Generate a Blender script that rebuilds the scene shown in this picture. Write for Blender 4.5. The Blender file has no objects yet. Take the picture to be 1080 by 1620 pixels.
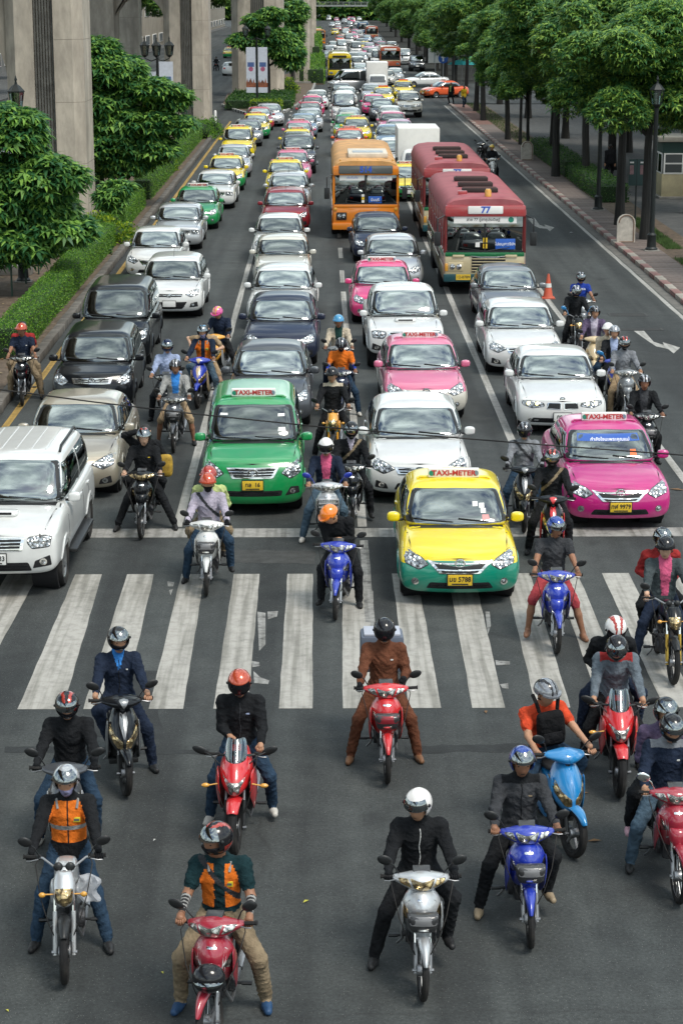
import bpy, bmesh, math, random
import numpy as np
from mathutils import Vector, Matrix, Euler
from mathutils.bvhtree import BVHTree
random.seed(7); np.random.seed(7)
S = bpy.context.scene
COL = S.collection
R = math.radians
# camera, sky, sun, exposure
FPX, YH, XV = 3190.0, -5.0, 510.0          # focal length in photo pixels, horizon row, vanishing column
PITCH = math.atan((810 - YH) / FPX)
YAW = math.atan((540 - XV) * math.cos(PITCH) / FPX)
CAMH = 9.1 * math.cos(PITCH)
cd = bpy.data.cameras.new('camera'); cam = bpy.data.objects.new('camera', cd); COL.objects.link(cam)
cd.sensor_fit = 'VERTICAL'; cd.sensor_height = 36.0; cd.lens = FPX / 1620 * 36.0
cd.clip_start = 0.5; cd.clip_end = 4000
cam.location = (0, 0, CAMH); cam.rotation_euler = (R(90) - PITCH, 0, -YAW)
S.camera = cam
CM = Euler((R(90) - PITCH, 0, -YAW)).to_matrix()
def g(px, py, z=0.0):
 """world point at height z seen at photo pixel (px, py)"""
 d = CM @ Vector(((px - 540) / FPX, (810 - py) / FPX, -1.0))
 t = (z - CAMH) / d.z
 return Vector((d.x * t, d.y * t, z))
SUN_EL, SUN_AZ = 58.0, 136.0               # azimuth clockwise from +Y (down the road)
w = bpy.data.worlds.new('World'); S.world = w; w.use_nodes = True
nt = w.node_tree; nt.nodes.clear()
o_ = nt.nodes.new('ShaderNodeOutputWorld'); b_ = nt.nodes.new('ShaderNodeBackground')
sk = nt.nodes.new('ShaderNodeTexSky'); sk.sky_type = 'NISHITA'; sk.sun_disc = False
sk.sun_elevation = R(SUN_EL); sk.sun_rotation = R(SUN_AZ); sk.air_density = 1.2; sk.dust_density = 2.0
tc = nt.nodes.new('ShaderNodeTexCoord'); mp = nt.nodes.new('ShaderNodeMapping'); mp.inputs['Scale'].default_value = (1.6, 1.6, 3.0)
nz = nt.nodes.new('ShaderNodeTexNoise'); nz.inputs['Scale'].default_value = 1.9; nz.inputs['Detail'].default_value = 7; nz.inputs['Roughness'].default_value = .58
rp = nt.nodes.new('ShaderNodeValToRGB'); rp.color_ramp.elements[0].position = .40; rp.color_ramp.elements[1].position = .60
nz2 = nt.nodes.new('ShaderNodeTexNoise'); nz2.inputs['Scale'].default_value = 3.1; nz2.inputs['Detail'].default_value = 5
rp2 = nt.nodes.new('ShaderNodeValToRGB'); rp2.color_ramp.elements[0].color = (4.6, 5.7, 5.8, 1); rp2.color_ramp.elements[1].color = (14.2, 15.6, 15.3, 1)
rp2.color_ramp.elements[0].position = .3; rp2.color_ramp.elements[1].position = .68
mx = nt.nodes.new('ShaderNodeMix'); mx.data_type = 'RGBA'
L = nt.links
L.new(tc.outputs['Generated'], mp.inputs['Vector']); L.new(mp.outputs['Vector'], nz.inputs['Vector']); L.new(mp.outputs['Vector'], nz2.inputs['Vector'])
L.new(nz.outputs['Fac'], rp.inputs['Fac']); L.new(nz2.outputs['Fac'], rp2.inputs['Fac'])
L.new(rp.outputs['Color'], mx.inputs['Factor']); L.new(sk.outputs['Color'], mx.inputs['A']); L.new(rp2.outputs['Color'], mx.inputs['B'])
L.new(mx.outputs['Result'], b_.inputs['Color']); b_.inputs['Strength'].default_value = 0.088
L.new(b_.outputs['Background'], o_.inputs['Surface'])
sd = bpy.data.lights.new('sun', 'SUN'); sd.energy = 1.5; sd.angle = R(18); sd.color = (1.0, .95, .86)
so = bpy.data.objects.new('sun', sd); COL.objects.link(so)
so.rotation_euler = (R(90 - SUN_EL), 0, R(180 - SUN_AZ))
S.view_settings.view_transform = 'Standard'; S.view_settings.look = 'None'
S.view_settings.exposure = 0.9; S.view_settings.gamma = 1.0; S.view_settings.use_curve_mapping = False
S.render.engine = 'CYCLES'; S.cycles.use_denoising = True
S.cycles.max_bounces = 6; S.cycles.diffuse_bounces = 3; S.cycles.glossy_bounces = 3; S.cycles.transmission_bounces = 4; S.cycles.transparent_max_bounces = 12
S.cycles.caustics_reflective = False; S.cycles.caustics_refractive = False
# materials
MATS = {}
def mat(name, col=(.5, .5, .5), rough=.5, metal=0.0, coat=0.0, spec=.5, var=0.0, vscale=6.0, bump=0.0, bscale=40.0, col2=None, emit=0, dirt=0.0, trans=0.0, alpha=1.0, stretch=None, sheen=0.0, objvar=0.0):
 if name in MATS: return MATS[name]
 m = bpy.data.materials.new(name); m.use_nodes = True; n = m.node_tree.nodes; l = m.node_tree.links
 p = n['Principled BSDF']
 p.inputs['Base Color'].default_value = (*col, 1); p.inputs['Roughness'].default_value = rough; p.inputs['Metallic'].default_value = metal
 p.inputs['Coat Weight'].default_value = coat; p.inputs['Coat Roughness'].default_value = .06
 p.inputs['Specular IOR Level'].default_value = spec; p.inputs['Transmission Weight'].default_value = trans; p.inputs['Alpha'].default_value = alpha
 if sheen: p.inputs['Sheen Weight'].default_value = sheen
 if emit: p.inputs['Emission Color'].default_value = (*col, 1); p.inputs['Emission Strength'].default_value = emit
 vec = None
 if var or bump or dirt:
  t = n.new('ShaderNodeTexCoord'); vec = t.outputs['Object']
  if stretch:
   mpn = n.new('ShaderNodeMapping'); mpn.inputs['Scale'].default_value = stretch; l.new(vec, mpn.inputs['Vector']); vec = mpn.outputs['Vector']
 src = None
 if var:
  z = n.new('ShaderNodeTexNoise'); z.inputs['Scale'].default_value = vscale; z.inputs['Detail'].default_value = 6; z.inputs['Roughness'].default_value = .6
  l.new(vec, z.inputs['Vector'])
  r = n.new('ShaderNodeValToRGB'); r.color_ramp.elements[0].position = .3; r.color_ramp.elements[1].position = .7
  c2 = col2 or tuple(c * (1 - var) for c in col)
  r.color_ramp.elements[0].color = (*c2, 1); r.color_ramp.elements[1].color = (*[min(1, c * (1 + var * .35)) for c in col], 1)
  l.new(z.outputs['Fac'], r.inputs['Fac']); src = r.outputs['Color']
 if dirt:
  z = n.new('ShaderNodeTexNoise'); z.inputs['Scale'].default_value = 3.0; z.inputs['Detail'].default_value = 8; z.inputs['Roughness'].default_value = .65
  l.new(vec, z.inputs['Vector'])
  r = n.new('ShaderNodeMapRange'); r.inputs['From Min'].default_value = .42; r.inputs['From Max'].default_value = .8; r.inputs['To Max'].default_value = dirt
  l.new(z.outputs['Fac'], r.inputs['Value'])
  mm = n.new('ShaderNodeMix'); mm.data_type = 'RGBA'; mm.inputs['A'].default_value = (*col, 1); mm.inputs['B'].default_value = (.19, .17, .145, 1)
  if src: l.new(src, mm.inputs['A'])
  l.new(r.outputs['Result'], mm.inputs['Factor']); src = mm.outputs['Result']
  rr = n.new('ShaderNodeMapRange'); rr.inputs['To Min'].default_value = rough; rr.inputs['To Max'].default_value = min(1, rough + .5)
  l.new(r.outputs['Result'], rr.inputs['Value']); l.new(rr.outputs['Result'], p.inputs['Roughness'])
 if objvar:
  oi = n.new('ShaderNodeObjectInfo'); hv = n.new('ShaderNodeHueSaturation')
  mr = n.new('ShaderNodeMapRange'); mr.inputs['To Min'].default_value = 1 - objvar; mr.inputs['To Max'].default_value = 1 + objvar
  l.new(oi.outputs['Random'], mr.inputs['Value']); l.new(mr.outputs['Result'], hv.inputs['Value'])
  hv.inputs['Color'].default_value = (*col, 1)
  if src: l.new(src, hv.inputs['Color'])
  src = hv.outputs['Color']
 if src: l.new(src, p.inputs['Base Color'])
 if bump:
  z = n.new('ShaderNodeTexNoise'); z.inputs['Scale'].default_value = bscale; z.inputs['Detail'].default_value = 4; l.new(vec, z.inputs['Vector'])
  bn = n.new('ShaderNodeBump'); bn.inputs['Strength'].default_value = bump; bn.inputs['Distance'].default_value = .035 if bump >= 1 else .02
  l.new(z.outputs['Fac'], bn.inputs['Height']); l.new(bn.outputs['Normal'], p.inputs['Normal'])
 MATS[name] = m
 return m
def paint(name, col, metal=0.0):
 return mat('paint_' + name, col, rough=.30 if not metal else .34, metal=metal, coat=1.0 if sum(col) > .3 else .6, spec=.5 if sum(col) > .3 else .1, dirt=.20 if sum(col) > .3 else .04)
def cloth(name, col, bump=.55, bs=14):
 return mat('cloth_' + name, col, rough=.9, spec=.12, var=.38, vscale=9, bump=1.0, bscale=bs)
def glassmat(name, tint=(.30, .34, .34), base=.10, refl=1.0, vary=0):
 if name in MATS: return MATS[name]
 m = bpy.data.materials.new(name); m.use_nodes = True; n = m.node_tree.nodes; l = m.node_tree.links; n.clear()
 out = n.new('ShaderNodeOutputMaterial'); tr = n.new('ShaderNodeBsdfTransparent'); gl = n.new('ShaderNodeBsdfGlossy'); mxs = n.new('ShaderNodeMixShader')
 fr = n.new('ShaderNodeFresnel'); fr.inputs['IOR'].default_value = 1.5
 mr = n.new('ShaderNodeMapRange'); mr.inputs['To Min'].default_value = base; mr.inputs['To Max'].default_value = 1.0
 if vary:
  oi = n.new('ShaderNodeObjectInfo'); vr = n.new('ShaderNodeMapRange'); vr.inputs['To Min'].default_value = base * (1 - vary); vr.inputs['To Max'].default_value = base * (1 + vary)
  l.new(oi.outputs['Random'], vr.inputs['Value']); l.new(vr.outputs['Result'], mr.inputs['To Min'])
 l.new(fr.outputs['Fac'], mr.inputs['Value']); l.new(mr.outputs['Result'], mxs.inputs['Fac'])
 tr.inputs['Color'].default_value = (*tint, 1); gl.inputs['Roughness'].default_value = .03; gl.inputs['Color'].default_value = (refl * .93, refl, refl, 1)
 l.new(tr.outputs[0], mxs.inputs[1]); l.new(gl.outputs[0], mxs.inputs[2]); l.new(mxs.outputs[0], out.inputs['Surface'])
 MATS[name] = m; return m
GLASS = glassmat('car_glass', (.24, .30, .29), .25, .95, .5)
GLASSD = glassmat('tinted_glass', (.06, .08, .08), .17, .95, .4)
GLASSC = glassmat('clear_glass', (.55, .58, .6), .10)
VISOR = glassmat('visor_glass', (.25, .24, .30), .22)
BLACK = mat('black_plastic', (.018, .019, .02), .42, spec=.4, var=.3, vscale=20)
MATTE = mat('dark_interior', (.022, .022, .024), .85, spec=.2)
RUBBER = mat('rubber', (.014, .014, .015), .78, spec=.25, var=.5, vscale=10, dirt=.25)
CHROME = mat('chrome', (.82, .82, .80), .12, 1.0)
ALLOY = mat('alloy', (.45, .46, .47), .32, .9, dirt=.3)
STEEL = mat('steel', (.35, .35, .36), .4, .9, var=.3)
ENGINE = mat('engine_metal', (.07, .07, .075), .5, .6, var=.5, vscale=14, bump=.4, bscale=60)
GOLD = mat('gold_metal', (.55, .36, .07), .3, .8)
WHITEP = mat('white_panel', (.78, .77, .74), .45, var=.1, dirt=.15)
REDTXT = mat('red_lettering', (.45, .03, .03), .5)
BLUETXT = mat('blue_lettering', (.03, .09, .45), .5)
DARKTXT = mat('dark_lettering', (.02, .02, .02), .5)
WHITETXT = mat('white_lettering', (.8, .8, .8), .5)
PLATEY = mat('plate_yellow', (.72, .47, .02), .5, dirt=.3)
PLATEW = mat('plate_white', (.72, .72, .70), .5, dirt=.2)
SEATM = mat('seat_vinyl', (.02, .02, .021), .55, spec=.35, bump=.2, bscale=60)
AMBER = mat('amber_lens', (.62, .30, .04), .2, spec=.6, coat=.6)
REDL = mat('red_lens', (.45, .02, .015), .2, coat=.8)
def lampmat(name, col=(.72, .74, .76), warm=0):
 if name in MATS: return MATS[name]
 m = mat(name, col, .14, .85, coat=1.0)
 n = m.node_tree.nodes; l = m.node_tree.links; p = n['Principled BSDF']
 t = n.new('ShaderNodeTexCoord'); v = n.new('ShaderNodeTexVoronoi'); v.inputs['Scale'].default_value = 16
 l.new(t.outputs['Object'], v.inputs['Vector'])
 bn = n.new('ShaderNodeBump'); bn.inputs['Strength'].default_value = .9; bn.inputs['Distance'].default_value = .03
 l.new(v.outputs['Distance'], bn.inputs['Height']); l.new(bn.outputs['Normal'], p.inputs['Normal'])
 r = n.new('ShaderNodeValToRGB'); r.color_ramp.elements[0].color = (*col, 1); r.color_ramp.elements[1].color = (*[c * .28 for c in col], 1)
 r.color_ramp.elements[0].position = .12; r.color_ramp.elements[1].position = .66
 l.new(v.outputs['Distance'], r.inputs['Fac']); l.new(r.outputs['Color'], p.inputs['Base Color'])
 return m
LAMP = lampmat('headlamp'); LAMPW = lampmat('headlamp_warm', (.85, .62, .30))
# mesh helpers
class MB:
 def __init__(s): s.v = []; s.f = []; s.m = []
 def add(s, vs, fs, m=0):
  o = len(s.v); s.v += [tuple(q) for q in vs]
  for f in fs: s.f.append([i + o for i in f]); s.m.append(m)
  return s
 def box(s, c, d, m=0, rot=None, taper=1.0):
  x, y, z = d[0] / 2, d[1] / 2, d[2] / 2
  vs = [Vector((a * x * (taper if cc > 0 else 1), b * y * (taper if cc > 0 else 1), cc * z)) for cc in (-1, 1) for a, b in ((-1, -1), (1, -1), (1, 1), (-1, 1))]
  if rot is not None: vs = [rot @ q for q in vs]
  c = Vector(c)
  return s.add([q + c for q in vs], [(3, 2, 1, 0), (4, 5, 6, 7), (0, 1, 5, 4), (1, 2, 6, 5), (2, 3, 7, 6), (3, 0, 4, 7)], m)
 def rbox(s, c, d, r=.02, m=0, rot=None):
  """box with chamfered edges"""
  bm = bmesh.new(); bmesh.ops.create_cube(bm, size=1)
  bmesh.ops.scale(bm, vec=d, verts=bm.verts)
  bmesh.ops.bevel(bm, geom=bm.edges[:], offset=r, segments=2, affect='EDGES', profile=.6)
  bm.verts.ensure_lookup_table()
  vs = [q.co.copy() for q in bm.verts]; fs = [[q.index for q in f.verts] for f in bm.faces]; bm.free()
  if rot is not None: vs = [rot @ q for q in vs]
  c = Vector(c)
  return s.add([q + c for q in vs], fs, m)
 def tube(s, pts, rad, n=8, m=0, cap=True):
  pts = [Vector(p) for p in pts]
  if not hasattr(rad, '__len__'): rad = [rad] * len(pts)
  up = None; vs = []; fs = []
  for i, p in enumerate(pts):
   t = (pts[min(i + 1, len(pts) - 1)] - pts[max(i - 1, 0)]).normalized()
   if up is None:
    up = Vector((0, 0, 1)) if abs(t.z) < .9 else Vector((1, 0, 0))
   a = t.cross(up).normalized(); b = a.cross(t).normalized(); up = b
   for k in range(n):
    q = 2 * math.pi * k / n
    vs.append(p + (a * math.cos(q) + b * math.sin(q)) * rad[i])
  for i in range(len(pts) - 1):
   for k in range(n):
    fs.append((i * n + k, i * n + (k + 1) % n, (i + 1) * n + (k + 1) % n, (i + 1) * n + k))
  if cap:
   fs.append(tuple(range(n - 1, -1, -1))); fs.append(tuple((len(pts) - 1) * n + k for k in range(n)))
  return s.add(vs, fs, m)
 def lathe(s, prof, c=(0, 0, 0), axis='z', n=20, m=0, rot=None):
  vs = []; fs = []; c = Vector(c)
  for r, h in prof:
   for k in range(n):
    q = 2 * math.pi * k / n; a, b = r * math.cos(q), r * math.sin(q)
    p = Vector((a, b, h)) if axis == 'z' else Vector((h, a, b)) if axis == 'x' else Vector((b, h, a))
    if rot is not None: p = rot @ p
    vs.append(p + c)
  for i in range(len(prof) - 1):
   for k in range(n):
    fs.append((i * n + k, i * n + (k + 1) % n, (i + 1) * n + (k + 1) % n, (i + 1) * n + k))
  if prof[0][0] > 1e-5: fs.append(tuple(range(n - 1, -1, -1)))
  if prof[-1][0] > 1e-5: fs.append(tuple((len(prof) - 1) * n + k for k in range(n)))
  return s.add(vs, fs, m)
 def ring(s, prof, c, axis='x', n=24, m=0, rot=None):
  """closed-profile lathe (tyres, rims)"""
  return s.lathe_closed(prof, c, axis, n, m, rot)
 def lathe_closed(s, prof, c, axis, n, m, rot):
  vs = []; fs = []; c = Vector(c); np_ = len(prof)
  for r, h in prof:
   for k in range(n):
    q = 2 * math.pi * k / n; a, b = r * math.cos(q), r * math.sin(q)
    p = Vector((a, b, h)) if axis == 'z' else Vector((h, a, b)) if axis == 'x' else Vector((b, h, a))
    if rot is not None: p = rot @ p
    vs.append(p + c)
  for i in range(np_):
   j = (i + 1) % np_
   for k in range(n):
    fs.append((i * n + k, i * n + (k + 1) % n, j * n + (k + 1) % n, j * n + k))
  return s.add(vs, fs, m)
 def ball(s, c, r, nu=14, nv=9, m=0, rot=None):
  if not hasattr(r, '__len__'): r = (r, r, r)
  vs = []; fs = []; c = Vector(c)
  for j in range(nv + 1):
   e = -math.pi / 2 + math.pi * j / nv
   for i in range(nu):
    a = 2 * math.pi * i / nu
    p = Vector((r[0] * math.cos(e) * math.cos(a), r[1] * math.cos(e) * math.sin(a), r[2] * math.sin(e)))
    if rot is not None: p = rot @ p
    vs.append(p + c)
  for j in range(nv):
   for i in range(nu):
    fs.append((j * nu + i, j * nu + (i + 1) % nu, (j + 1) * nu + (i + 1) % nu, (j + 1) * nu + i))
  return s.add(vs, fs, m)
 def prism(s, poly, a0, a1, axis='z', m=0):
  """extrude a 2D polygon between a0 and a1 along axis; poly in the other two axes"""
  def P(u, v, h): return (u, v, h) if axis == 'z' else (u, h, v) if axis == 'y' else (h, u, v)
  n = len(poly)
  vs = [P(u, v, a0) for u, v in poly] + [P(u, v, a1) for u, v in poly]
  fs = [tuple(range(n - 1, -1, -1)), tuple(range(n, 2 * n))] + [(i, (i + 1) % n, n + (i + 1) % n, n + i) for i in range(n)]
  return s.add(vs, fs, m)
 def mesh(s, name, sharp=35, fix=True):
  me = bpy.data.meshes.new(name); me.from_pydata(s.v, [], s.f)
  if any(s.m): me.polygons.foreach_set('material_index', s.m)
  if fix:
   bm = bmesh.new(); bm.from_mesh(me); bmesh.ops.recalc_face_normals(bm, faces=bm.faces); bm.to_mesh(me); bm.free()
  if sharp is not None:
   me.polygons.foreach_set('use_smooth', [True] * len(me.polygons)); me.set_sharp_from_angle(angle=R(sharp))
  me.update(); return me
 def obj(s, name, mats, parent=None, sharp=35, fix=True, **kw):
  me = s.mesh(name, sharp, fix)
  return link(name, me, mats, parent, **kw)
def link(name, me, mats, parent=None, **kw):
 if not isinstance(mats, (list, tuple)): mats = [mats]
 if me is not None and len(me.materials) == 0:
  for q in mats: me.materials.append(q)
 o = bpy.data.objects.new(name, me); COL.objects.link(o)
 if parent is not None: o.parent = parent
 for k, q in kw.items(): o[k] = q
 return o
def empty(name, loc=(0, 0, 0), rz=0, **kw):
 o = bpy.data.objects.new(name, None); COL.objects.link(o); o.empty_display_size = .2
 o.location = loc; o.rotation_euler = (0, 0, rz)
 for k, q in kw.items(): o[k] = q
 return o
KIDS = {}
def kids(o): return [c for c in bpy.data.objects if c.parent == o]
class Proto:
 """records a built thing's tree, so copies are cheap"""
 def __init__(s, root):
  s.root = root; s.tree = []
  for c in root.children:
   s.tree.append((c, list(c.children)))
def copytree(pr, loc, rz=0, paint=None, skip=(), scale=1.0):
 """copy of a thing with its parts and sub-parts; paint maps a prototype material to another"""
 r = pr.root.copy(); COL.objects.link(r); r.location = loc; r.rotation_euler = (0, 0, rz); r.scale = (scale,) * 3
 def dup(c, par):
  d = c.copy(); COL.objects.link(d); d.parent = par; repaint(d, paint); return d
 for c, sub in pr.tree:
  if c.name.split('.')[0] in skip: continue
  d = dup(c, r)
  for q in sub: dup(q, d)
 repaint(r, paint)
 return r
def repaint(d, paint):
 if paint and d.type == 'MESH':
  for i, sl in enumerate(d.material_slots):
   if sl.material in paint:
    new = paint[sl.material]
    sl.link = 'OBJECT'; sl.material = new
def drop(prs):
 L_ = []
 for pr in prs:
  L_.append(pr.root)
  for c, sub in pr.tree: L_.append(c); L_ += sub
 bpy.data.batch_remove(L_)
TS = bpy.data.scenes.new('workbench')     # scratch scene for evaluating small meshes; removed at the end
def evaluated(o):
 TS.collection.objects.link(o); TS.view_layers[0].update(); dg = TS.view_layers[0].depsgraph; return o.evaluated_get(dg)
def subdiv(vs, fs, level=2):
 me = bpy.data.meshes.new('tmp'); me.from_pydata(vs, [], fs)
 o = bpy.data.objects.new('tmp', me)
 md = o.modifiers.new('s', 'SUBSURF'); md.levels = level; md.render_levels = level
 ev = evaluated(o); m2 = ev.to_mesh()
 V = [v.co.copy() for v in m2.vertices]; F = [list(p.vertices) for p in m2.polygons]
 ev.to_mesh_clear(); bpy.data.objects.remove(o); bpy.data.meshes.remove(me)
 return V, F
def lattice(P):
 """surface quads of an (ni,nj,nk) lattice of points P[i][j][k]"""
 ni, nj, nk = len(P), len(P[0]), len(P[0][0]); idx = {}; vs = []; fs = []
 def V(i, j, k):
  if (i, j, k) not in idx: idx[(i, j, k)] = len(vs); vs.append(tuple(P[i][j][k]))
  return idx[(i, j, k)]
 for j in range(nj - 1):
  for k in range(nk - 1):
   fs.append((V(0, j, k), V(0, j + 1, k), V(0, j + 1, k + 1), V(0, j, k + 1)))
   fs.append((V(ni - 1, j, k), V(ni - 1, j, k + 1), V(ni - 1, j + 1, k + 1), V(ni - 1, j + 1, k)))
 for i in range(ni - 1):
  for k in range(nk - 1):
   fs.append((V(i, 0, k), V(i, 0, k + 1), V(i + 1, 0, k + 1), V(i + 1, 0, k)))
   fs.append((V(i, nj - 1, k), V(i + 1, nj - 1, k), V(i + 1, nj - 1, k + 1), V(i, nj - 1, k + 1)))
  for j in range(nj - 1):
   fs.append((V(i, j, 0), V(i + 1, j, 0), V(i + 1, j + 1, 0), V(i, j + 1, 0)))
   fs.append((V(i, j, nk - 1), V(i, j + 1, nk - 1), V(i + 1, j + 1, nk - 1), V(i + 1, j, nk - 1)))
 return vs, fs
def shell(rows, level=2):
 """smooth closed form from rows: each row (y, z, ...) -> list over k of (y, z, halfwidth); j symmetric"""
 P = []
 for row in rows:
  P.append([[(hx * jx, y + (jy * abs(jx) ** 2 if jy else 0), z) for (y, z, hx, jy) in row] for jx in (-1, -.5, 0, .5, 1)])
 return subdiv(*lattice(P), level)
def rpoly(pts, r=.04, n=4):
 out = []; m = len(pts)
 for i in range(m):
  p = Vector(pts[i]); a = Vector(pts[i - 1]); b = Vector(pts[(i + 1) % m])
  da = (a - p); db = (b - p); ra = min(r, da.length * .45); rb = min(r, db.length * .45)
  p0 = p + da.normalized() * ra; p1 = p + db.normalized() * rb
  for k in range(n + 1):
   t = k / n; out.append(tuple(p0 * (1 - t) ** 2 + p * 2 * t * (1 - t) + p1 * t * t))
 return out
def resample(poly, step):
 out = []
 for i in range(len(poly)):
  a = Vector(poly[i]); b = Vector(poly[(i + 1) % len(poly)]); n = max(1, int((b - a).length / step))
  for k in range(n): out.append(a.lerp(b, k / n))
 return out
def inside(pt, poly):
 x, y = pt; c = False; n = len(poly)
 for i in range(n):
  x0, y0 = poly[i]; x1, y1 = poly[i - 1]
  if (y0 > y) != (y1 > y) and x < (x1 - x0) * (y - y0) / (y1 - y0) + x0: c = not c
 return c
AX = {'front': (lambda a, b: Vector((a, -9, b)), Vector((0, 1, 0))), 'rear': (lambda a, b: Vector((a, 19, b)), Vector((0, -1, 0))),
 'left': (lambda a, b: Vector((-5, a, b)), Vector((1, 0, 0))), 'right': (lambda a, b: Vector((5, a, b)), Vector((-1, 0, 0))), 'top': (lambda a, b: Vector((a, b, 9)), Vector((0, 0, -1)))}
def patch(mb, bvh, poly, side, off=.006, m=0, step=.06, rings=None, inner=0.0, skirt=.02, band=0.0):
 """lay a polygon, drawn in projection, onto a surface as a thin raised plate"""
 fn, d = AX[side]; P = resample(poly, step); n = len(P)
 c = sum((Vector(q) for q in P), Vector((0, 0))) / n
 ext = max((Vector(q) - c).length for q in P); rings = rings or max(2, int(ext / (step * 1.6)))
 if band: inner = .5; rings = 2
 ts = [inner + (1 - inner) * k / rings for k in range(0 if inner else 1, rings + 1)]
 vs = []; fs = []; last = None
 def hit(q):
  nonlocal last
  o = fn(q[0], q[1]); h = bvh.ray_cast(o, d)
  if h[0] is None:
   if last is None: return o + d * 9
   dep = (last - o).dot(d); return o + d * dep
  last = h[0]
  return h[0] - d * off
 base = 0
 if not inner: vs.append(hit(c)); base = 1
 for t in ts:
  for q in P:
   tt = t
   if band: dl = (Vector(q) - c).length; tt = 1 - (1 - t) * 2 * band / dl
   vs.append(hit(c.lerp(Vector(q), tt)))
 nr = len(ts)
 if not inner:
  for k in range(n): fs.append((0, 1 + k, 1 + (k + 1) % n))
 for i in range(nr - 1):
  for k in range(n):
   a = base + i * n
   fs.append((a + k, a + n + k, a + n + (k + 1) % n, a + (k + 1) % n))
 a = base + (nr - 1) * n; s0 = len(vs)
 for k in range(n): vs.append(vs[a + k] + d * (off + skirt))
 for k in range(n): fs.append((a + k, s0 + k, s0 + (k + 1) % n, a + (k + 1) % n))
 if inner:
  s1 = len(vs)
  for k in range(n): vs.append(vs[base + k] + d * (off + skirt))
  for k in range(n): fs.append((base + k, base + (k + 1) % n, s1 + (k + 1) % n, s1 + k))
 mb.add(vs, fs, m); return mb
def mirror(poly): return [(-a, b) for a, b in poly][::-1]
def strip(a, b, wd):
 a = Vector(a); b = Vector(b); t = (b - a).normalized(); q = Vector((-t.y, t.x)) * wd / 2
 return [tuple(a - q), tuple(b - q), tuple(b + q), tuple(a + q)]
FONT_TH = None
def font_th():
 global FONT_TH
 if FONT_TH is None: FONT_TH = bpy.data.fonts.get('Bfont') or False
 return FONT_TH
TXT = {}
def text_mesh(txt, size, offset=0.0, ext=.002, aspect=1.0):
 key = (txt, size, offset, aspect)
 if key in TXT: return TXT[key]
 cu = bpy.data.curves.new('txt', 'FONT'); cu.body = txt; cu.size = size; cu.align_x = 'CENTER'; cu.align_y = 'CENTER'
 cu.extrude = ext; cu.offset = offset; cu.resolution_u = 3
 o = bpy.data.objects.new('txt', cu)
 me = bpy.data.meshes.new_from_object(evaluated(o))
 bpy.data.objects.remove(o); bpy.data.curves.remove(cu)
 if aspect != 1.0:
  me.transform(Matrix.Scale(aspect, 4, (1, 0, 0)))
 TXT[key] = me; return me
def text(name, txt, size, loc, rot, m, parent=None, offset=0.0, aspect=1.0):
 me = text_mesh(txt, size, offset, .002, aspect).copy(); me.materials.clear(); me.materials.append(m)
 o = bpy.data.objects.new(name, me); COL.objects.link(o); o.location = loc; o.rotation_euler = rot
 if parent is not None: o.parent = parent
 return o
FRONT = (R(90), 0, 0)
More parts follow.
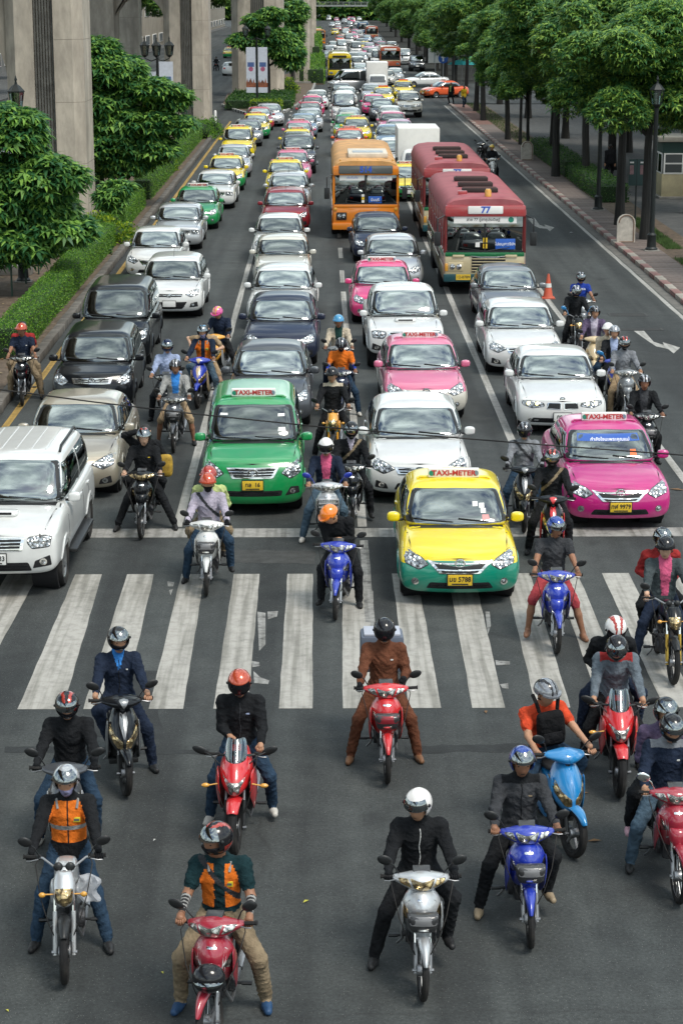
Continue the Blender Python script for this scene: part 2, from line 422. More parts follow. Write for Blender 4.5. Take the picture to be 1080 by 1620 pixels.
# setting: ground, road, markings, kerbs, pavement, median
def sheet(name, poly, z, m, **kw):
 q = MB(); q.add([(x, y, z) for x, y in poly], [tuple(range(len(poly)))]); o = q.obj(name, [m], sharp=None, fix=False)
 for k, v in kw.items(): o[k] = v
 return o
def asphalt():
 m = bpy.data.materials.new('asphalt'); m.use_nodes = True; n = m.node_tree.nodes; l = m.node_tree.links; p = n['Principled BSDF']
 t = n.new('ShaderNodeTexCoord'); vec = t.outputs['Object']
 def noise(sc, det=5, ro=.6, v=vec):
  z = n.new('ShaderNodeTexNoise'); z.inputs['Scale'].default_value = sc; z.inputs['Detail'].default_value = det; z.inputs['Roughness'].default_value = ro; l.new(v, z.inputs['Vector']); return z.outputs['Fac']
 def ramp(f, a, ca, b, cb):
  r = n.new('ShaderNodeValToRGB'); r.color_ramp.elements[0].position = a; r.color_ramp.elements[1].position = b
  r.color_ramp.elements[0].color = (*ca, 1); r.color_ramp.elements[1].color = (*cb, 1); l.new(f, r.inputs['Fac']); return r.outputs['Color']
 def mixc(a, b, f, mode='MIX', fac=None):
  x = n.new('ShaderNodeMix'); x.data_type = 'RGBA'; x.blend_type = mode
  if fac is not None: x.inputs['Factor'].default_value = fac
  else: l.new(f, x.inputs['Factor'])
  l.new(a, x.inputs['A']) if hasattr(a, 'links') or not isinstance(a, tuple) else None
  if isinstance(a, tuple): x.inputs['A'].default_value = (*a, 1)
  if isinstance(b, tuple): x.inputs['B'].default_value = (*b, 1)
  else: l.new(b, x.inputs['B'])
  return x.outputs['Result']
 big = ramp(noise(.18, 6), .3, (.037, .042, .0425), .7, (.057, .0615, .060))
 mp1 = n.new('ShaderNodeMapping'); mp1.inputs['Scale'].default_value = (1.3, .05, 1); l.new(vec, mp1.inputs['Vector'])
 trk = ramp(noise(1.0, 3, .5, mp1.outputs['Vector']), .36, (.55, .55, .56), .66, (1.22, 1.22, 1.21))   # worn wheel tracks along the lanes
 c = mixc(big, trk, None, 'MULTIPLY', 1.0)
 fine = ramp(noise(26, 4, .75), .32, (.64, .64, .64), .70, (1.38, 1.38, 1.38))
 mot = ramp(noise(2.2, 5, .65), .3, (.78, .78, .79), .7, (1.2, 1.2, 1.19)); c = mixc(c, mot, None, 'MULTIPLY', 1.0)
 c = mixc(c, fine, None, 'MULTIPLY', 1.0)
 v = n.new('ShaderNodeTexVoronoi'); v.inputs['Scale'].default_value = 42; l.new(vec, v.inputs['Vector'])
 sp = ramp(v.outputs['Distance'], .06, (1, 1, 1), .14, (0, 0, 0))
 sp2 = n.new('ShaderNodeMath'); sp2.operation = 'GREATER_THAN'; sp2.inputs[1].default_value = .55; l.new(v.outputs['Color'], sp2.inputs[0])
 sm = n.new('ShaderNodeMath'); sm.operation = 'MULTIPLY'; l.new(sp, sm.inputs[0]); l.new(sp2.outputs[0], sm.inputs[1])
 c = mixc(c, (.34, .33, .31), sm.outputs[0])
 oil = ramp(noise(.75, 5, .55), .62, (0, 0, 0), .74, (.7, .7, .7)); c = mixc(c, (.016, .017, .018), oil)     # oil stains
 wv = n.new('ShaderNodeTexVoronoi'); wv.feature = 'DISTANCE_TO_EDGE'; wv.inputs['Scale'].default_value = .16
 ad = n.new('ShaderNodeMix'); ad.data_type = 'RGBA'; ad.inputs['Factor'].default_value = .35
 nzc = n.new('ShaderNodeTexNoise'); nzc.inputs['Scale'].default_value = 1.2; nzc.inputs['Detail'].default_value = 5; l.new(vec, nzc.inputs['Vector'])
 l.new(vec, ad.inputs['A']); l.new(nzc.outputs['Color'], ad.inputs['B']); l.new(ad.outputs['Result'], wv.inputs['Vector'])
 cr = ramp(wv.outputs['Distance'], .0, (.35, .35, .35), .004, (0, 0, 0)); c = mixc(c, (.02, .02, .02), cr)
 l.new(c, p.inputs['Base Color']); p.inputs['Roughness'].default_value = .82; p.inputs['Specular IOR Level'].default_value = .35
 bn = n.new('ShaderNodeBump'); bn.inputs['Strength'].default_value = .5; bn.inputs['Distance'].default_value = .01
 l.new(noise(60, 3), bn.inputs['Height']); l.new(bn.outputs['Normal'], p.inputs['Normal'])
 return m
ASPH = asphalt()
def paintmat(name, col, wear=.5, worn=(.085, .083, .08)):
 m = bpy.data.materials.new(name); m.use_nodes = True; n = m.node_tree.nodes; l = m.node_tree.links; p = n['Principled BSDF']
 t = n.new('ShaderNodeTexCoord'); z = n.new('ShaderNodeTexNoise'); z.inputs['Scale'].default_value = 5.5; z.inputs['Detail'].default_value = 9; z.inputs['Roughness'].default_value = .72
 l.new(t.outputs['Object'], z.inputs['Vector'])
 r = n.new('ShaderNodeValToRGB'); e = r.color_ramp.elements; e[0].position = wear - .2; e[0].color = (*worn, 1); e[1].position = wear + .14; e[1].color = (*col, 1)
 q = e.new(wear - .05); q.color = (*[c * .72 for c in col], 1)
 l.new(z.outputs['Fac'], r.inputs['Fac'])
 mp_ = n.new('ShaderNodeMapping'); mp_.inputs['Scale'].default_value = (9, .35, 1); l.new(t.outputs['Object'], mp_.inputs['Vector'])
 z2 = n.new('ShaderNodeTexNoise'); z2.inputs['Scale'].default_value = 1.0; z2.inputs['Detail'].default_value = 6; l.new(mp_.outputs['Vector'], z2.inputs['Vector'])
 r2 = n.new('ShaderNodeValToRGB'); r2.color_ramp.elements[0].position = .36; r2.color_ramp.elements[0].color = (.60, .60, .58, 1); r2.color_ramp.elements[1].position = .55; r2.color_ramp.elements[1].color = (1, 1, 1, 1)
 l.new(z2.outputs['Fac'], r2.inputs['Fac'])
 x = n.new('ShaderNodeMix'); x.data_type = 'RGBA'; x.blend_type = 'MULTIPLY'; x.inputs['Factor'].default_value = 1; l.new(r.outputs['Color'], x.inputs['A']); l.new(r2.outputs['Color'], x.inputs['B'])
 l.new(x.outputs['Result'], p.inputs['Base Color']); p.inputs['Roughness'].default_value = .75
 return m
LINEW = paintmat('road_paint_white', (.38, .37, .345), .44); LINEX = paintmat('crossing_paint', (.36, .345, .315), .41)
LINEY = paintmat('road_paint_yellow', (.42, .27, .07), .46)
LINEG = paintmat('ghost_paint', (.34, .335, .32), .56)
XL, XR = -7.0, 10.6
sheet('ground', [(-1500, -200), (1500, -200), (1500, 3000), (-1500, 3000)], -.03, mat('earth_ground', (.05, .052, .05), 1.0, spec=0.0, var=.3, vscale=.3), kind='structure')
road = sheet('road', [(-60, -10), (XR + .05, -10), (XR + .05, 175), (60, 176), (60, 215), (XR + .4, 216), (24, 1500), (-40, 1500), (-60, 900)], 0, ASPH, kind='structure')
def marking(name, poly, m=LINEW, z=.004):
 q = MB(); n = len(poly); q.add([(x, y, z) for x, y in poly], [tuple(range(n))]); return q.obj(name, [m], road, sharp=None)
def ragged(x0, x1, y0, y1, z, m, name, seed):
 """painted bar with slightly uneven edges"""
 rd = random.Random(seed); L_ = []; Rr = []; n = 14
 for k in range(n + 1):
  t = k / n; y = y0 + (y1 - y0) * t
  L_.append((x0(t) + rd.uniform(-.006, .006), y)); Rr.append((x1(t) + rd.uniform(-.006, .006), y))
 q = MB(); vs = [(x, y, z) for x, y in L_] + [(x, y, z) for x, y in Rr]
 q.add(vs, [(k, n + 1 + k, n + 2 + k, k + 1) for k in range(n)]); return q.obj(name, [m], road, sharp=None)
yT, yB = g(510, 908).y, g(510, 1121).y
bars = [(12, 62, -105, -55), (120, 162, 29, 100), (202, 244, 132, 195), (287, 324, 236, 290), (370, 411, 338, 392), (455, 495, 441, 494), (541, 584, 542, 596), (620, 659, 646, 698), (708, 749, 747, 798), (797, 838, 848, 902), (876, 913, 950, 1003), (952, 994, 1050, 1105), (1035, 1075, 1150, 1204), (1117, 1157, 1250, 1305)]
for i, (a, b, c, d) in enumerate(bars):
 ax, bx, cx, dx = g(a, 908).x, g(b, 908).x, g(c, 1121).x, g(d, 1121).x
 ragged(lambda t: cx + (ax - cx) * t, lambda t: dx + (bx - dx) * t, yB, yT, .004, LINEX, 'crossing_stripe', i)
y0, y1 = g(510, 850).y, g(510, 836).y
ragged(lambda t: XL + .35, lambda t: 10.15, y0, y1, .004, paintmat('stop_line_paint', (.33, .32, .30), .49), 'stop_line', 40)
def lane(x, ya, yb, wd=.13, m=LINEW, name='lane_line', z=.005, seg=16, x2=None):
 L0 = yb - ya; nseg = max(1, int(L0 / seg))
 for k in range(nseg):
  p, q = ya + L0 * k / nseg, ya + L0 * (k + 1) / nseg
  xa = x + ((x2 or x) - x) * k / nseg; xb = x + ((x2 or x) - x) * (k + 1) / nseg
  ragged(lambda t: xa + (xb - xa) * t - wd / 2, lambda t: xa + (xb - xa) * t + wd / 2, p, q - .02, z, m, name, int(ya * 7 + k))
lane(-2.51, y1 + .1, 88, .16); lane(.66, y1 + .1, 62, .15, x2=.62); lane(.67, g(600, 985).y, y0 - .2, .14, LINEG)
lane(3.86, y1 + .1, 92, .16, x2=3.80); lane(6.80, y1 + .2, 74, .15, x2=6.7)
for k in range(26): lane(.62, 64 + k * 6.2, 67 + k * 6.2, .15, seg=5)
for k in range(30): lane(3.8, 95 + k * 6.2, 98 + k * 6.2, .15, seg=5)
for k in range(22): lane(-2.5, 92 + k * 5, 93.6 + k * 5, .15, seg=5)
lane(10.18, -5, 172, .14, LINEW, 'edge_line'); lane(-6.72, y1 + 1.5, 150, .15, LINEY, 'edge_line')
def arrow(pts):
 marking('lane_arrow', [tuple(g(x, y).xy) for x, y in pts], LINEW, .005)
arrow([(1001.6, 523.7), (1017.9, 523.7), (1033.1, 541), (1049.4, 546.1), (1047.4, 541.6), (1074.9, 550.2), (1064.7, 559.3), (1055.5, 552.2), (1037.2, 548.2), (1026, 541)])
arrow([(834, 346), (845, 345), (853, 356), (862, 359), (860, 355), (876, 360), (869, 366), (865, 362), (853, 361), (844, 357)])
ASPD = mat('asphalt_patch', (.030, .033, .034), .85, spec=.3, var=.4, vscale=3, bump=.5, bscale=60); ASPL = mat('asphalt_patch_pale', (.062, .064, .063), .9, spec=.2, var=.35, vscale=4, bump=.5, bscale=60)
for i, (pl, m_) in enumerate((([(158, 1058), (258, 1062), (250, 1126), (262, 1170), (140, 1165)], ASPD), ([(300, 868), (500, 872), (498, 892), (296, 890)], ASPL), ([(880, 560), (930, 562), (965, 600), (905, 600)], ASPD), ([(640, 1180), (1080, 1172), (1080, 1184), (640, 1192)], ASPD), ([(10, 1180), (330, 1186), (330, 1194), (10, 1190)], ASPD))):
 P = [g(x, y).xy for x, y in pl]; P = resample([tuple(p) for p in P], .15); rd_ = random.Random(i); marking('asphalt_patch', [(p[0] + rd_.uniform(-.02, .02), p[1] + rd_.uniform(-.03, .03)) for p in P], m_, .002)
for (px, py, w_, d_) in ((992, 498, 1.1, .55), (1010, 521, 1.3, .4)):
 c = g(px, py); q = MB(); q.box((c.x, c.y, .003), (w_, d_, .008)); co = q.obj('drain_cover', [mat('iron_cover', (.055, .055, .053), .7, .3, var=.4, vscale=12)], road)
 q = MB()
 for k in range(5): q.box((c.x, c.y - d_ / 2 + d_ * (k + .5) / 5, .008), (w_ * .9, .03, .004))
 q.obj('cover_rib', [mat('iron_rib', (.03, .03, .03), .7)], co)
for i, pl in enumerate(([(407, 968), (420, 970), (420, 1020), (410, 1030)], [(423, 968), (440, 967), (438, 976), (424, 980)], [(398, 1046), (410, 1048), (411, 1054), (399, 1056)], [(401, 1062), (412, 1072), (426, 1077), (424, 1083), (402, 1081)], [(767, 968), (774, 968), (776, 990), (771, 1004)], [(783, 1045), (806, 1047), (806, 1052), (784, 1053)], [(790, 1083), (803, 1081), (804, 1090), (794, 1089)], [(583, 935), (590, 935), (592, 1000), (586, 1000)], [(265, 920), (276, 922), (274, 928), (266, 928)], [(268, 934), (274, 932), (270, 942)])):
 marking('worn_paint', [tuple(g(x, y).xy) for x, y in pl], LINEG, .0045)
# kerbs and pavement on the shop side
CONC = mat('kerb_concrete', (.22, .21, .19), .85, var=.45, vscale=2.5, bump=.3, bscale=30, dirt=.3)
KRED = mat('kerb_red', (.24, .125, .115), .8, var=.5, vscale=3, dirt=.4, objvar=.15); KWHT = mat('kerb_white', (.34, .31, .27), .8, var=.45, vscale=3, dirt=.4, objvar=.15)
PAVE = mat('paving_red', (.20, .105, .085), .85, var=.35, vscale=8, bump=.4, bscale=22, dirt=.25)
PAVG = mat('paving_grey', (.072, .075, .076), .85, var=.3, vscale=3, bump=.3, bscale=30, dirt=.2)
SOIL = mat('soil', (.125, .090, .062), .95, var=.6, vscale=5, bump=.8, bscale=16)
GRASSM = mat('grass_blades', (.055, .11, .02), .8, var=.5, vscale=2)
sheet('gutter', [(10.28, -5), (XR + .02, -5), (XR + .02, 172), (10.28, 172)], .006, mat('gutter_concrete', (.13, .125, .115), .85, var=.4, vscale=3, dirt=.4), kind='structure')
q = MB(); q.box((11.35, 84, .06), (1.2, 176, .12)); pav = q.obj('pavement', [PAVE], sharp=None); pav['kind'] = 'structure'
q = MB(); q.box((12.7, 84, .055), (1.5, 176, .11)); o = q.obj('planting_strip', [SOIL], sharp=None); o['kind'] = 'structure'
q = MB(); q.box((36.5, 84, .05), (46.1, 176, .10)); o = q.obj('side_path', [PAVG], sharp=None); o['kind'] = 'structure'
ks = MB(); ks.rbox((0, 0, .075), (.26, .97, .15), .025); ksm = ks.mesh('kerb_stone')
for k in range(150):
 y = 24 + k * 1.0
 o = link('kerb_stone', ksm.copy() if k == 0 else ksm, [KRED], pav) if False else None
 o = bpy.data.objects.new('kerb_stone', ksm); COL.objects.link(o); o.parent = pav; o.location = (XR + .13 + random.uniform(-.012, .012), y, random.uniform(-.006, .008)); o.rotation_euler = (0, random.uniform(-.02, .02), random.uniform(-.012, .012))
 if len(ksm.materials) == 0: ksm.materials.append(KRED)
 o.material_slots[0].link = 'OBJECT'; o.material_slots[0].material = KRED if k % 2 else KWHT
 if (0 < k < 22 and k % 3 == 0): o.material_slots[0].material = CONC
sl = MB(); sl.rbox((0, 0, .125), (1.16, .58, .03), .008); slm = sl.mesh('paving_slab'); slm.materials.append(PAVE)
PAVE2 = mat('paving_sand', (.27, .20, .145), .85, var=.35, vscale=8, dirt=.2, objvar=.15); PAVE3 = mat('paving_brick', (.15, .118, .105), .85, var=.35, vscale=8, dirt=.2, objvar=.2)
for k in range(200):
 y = 24.3 + k * .6
 o = bpy.data.objects.new('paving_slab', slm); COL.objects.link(o); o.parent = pav; o.location = (11.36, y, random.uniform(-.012, -.002)); o.rotation_euler = (random.uniform(-.006, .006), random.uniform(-.006, .006), random.uniform(-.006, .006))
 o.material_slots[0].link = 'OBJECT'; o.material_slots[0].material = PAVE2 if k < 40 else PAVE3
# median on the viaduct side
q = MB(); q.box((-12.5, 60, .06), (10.6, 156, .12)); med = q.obj('median', [SOIL], sharp=None); med['kind'] = 'structure'
km = MB(); km.rbox((0, 0, .11), (.24, .98, .22), .03); kmm = km.mesh('kerb_stone'); KDK = mat('kerb_dark', (.12, .11, .098), .85, var=.45, vscale=3, bump=.3, bscale=25, dirt=.4, objvar=.2); kmm.materials.append(KDK)
for k in range(112):
 o = bpy.data.objects.new('kerb_stone', kmm); COL.objects.link(o); o.parent = med; o.location = (XL - .13 + random.uniform(-.012, .012), 26 + k, random.uniform(-.01, .01)); o.rotation_euler = (0, 0, random.uniform(-.015, .015))
for (px, py, sx, sy, h) in ((25, 440, 1.1, .5, .32), (40, 398, .9, .5, .3), (105, 362 + 88, .8, .5, .28), (205, 315, 1.5, .5, .35), (15, 420, 1.6, .6, .3)):
 c = g(px, py); q = MB(); q.rbox((c.x, c.y, .12 + h / 2), (sx, sy, h), .03); q.obj('concrete_block', [CONC], med)
lf = MB(); rd = random.Random(3)
for k in range(900):
 x, y = rd.uniform(-13, -7.4), rd.uniform(40, 135); a = rd.uniform(0, 6.3); s_ = rd.uniform(.03, .08)
 lf.add([(x + s_ * math.cos(a + e) * w_, y + s_ * math.sin(a + e) * w_, .128 + rd.uniform(0, .02)) for e, w_ in ((0, 1.6), (1.57, .6), (3.14, 1.6), (4.71, .6))], [(0, 1, 2, 3)], rd.randint(0, 1))
lf.obj('fallen_leaves', [mat('dry_leaf', (.16, .09, .04), .9), mat('pale_leaf', (.26, .20, .11), .9)], kind='stuff', label='dry leaves and scraps scattered over the soil of the median')
lf = MB()
for (px, py, s_, mi) in ((484, 1427, .05, 2), (768, 1127, .06, 0), (940, 1331, .09, 0), (925, 1256, .05, 0), (1070, 775, .16, 0), (257, 1540, .03, 2), (245, 1330, .03, 1), (12, 1600, .03, 2), (700, 385, .1, 1), (903, 368, .1, 1)):
 c = g(px, py); a = rd.uniform(0, 6); s_ *= .6
 lf.add([(c.x + s_ * math.cos(a + e) * w_, c.y + s_ * math.sin(a + e) * w_, .008 + z_) for e, w_, z_ in ((0, 1.5, .0), (1.57, .6, .012), (3.14, 1.5, 0), (4.71, .6, .012))], [(0, 1, 2, 3)], mi)
lf.obj('road_litter', [mat('dry_leaf', (.16, .09, .04)), mat('paper_scrap', (.6, .6, .58), .8), mat('yellow_leaf', (.42, .40, .05), .7)], kind='stuff', label='single leaves and paper scraps lying on the asphalt')
# viaduct piers and deck
PIER = mat('pier_concrete', (.52, .465, .385), .88, var=.42, vscale=.7, bump=.25, bscale=9, dirt=.7, col2=(.25, .22, .18), stretch=(1, 1, .35))
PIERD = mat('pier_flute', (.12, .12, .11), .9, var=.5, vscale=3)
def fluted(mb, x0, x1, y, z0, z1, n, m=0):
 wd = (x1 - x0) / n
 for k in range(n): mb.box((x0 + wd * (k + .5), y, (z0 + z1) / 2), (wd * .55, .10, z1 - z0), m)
def pier(px0, px1, py, label, z1=13.0, arch=None, depth=3.4, flute=True, grp='viaduct piers'):
 """square pier with chamfered corners and a fluted recess in its face; px0..px1 are the edges of the face in the photo at the base row py"""
 a, b = g(px0, py), g(px1, py); y = a.y; x0, x1 = a.x, b.x; wd = x1 - x0; ch = wd * .13
 root = empty('viaduct_pier', ((x0 + x1) / 2, y, 0), label=label, category='pier', group=grp)
 X = wd / 2; r0, r1 = -wd * .13, wd * .13
 poly = [(-X, ch), (-X + ch, 0), (r0, 0), (r0, .22), (r1, .22), (r1, 0), (X - ch, 0), (X, ch), (X, depth - ch), (X - ch, depth), (-X + ch, depth), (-X, depth - ch)] if flute else [(-X, ch), (-X + ch, 0), (X - ch, 0), (X, ch), (X, depth - ch), (X - ch, depth), (-X + ch, depth), (-X, depth - ch)]
 q = MB(); q.prism(poly, -.02, z1, 'z'); q.obj('shaft', [PIER], root, sharp=20)
 if flute:
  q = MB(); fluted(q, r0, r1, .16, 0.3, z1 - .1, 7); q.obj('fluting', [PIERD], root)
 q = MB()
 for zz in (2.4, 4.8, 7.2, 9.6): q.prism([(-X - .004, ch), (-X + ch, -.004), (X - ch, -.004), (X + .004, ch), (X + .004, depth - ch), (-X - .004, depth - ch)] if not flute else [(r1 + .02, .1), (r1 + .02, -.004), (X - ch, -.004), (X + .004, ch), (X + .004, depth - ch), (r1 + .02, depth - ch)], zz, zz + .02, 'z')
 q.obj('formwork_joint', [mat('joint_dark', (.22, .195, .16), .9)], root)  # thin bands in a darker concrete tone mark the formwork joints
 q = MB(); q.rbox((0, depth / 2, .1), (wd + .25, depth + .25, .5), .08); q.obj('plinth', [CONC], root)
 if arch:
  sp, zc = arch      # arch springing to the left: half span, crown height
  q = MB(); n = 16; pts = [(-X - sp * 2 * 0, 0)]
  prof = [(-X - sp + sp * math.cos(t), zc - sp + sp * math.sin(t)) for t in np.linspace(0, math.pi, n)]
  poly2 = [(-X + .01, z1)] + [(-X + .01, zc - sp)] + prof[1:-1] + [(-X - 2 * sp, zc - sp), (-X - 2 * sp, z1)]
  vs = [(x, .5, z) for x, z in poly2] + [(x, depth - .5, z) for x, z in poly2]; n2 = len(poly2)
  bm = bmesh.new(); fv = [bm.verts.new(v) for v in vs[:n2]]; bm.faces.new(fv); rv = [bm.verts.new(v) for v in vs[n2:]]; bm.faces.new(rv[::-1])
  for i in range(n2): bm.faces.new((fv[i], fv[(i + 1) % n2], rv[(i + 1) % n2], rv[i]))
  bmesh.ops.triangulate(bm, faces=bm.faces); bmesh.ops.recalc_face_normals(bm, faces=bm.faces)
  me = bpy.data.meshes.new('arch'); bm.to_mesh(me); bm.free(); link('arch', me, PIER, root)
  q = MB(); q.prism([(-X - 2 * sp - wd, 0), (-X - 2 * sp, 0), (-X - 2 * sp, depth), (-X - 2 * sp - wd, depth)], -.02, z1, 'z'); q.obj('far_leg', [PIER], root)
 return root
p1_ = pier(19, 139, 357, 'massive concrete viaduct pier with a dark fluted strip beside the near median tree', arch=(2.6, 8.2))
p2_ = pier(262, 332, 196, 'concrete pier with arch and fluted strip behind the lamp post with two banners', arch=(1.75, 8.9), depth=4)
p2b = pier(130, 222, 172, 'pale concrete pier rising behind the bushy whorled median tree', depth=4)
p3_ = pier(367, 449, 153, 'concrete pier standing on the kerbed island behind the double banner', depth=4)
p4_ = pier(464, 490, 134, 'slim-looking concrete pier behind the island tree', depth=4)
p5_ = pier(474, 497, 103, 'far concrete pier beside the yellow bus', depth=4)
p6_ = pier(482, 500, 78, 'farthest concrete pier near the footbridge', depth=4)
q = MB(); pts = [(-14.6, -80), (-14.2, 85), (-12.2, 150), (-9.0, 192), (-7, 260), (-6, 400), (-5, 900)]
dv = []; df = []
for x, y in pts: dv += [(x - 4.6, y, 14.2), (x - 3, y, 13.0), (x + 3, y, 13.0), (x + 4.6, y, 14.2), (x + 4.6, y, 15.4), (x - 4.6, y, 15.4)]
for i in range(len(pts) - 1):
 for k in range(6): df.append((i * 6 + k, i * 6 + (k + 1) % 6, i * 6 + 6 + (k + 1) % 6, i * 6 + 6 + k))
q.add(dv, df); o = q.obj('viaduct_deck', [PIER], sharp=30); o['label'] = 'long concrete viaduct deck carried high on the piers'; o['category'] = 'viaduct'
# cars (front faces -Y, front bumper at y = 0, centred on x)
UP = mat('paint_upper_slot', (.6, .6, .6), .3, coat=1); LO = mat('paint_lower_slot', (.6, .6, .6), .3, coat=1)   # placeholders swapped per car
WHEEL = {}
def wheel_mesh(r, wd, spokes):
 key = (r, wd, spokes)
 if key in WHEEL: return WHEEL[key]
 t = MB(); h = wd / 2; ri = r * .66
 t.ring([(ri, -h * .8), (r * .93, -h), (r, -h * .7), (r, h * .7), (r * .93, h), (ri, h * .8)], (0, 0, 0), 'x', 26)
 rm = MB(); rm.ring([(ri * 1.02, -h * .8), (ri * 1.02, h * .82), (ri * .92, h * .7), (ri * .9, -h * .7)], (0, 0, 0), 'x', 26)
 for s in (-1, 1):
  for k in range(spokes):
   q = 2 * math.pi * k / spokes; rot = Matrix.Rotation(q, 3, 'X')
   rm.box(rot @ Vector((s * h * .62, 0, ri * .52)), (.025, ri * .22, ri * .9), 0, rot)
  rm.lathe([(ri * .26, s * h * .55), (ri * .26, s * h * .7), (0, s * h * .74)], (0, 0, 0), 'x', 14)
 rm.lathe([(ri * .9, -h * .2), (ri * .9, h * .2)], (0, 0, 0), 'x', 20, 1)
 WHEEL[key] = (t.mesh('tyre'), rm.mesh('rim')); return WHEEL[key]
def make_car(name, sp):
 Ln, W, H = sp['L'], sp['W'], sp['H']; hw = W / 2
 root = empty(name)
 zb = sp.get('belt', .95); hood = sp.get('hood', .98); nose = sp.get('nose', .74); cowl = sp['cowl']; gr = sp.get('sill', .22)
 deck = sp.get('deck', zb + .08); tail = sp.get('tail', 0.9); rb = sp['rear_base']; bl = sp.get('blunt', 1.0)
 fs_ = sp.get('sweep', .22) * .8
 st = [  # y, widthfactor, top z, level y offsets (k0..k3), sweep
  (0.00, .925, nose, (.07, 0, .05, .15 * bl), fs_), (.12, .985, nose + .05, (.03, 0, .03, .10 * bl), fs_ * .8), (.62, 1.01, nose + (hood - nose) * .62, (0, 0, 0, 0), fs_ * .15),
  (cowl, 1.0, hood, (0, 0, 0, 0), 0), ((cowl + rb) / 2, 1.0, zb, (0, 0, 0, 0), 0), (rb, 1.0, deck, (0, 0, 0, 0), 0),
  (Ln - .45, .995, (deck + tail) / 2 + .03, (0, 0, 0, 0), 0), (Ln - .1, .95, tail, (0, 0, 0, -.04), -.08), (Ln, .86, tail - .06, (-.06, 0, -.02, -.08), -.15)]
 lv = [(gr, .955), (.44 + sp.get('lift', 0), 1.0), (sp.get('should', .68) + sp.get('lift', 0), .99), (None, sp.get('topw', .925))]
 P = []
 for (y, wf, zt, yo, sw) in st:
  row = []
  for j in (-1, -.55, 0, .55, 1):
   col = []
   for k, (z, lw) in enumerate(lv):
    zz = zt if z is None else min(z, zt - .05)
    if k == 3: zz += .035 * (1 - abs(j))
    col.append((hw * wf * lw * j * 1.03, y + yo[k] + sw * (abs(j) ** 2), zz))
   row.append(col)
  P.append(row)
 V, F = subdiv(*lattice(P), 3)
 rt, rr = sp['roof_front'], sp['roof_rear']; rw = sp.get('roofw', .72) + .05; bw = sp.get('beltw', .91) + .055; cu = sp.get('wscurve', .16) * .8
 zlow = hood - .10
 gp = []
 stg = [(cowl - .05, rt, hood - .05, 0), (cowl + .55, rt + .28, zlow, .5), ((cowl + rb) / 2 + .2, (rt + rr) / 2 + .1, zlow, 1), (rb - .35, rr - .25, zlow, .5), (rb + .05, rr, deck - .06, 0)]
 for i, (y0, y1, z0, _) in enumerate(stg):
  row = []
  for j in (-1, -.55, 0, .55, 1):
   col = []
   for k, t in enumerate((0, .5, 1.0)):
    y = y0 + (y1 - y0) * t; z = z0 + (H - z0) * t
    if k == 1: z += .02; y += (-.05 if i == 0 else .05 if i == 4 else 0)
    ww = hw * (bw + (rw - bw) * t) * 1.03
    if k == 1: ww += .022
    if i in (0, 4): ww *= .97
    sgn = 1 if i == 0 else -1 if i == 4 else 0
    if k == 2: z += .05 * (1 - j * j) - (.02 if i in (0, 4) else 0)
    col.append((ww * j, y + sgn * cu * (abs(j) ** 2) * (1 - .35 * t), z))
   row.append(col)
  gp.append(row)
 GV, GF = subdiv(*lattice(gp), 3)
 bvG = BVHTree.FromPolygons(GV, GF); bvB = BVHTree.FromPolygons(V, F)
 def half_at(z, bv, side='front'):
  lo, hi = 0, 1.2
  for _ in range(14):
   md = (lo + hi) / 2
   h = bv.ray_cast(Vector((md, -9, z)), Vector((0, 1, 0)))
   if h[0] is not None and (bv is not bvG or h[0].y < (cowl + rb) / 2 + 0.3): lo = md
   else: hi = md
  return lo
 zwb = hood + sp.get('wsb', .03); zwt = H - sp.get('wst', .075)
 def gh(t): return hw * (bw + (rw - bw) * t)
 pil = sp.get('pillar', .035)
 b_, t_ = gh(.06) - pil - .01, gh(.93) - pil * .85
 ws = rpoly([(-b_, zwb), (0, zwb - .02), (b_, zwb), (t_, zwt), (0, zwt + .022), (-t_, zwt)], .07)
 zwr = deck + .05
 rw_ = rpoly([(-b_ * .96, zwr), (b_ * .96, zwr), (t_ * .96, zwt), (-t_ * .96, zwt)], .08)
 zs0 = zb + .05; zs1 = H - .12
 def yf(z): t = (z - hood) / (H - hood); return cowl - .05 + (rt - cowl + .05) * t + cu * .9
 def yr(z): t = (z - deck) / (H - deck); return rb + .05 + (rr - rb - .05) * t - cu * .9
 bp = sp.get('bpillar', (rt + rr) / 2 - .05)
 sideA = rpoly([(yf(zs0) + .10, zs0), (bp - .04, zs0), (bp - .04, zs1), (yf(zs1) + .05, zs1)], .05)
 sideB = rpoly([(bp + .05, zs0), (yr(zs0) - .12, zs0 + .03), (yr(zs1) - .10, zs1), (bp + .05, zs1)], .06)
 holes_f = [ws]; holes_r = [rw_]
 keep = []
 for f in GF:
  c = sum((GV[i] for i in f), Vector()) / 4; nrm = (GV[f[1]] - GV[f[0]]).cross(GV[f[2]] - GV[f[0]])
  cut = False
  if c.y < (cowl + rb) / 2 and abs(nrm.x) < nrm.length * .9 and all(inside((GV[i].x * 1.02, GV[i].z), ws) for i in f): cut = True
  if c.y > (cowl + rb) / 2 and all(inside((GV[i].x * 1.02, GV[i].z), rw_) for i in f): cut = True
  if abs(nrm.x) > nrm.length * .6 and (all(inside((GV[i].y, GV[i].z), sideA) for i in f) or all(inside((GV[i].y, GV[i].z), sideB) for i in f)): cut = True
  if not cut: keep.append(f)
 wr = sp.get('wr', .31); wy1 = sp.get('axle', .85); wy2 = wy1 + sp['wb']
 kb = []
 for f in F:
  c = sum((V[i] for i in f), Vector()) / 4
  if c.z < .66 and abs(c.x) > hw * .7 and any((c.y - wy) ** 2 + (c.z - wr) ** 2 < (wr + .035) ** 2 for wy in (wy1, wy2)): continue
  kb.append(f)
 body = MB(); split = sp.get('split', .66)
 flo = []
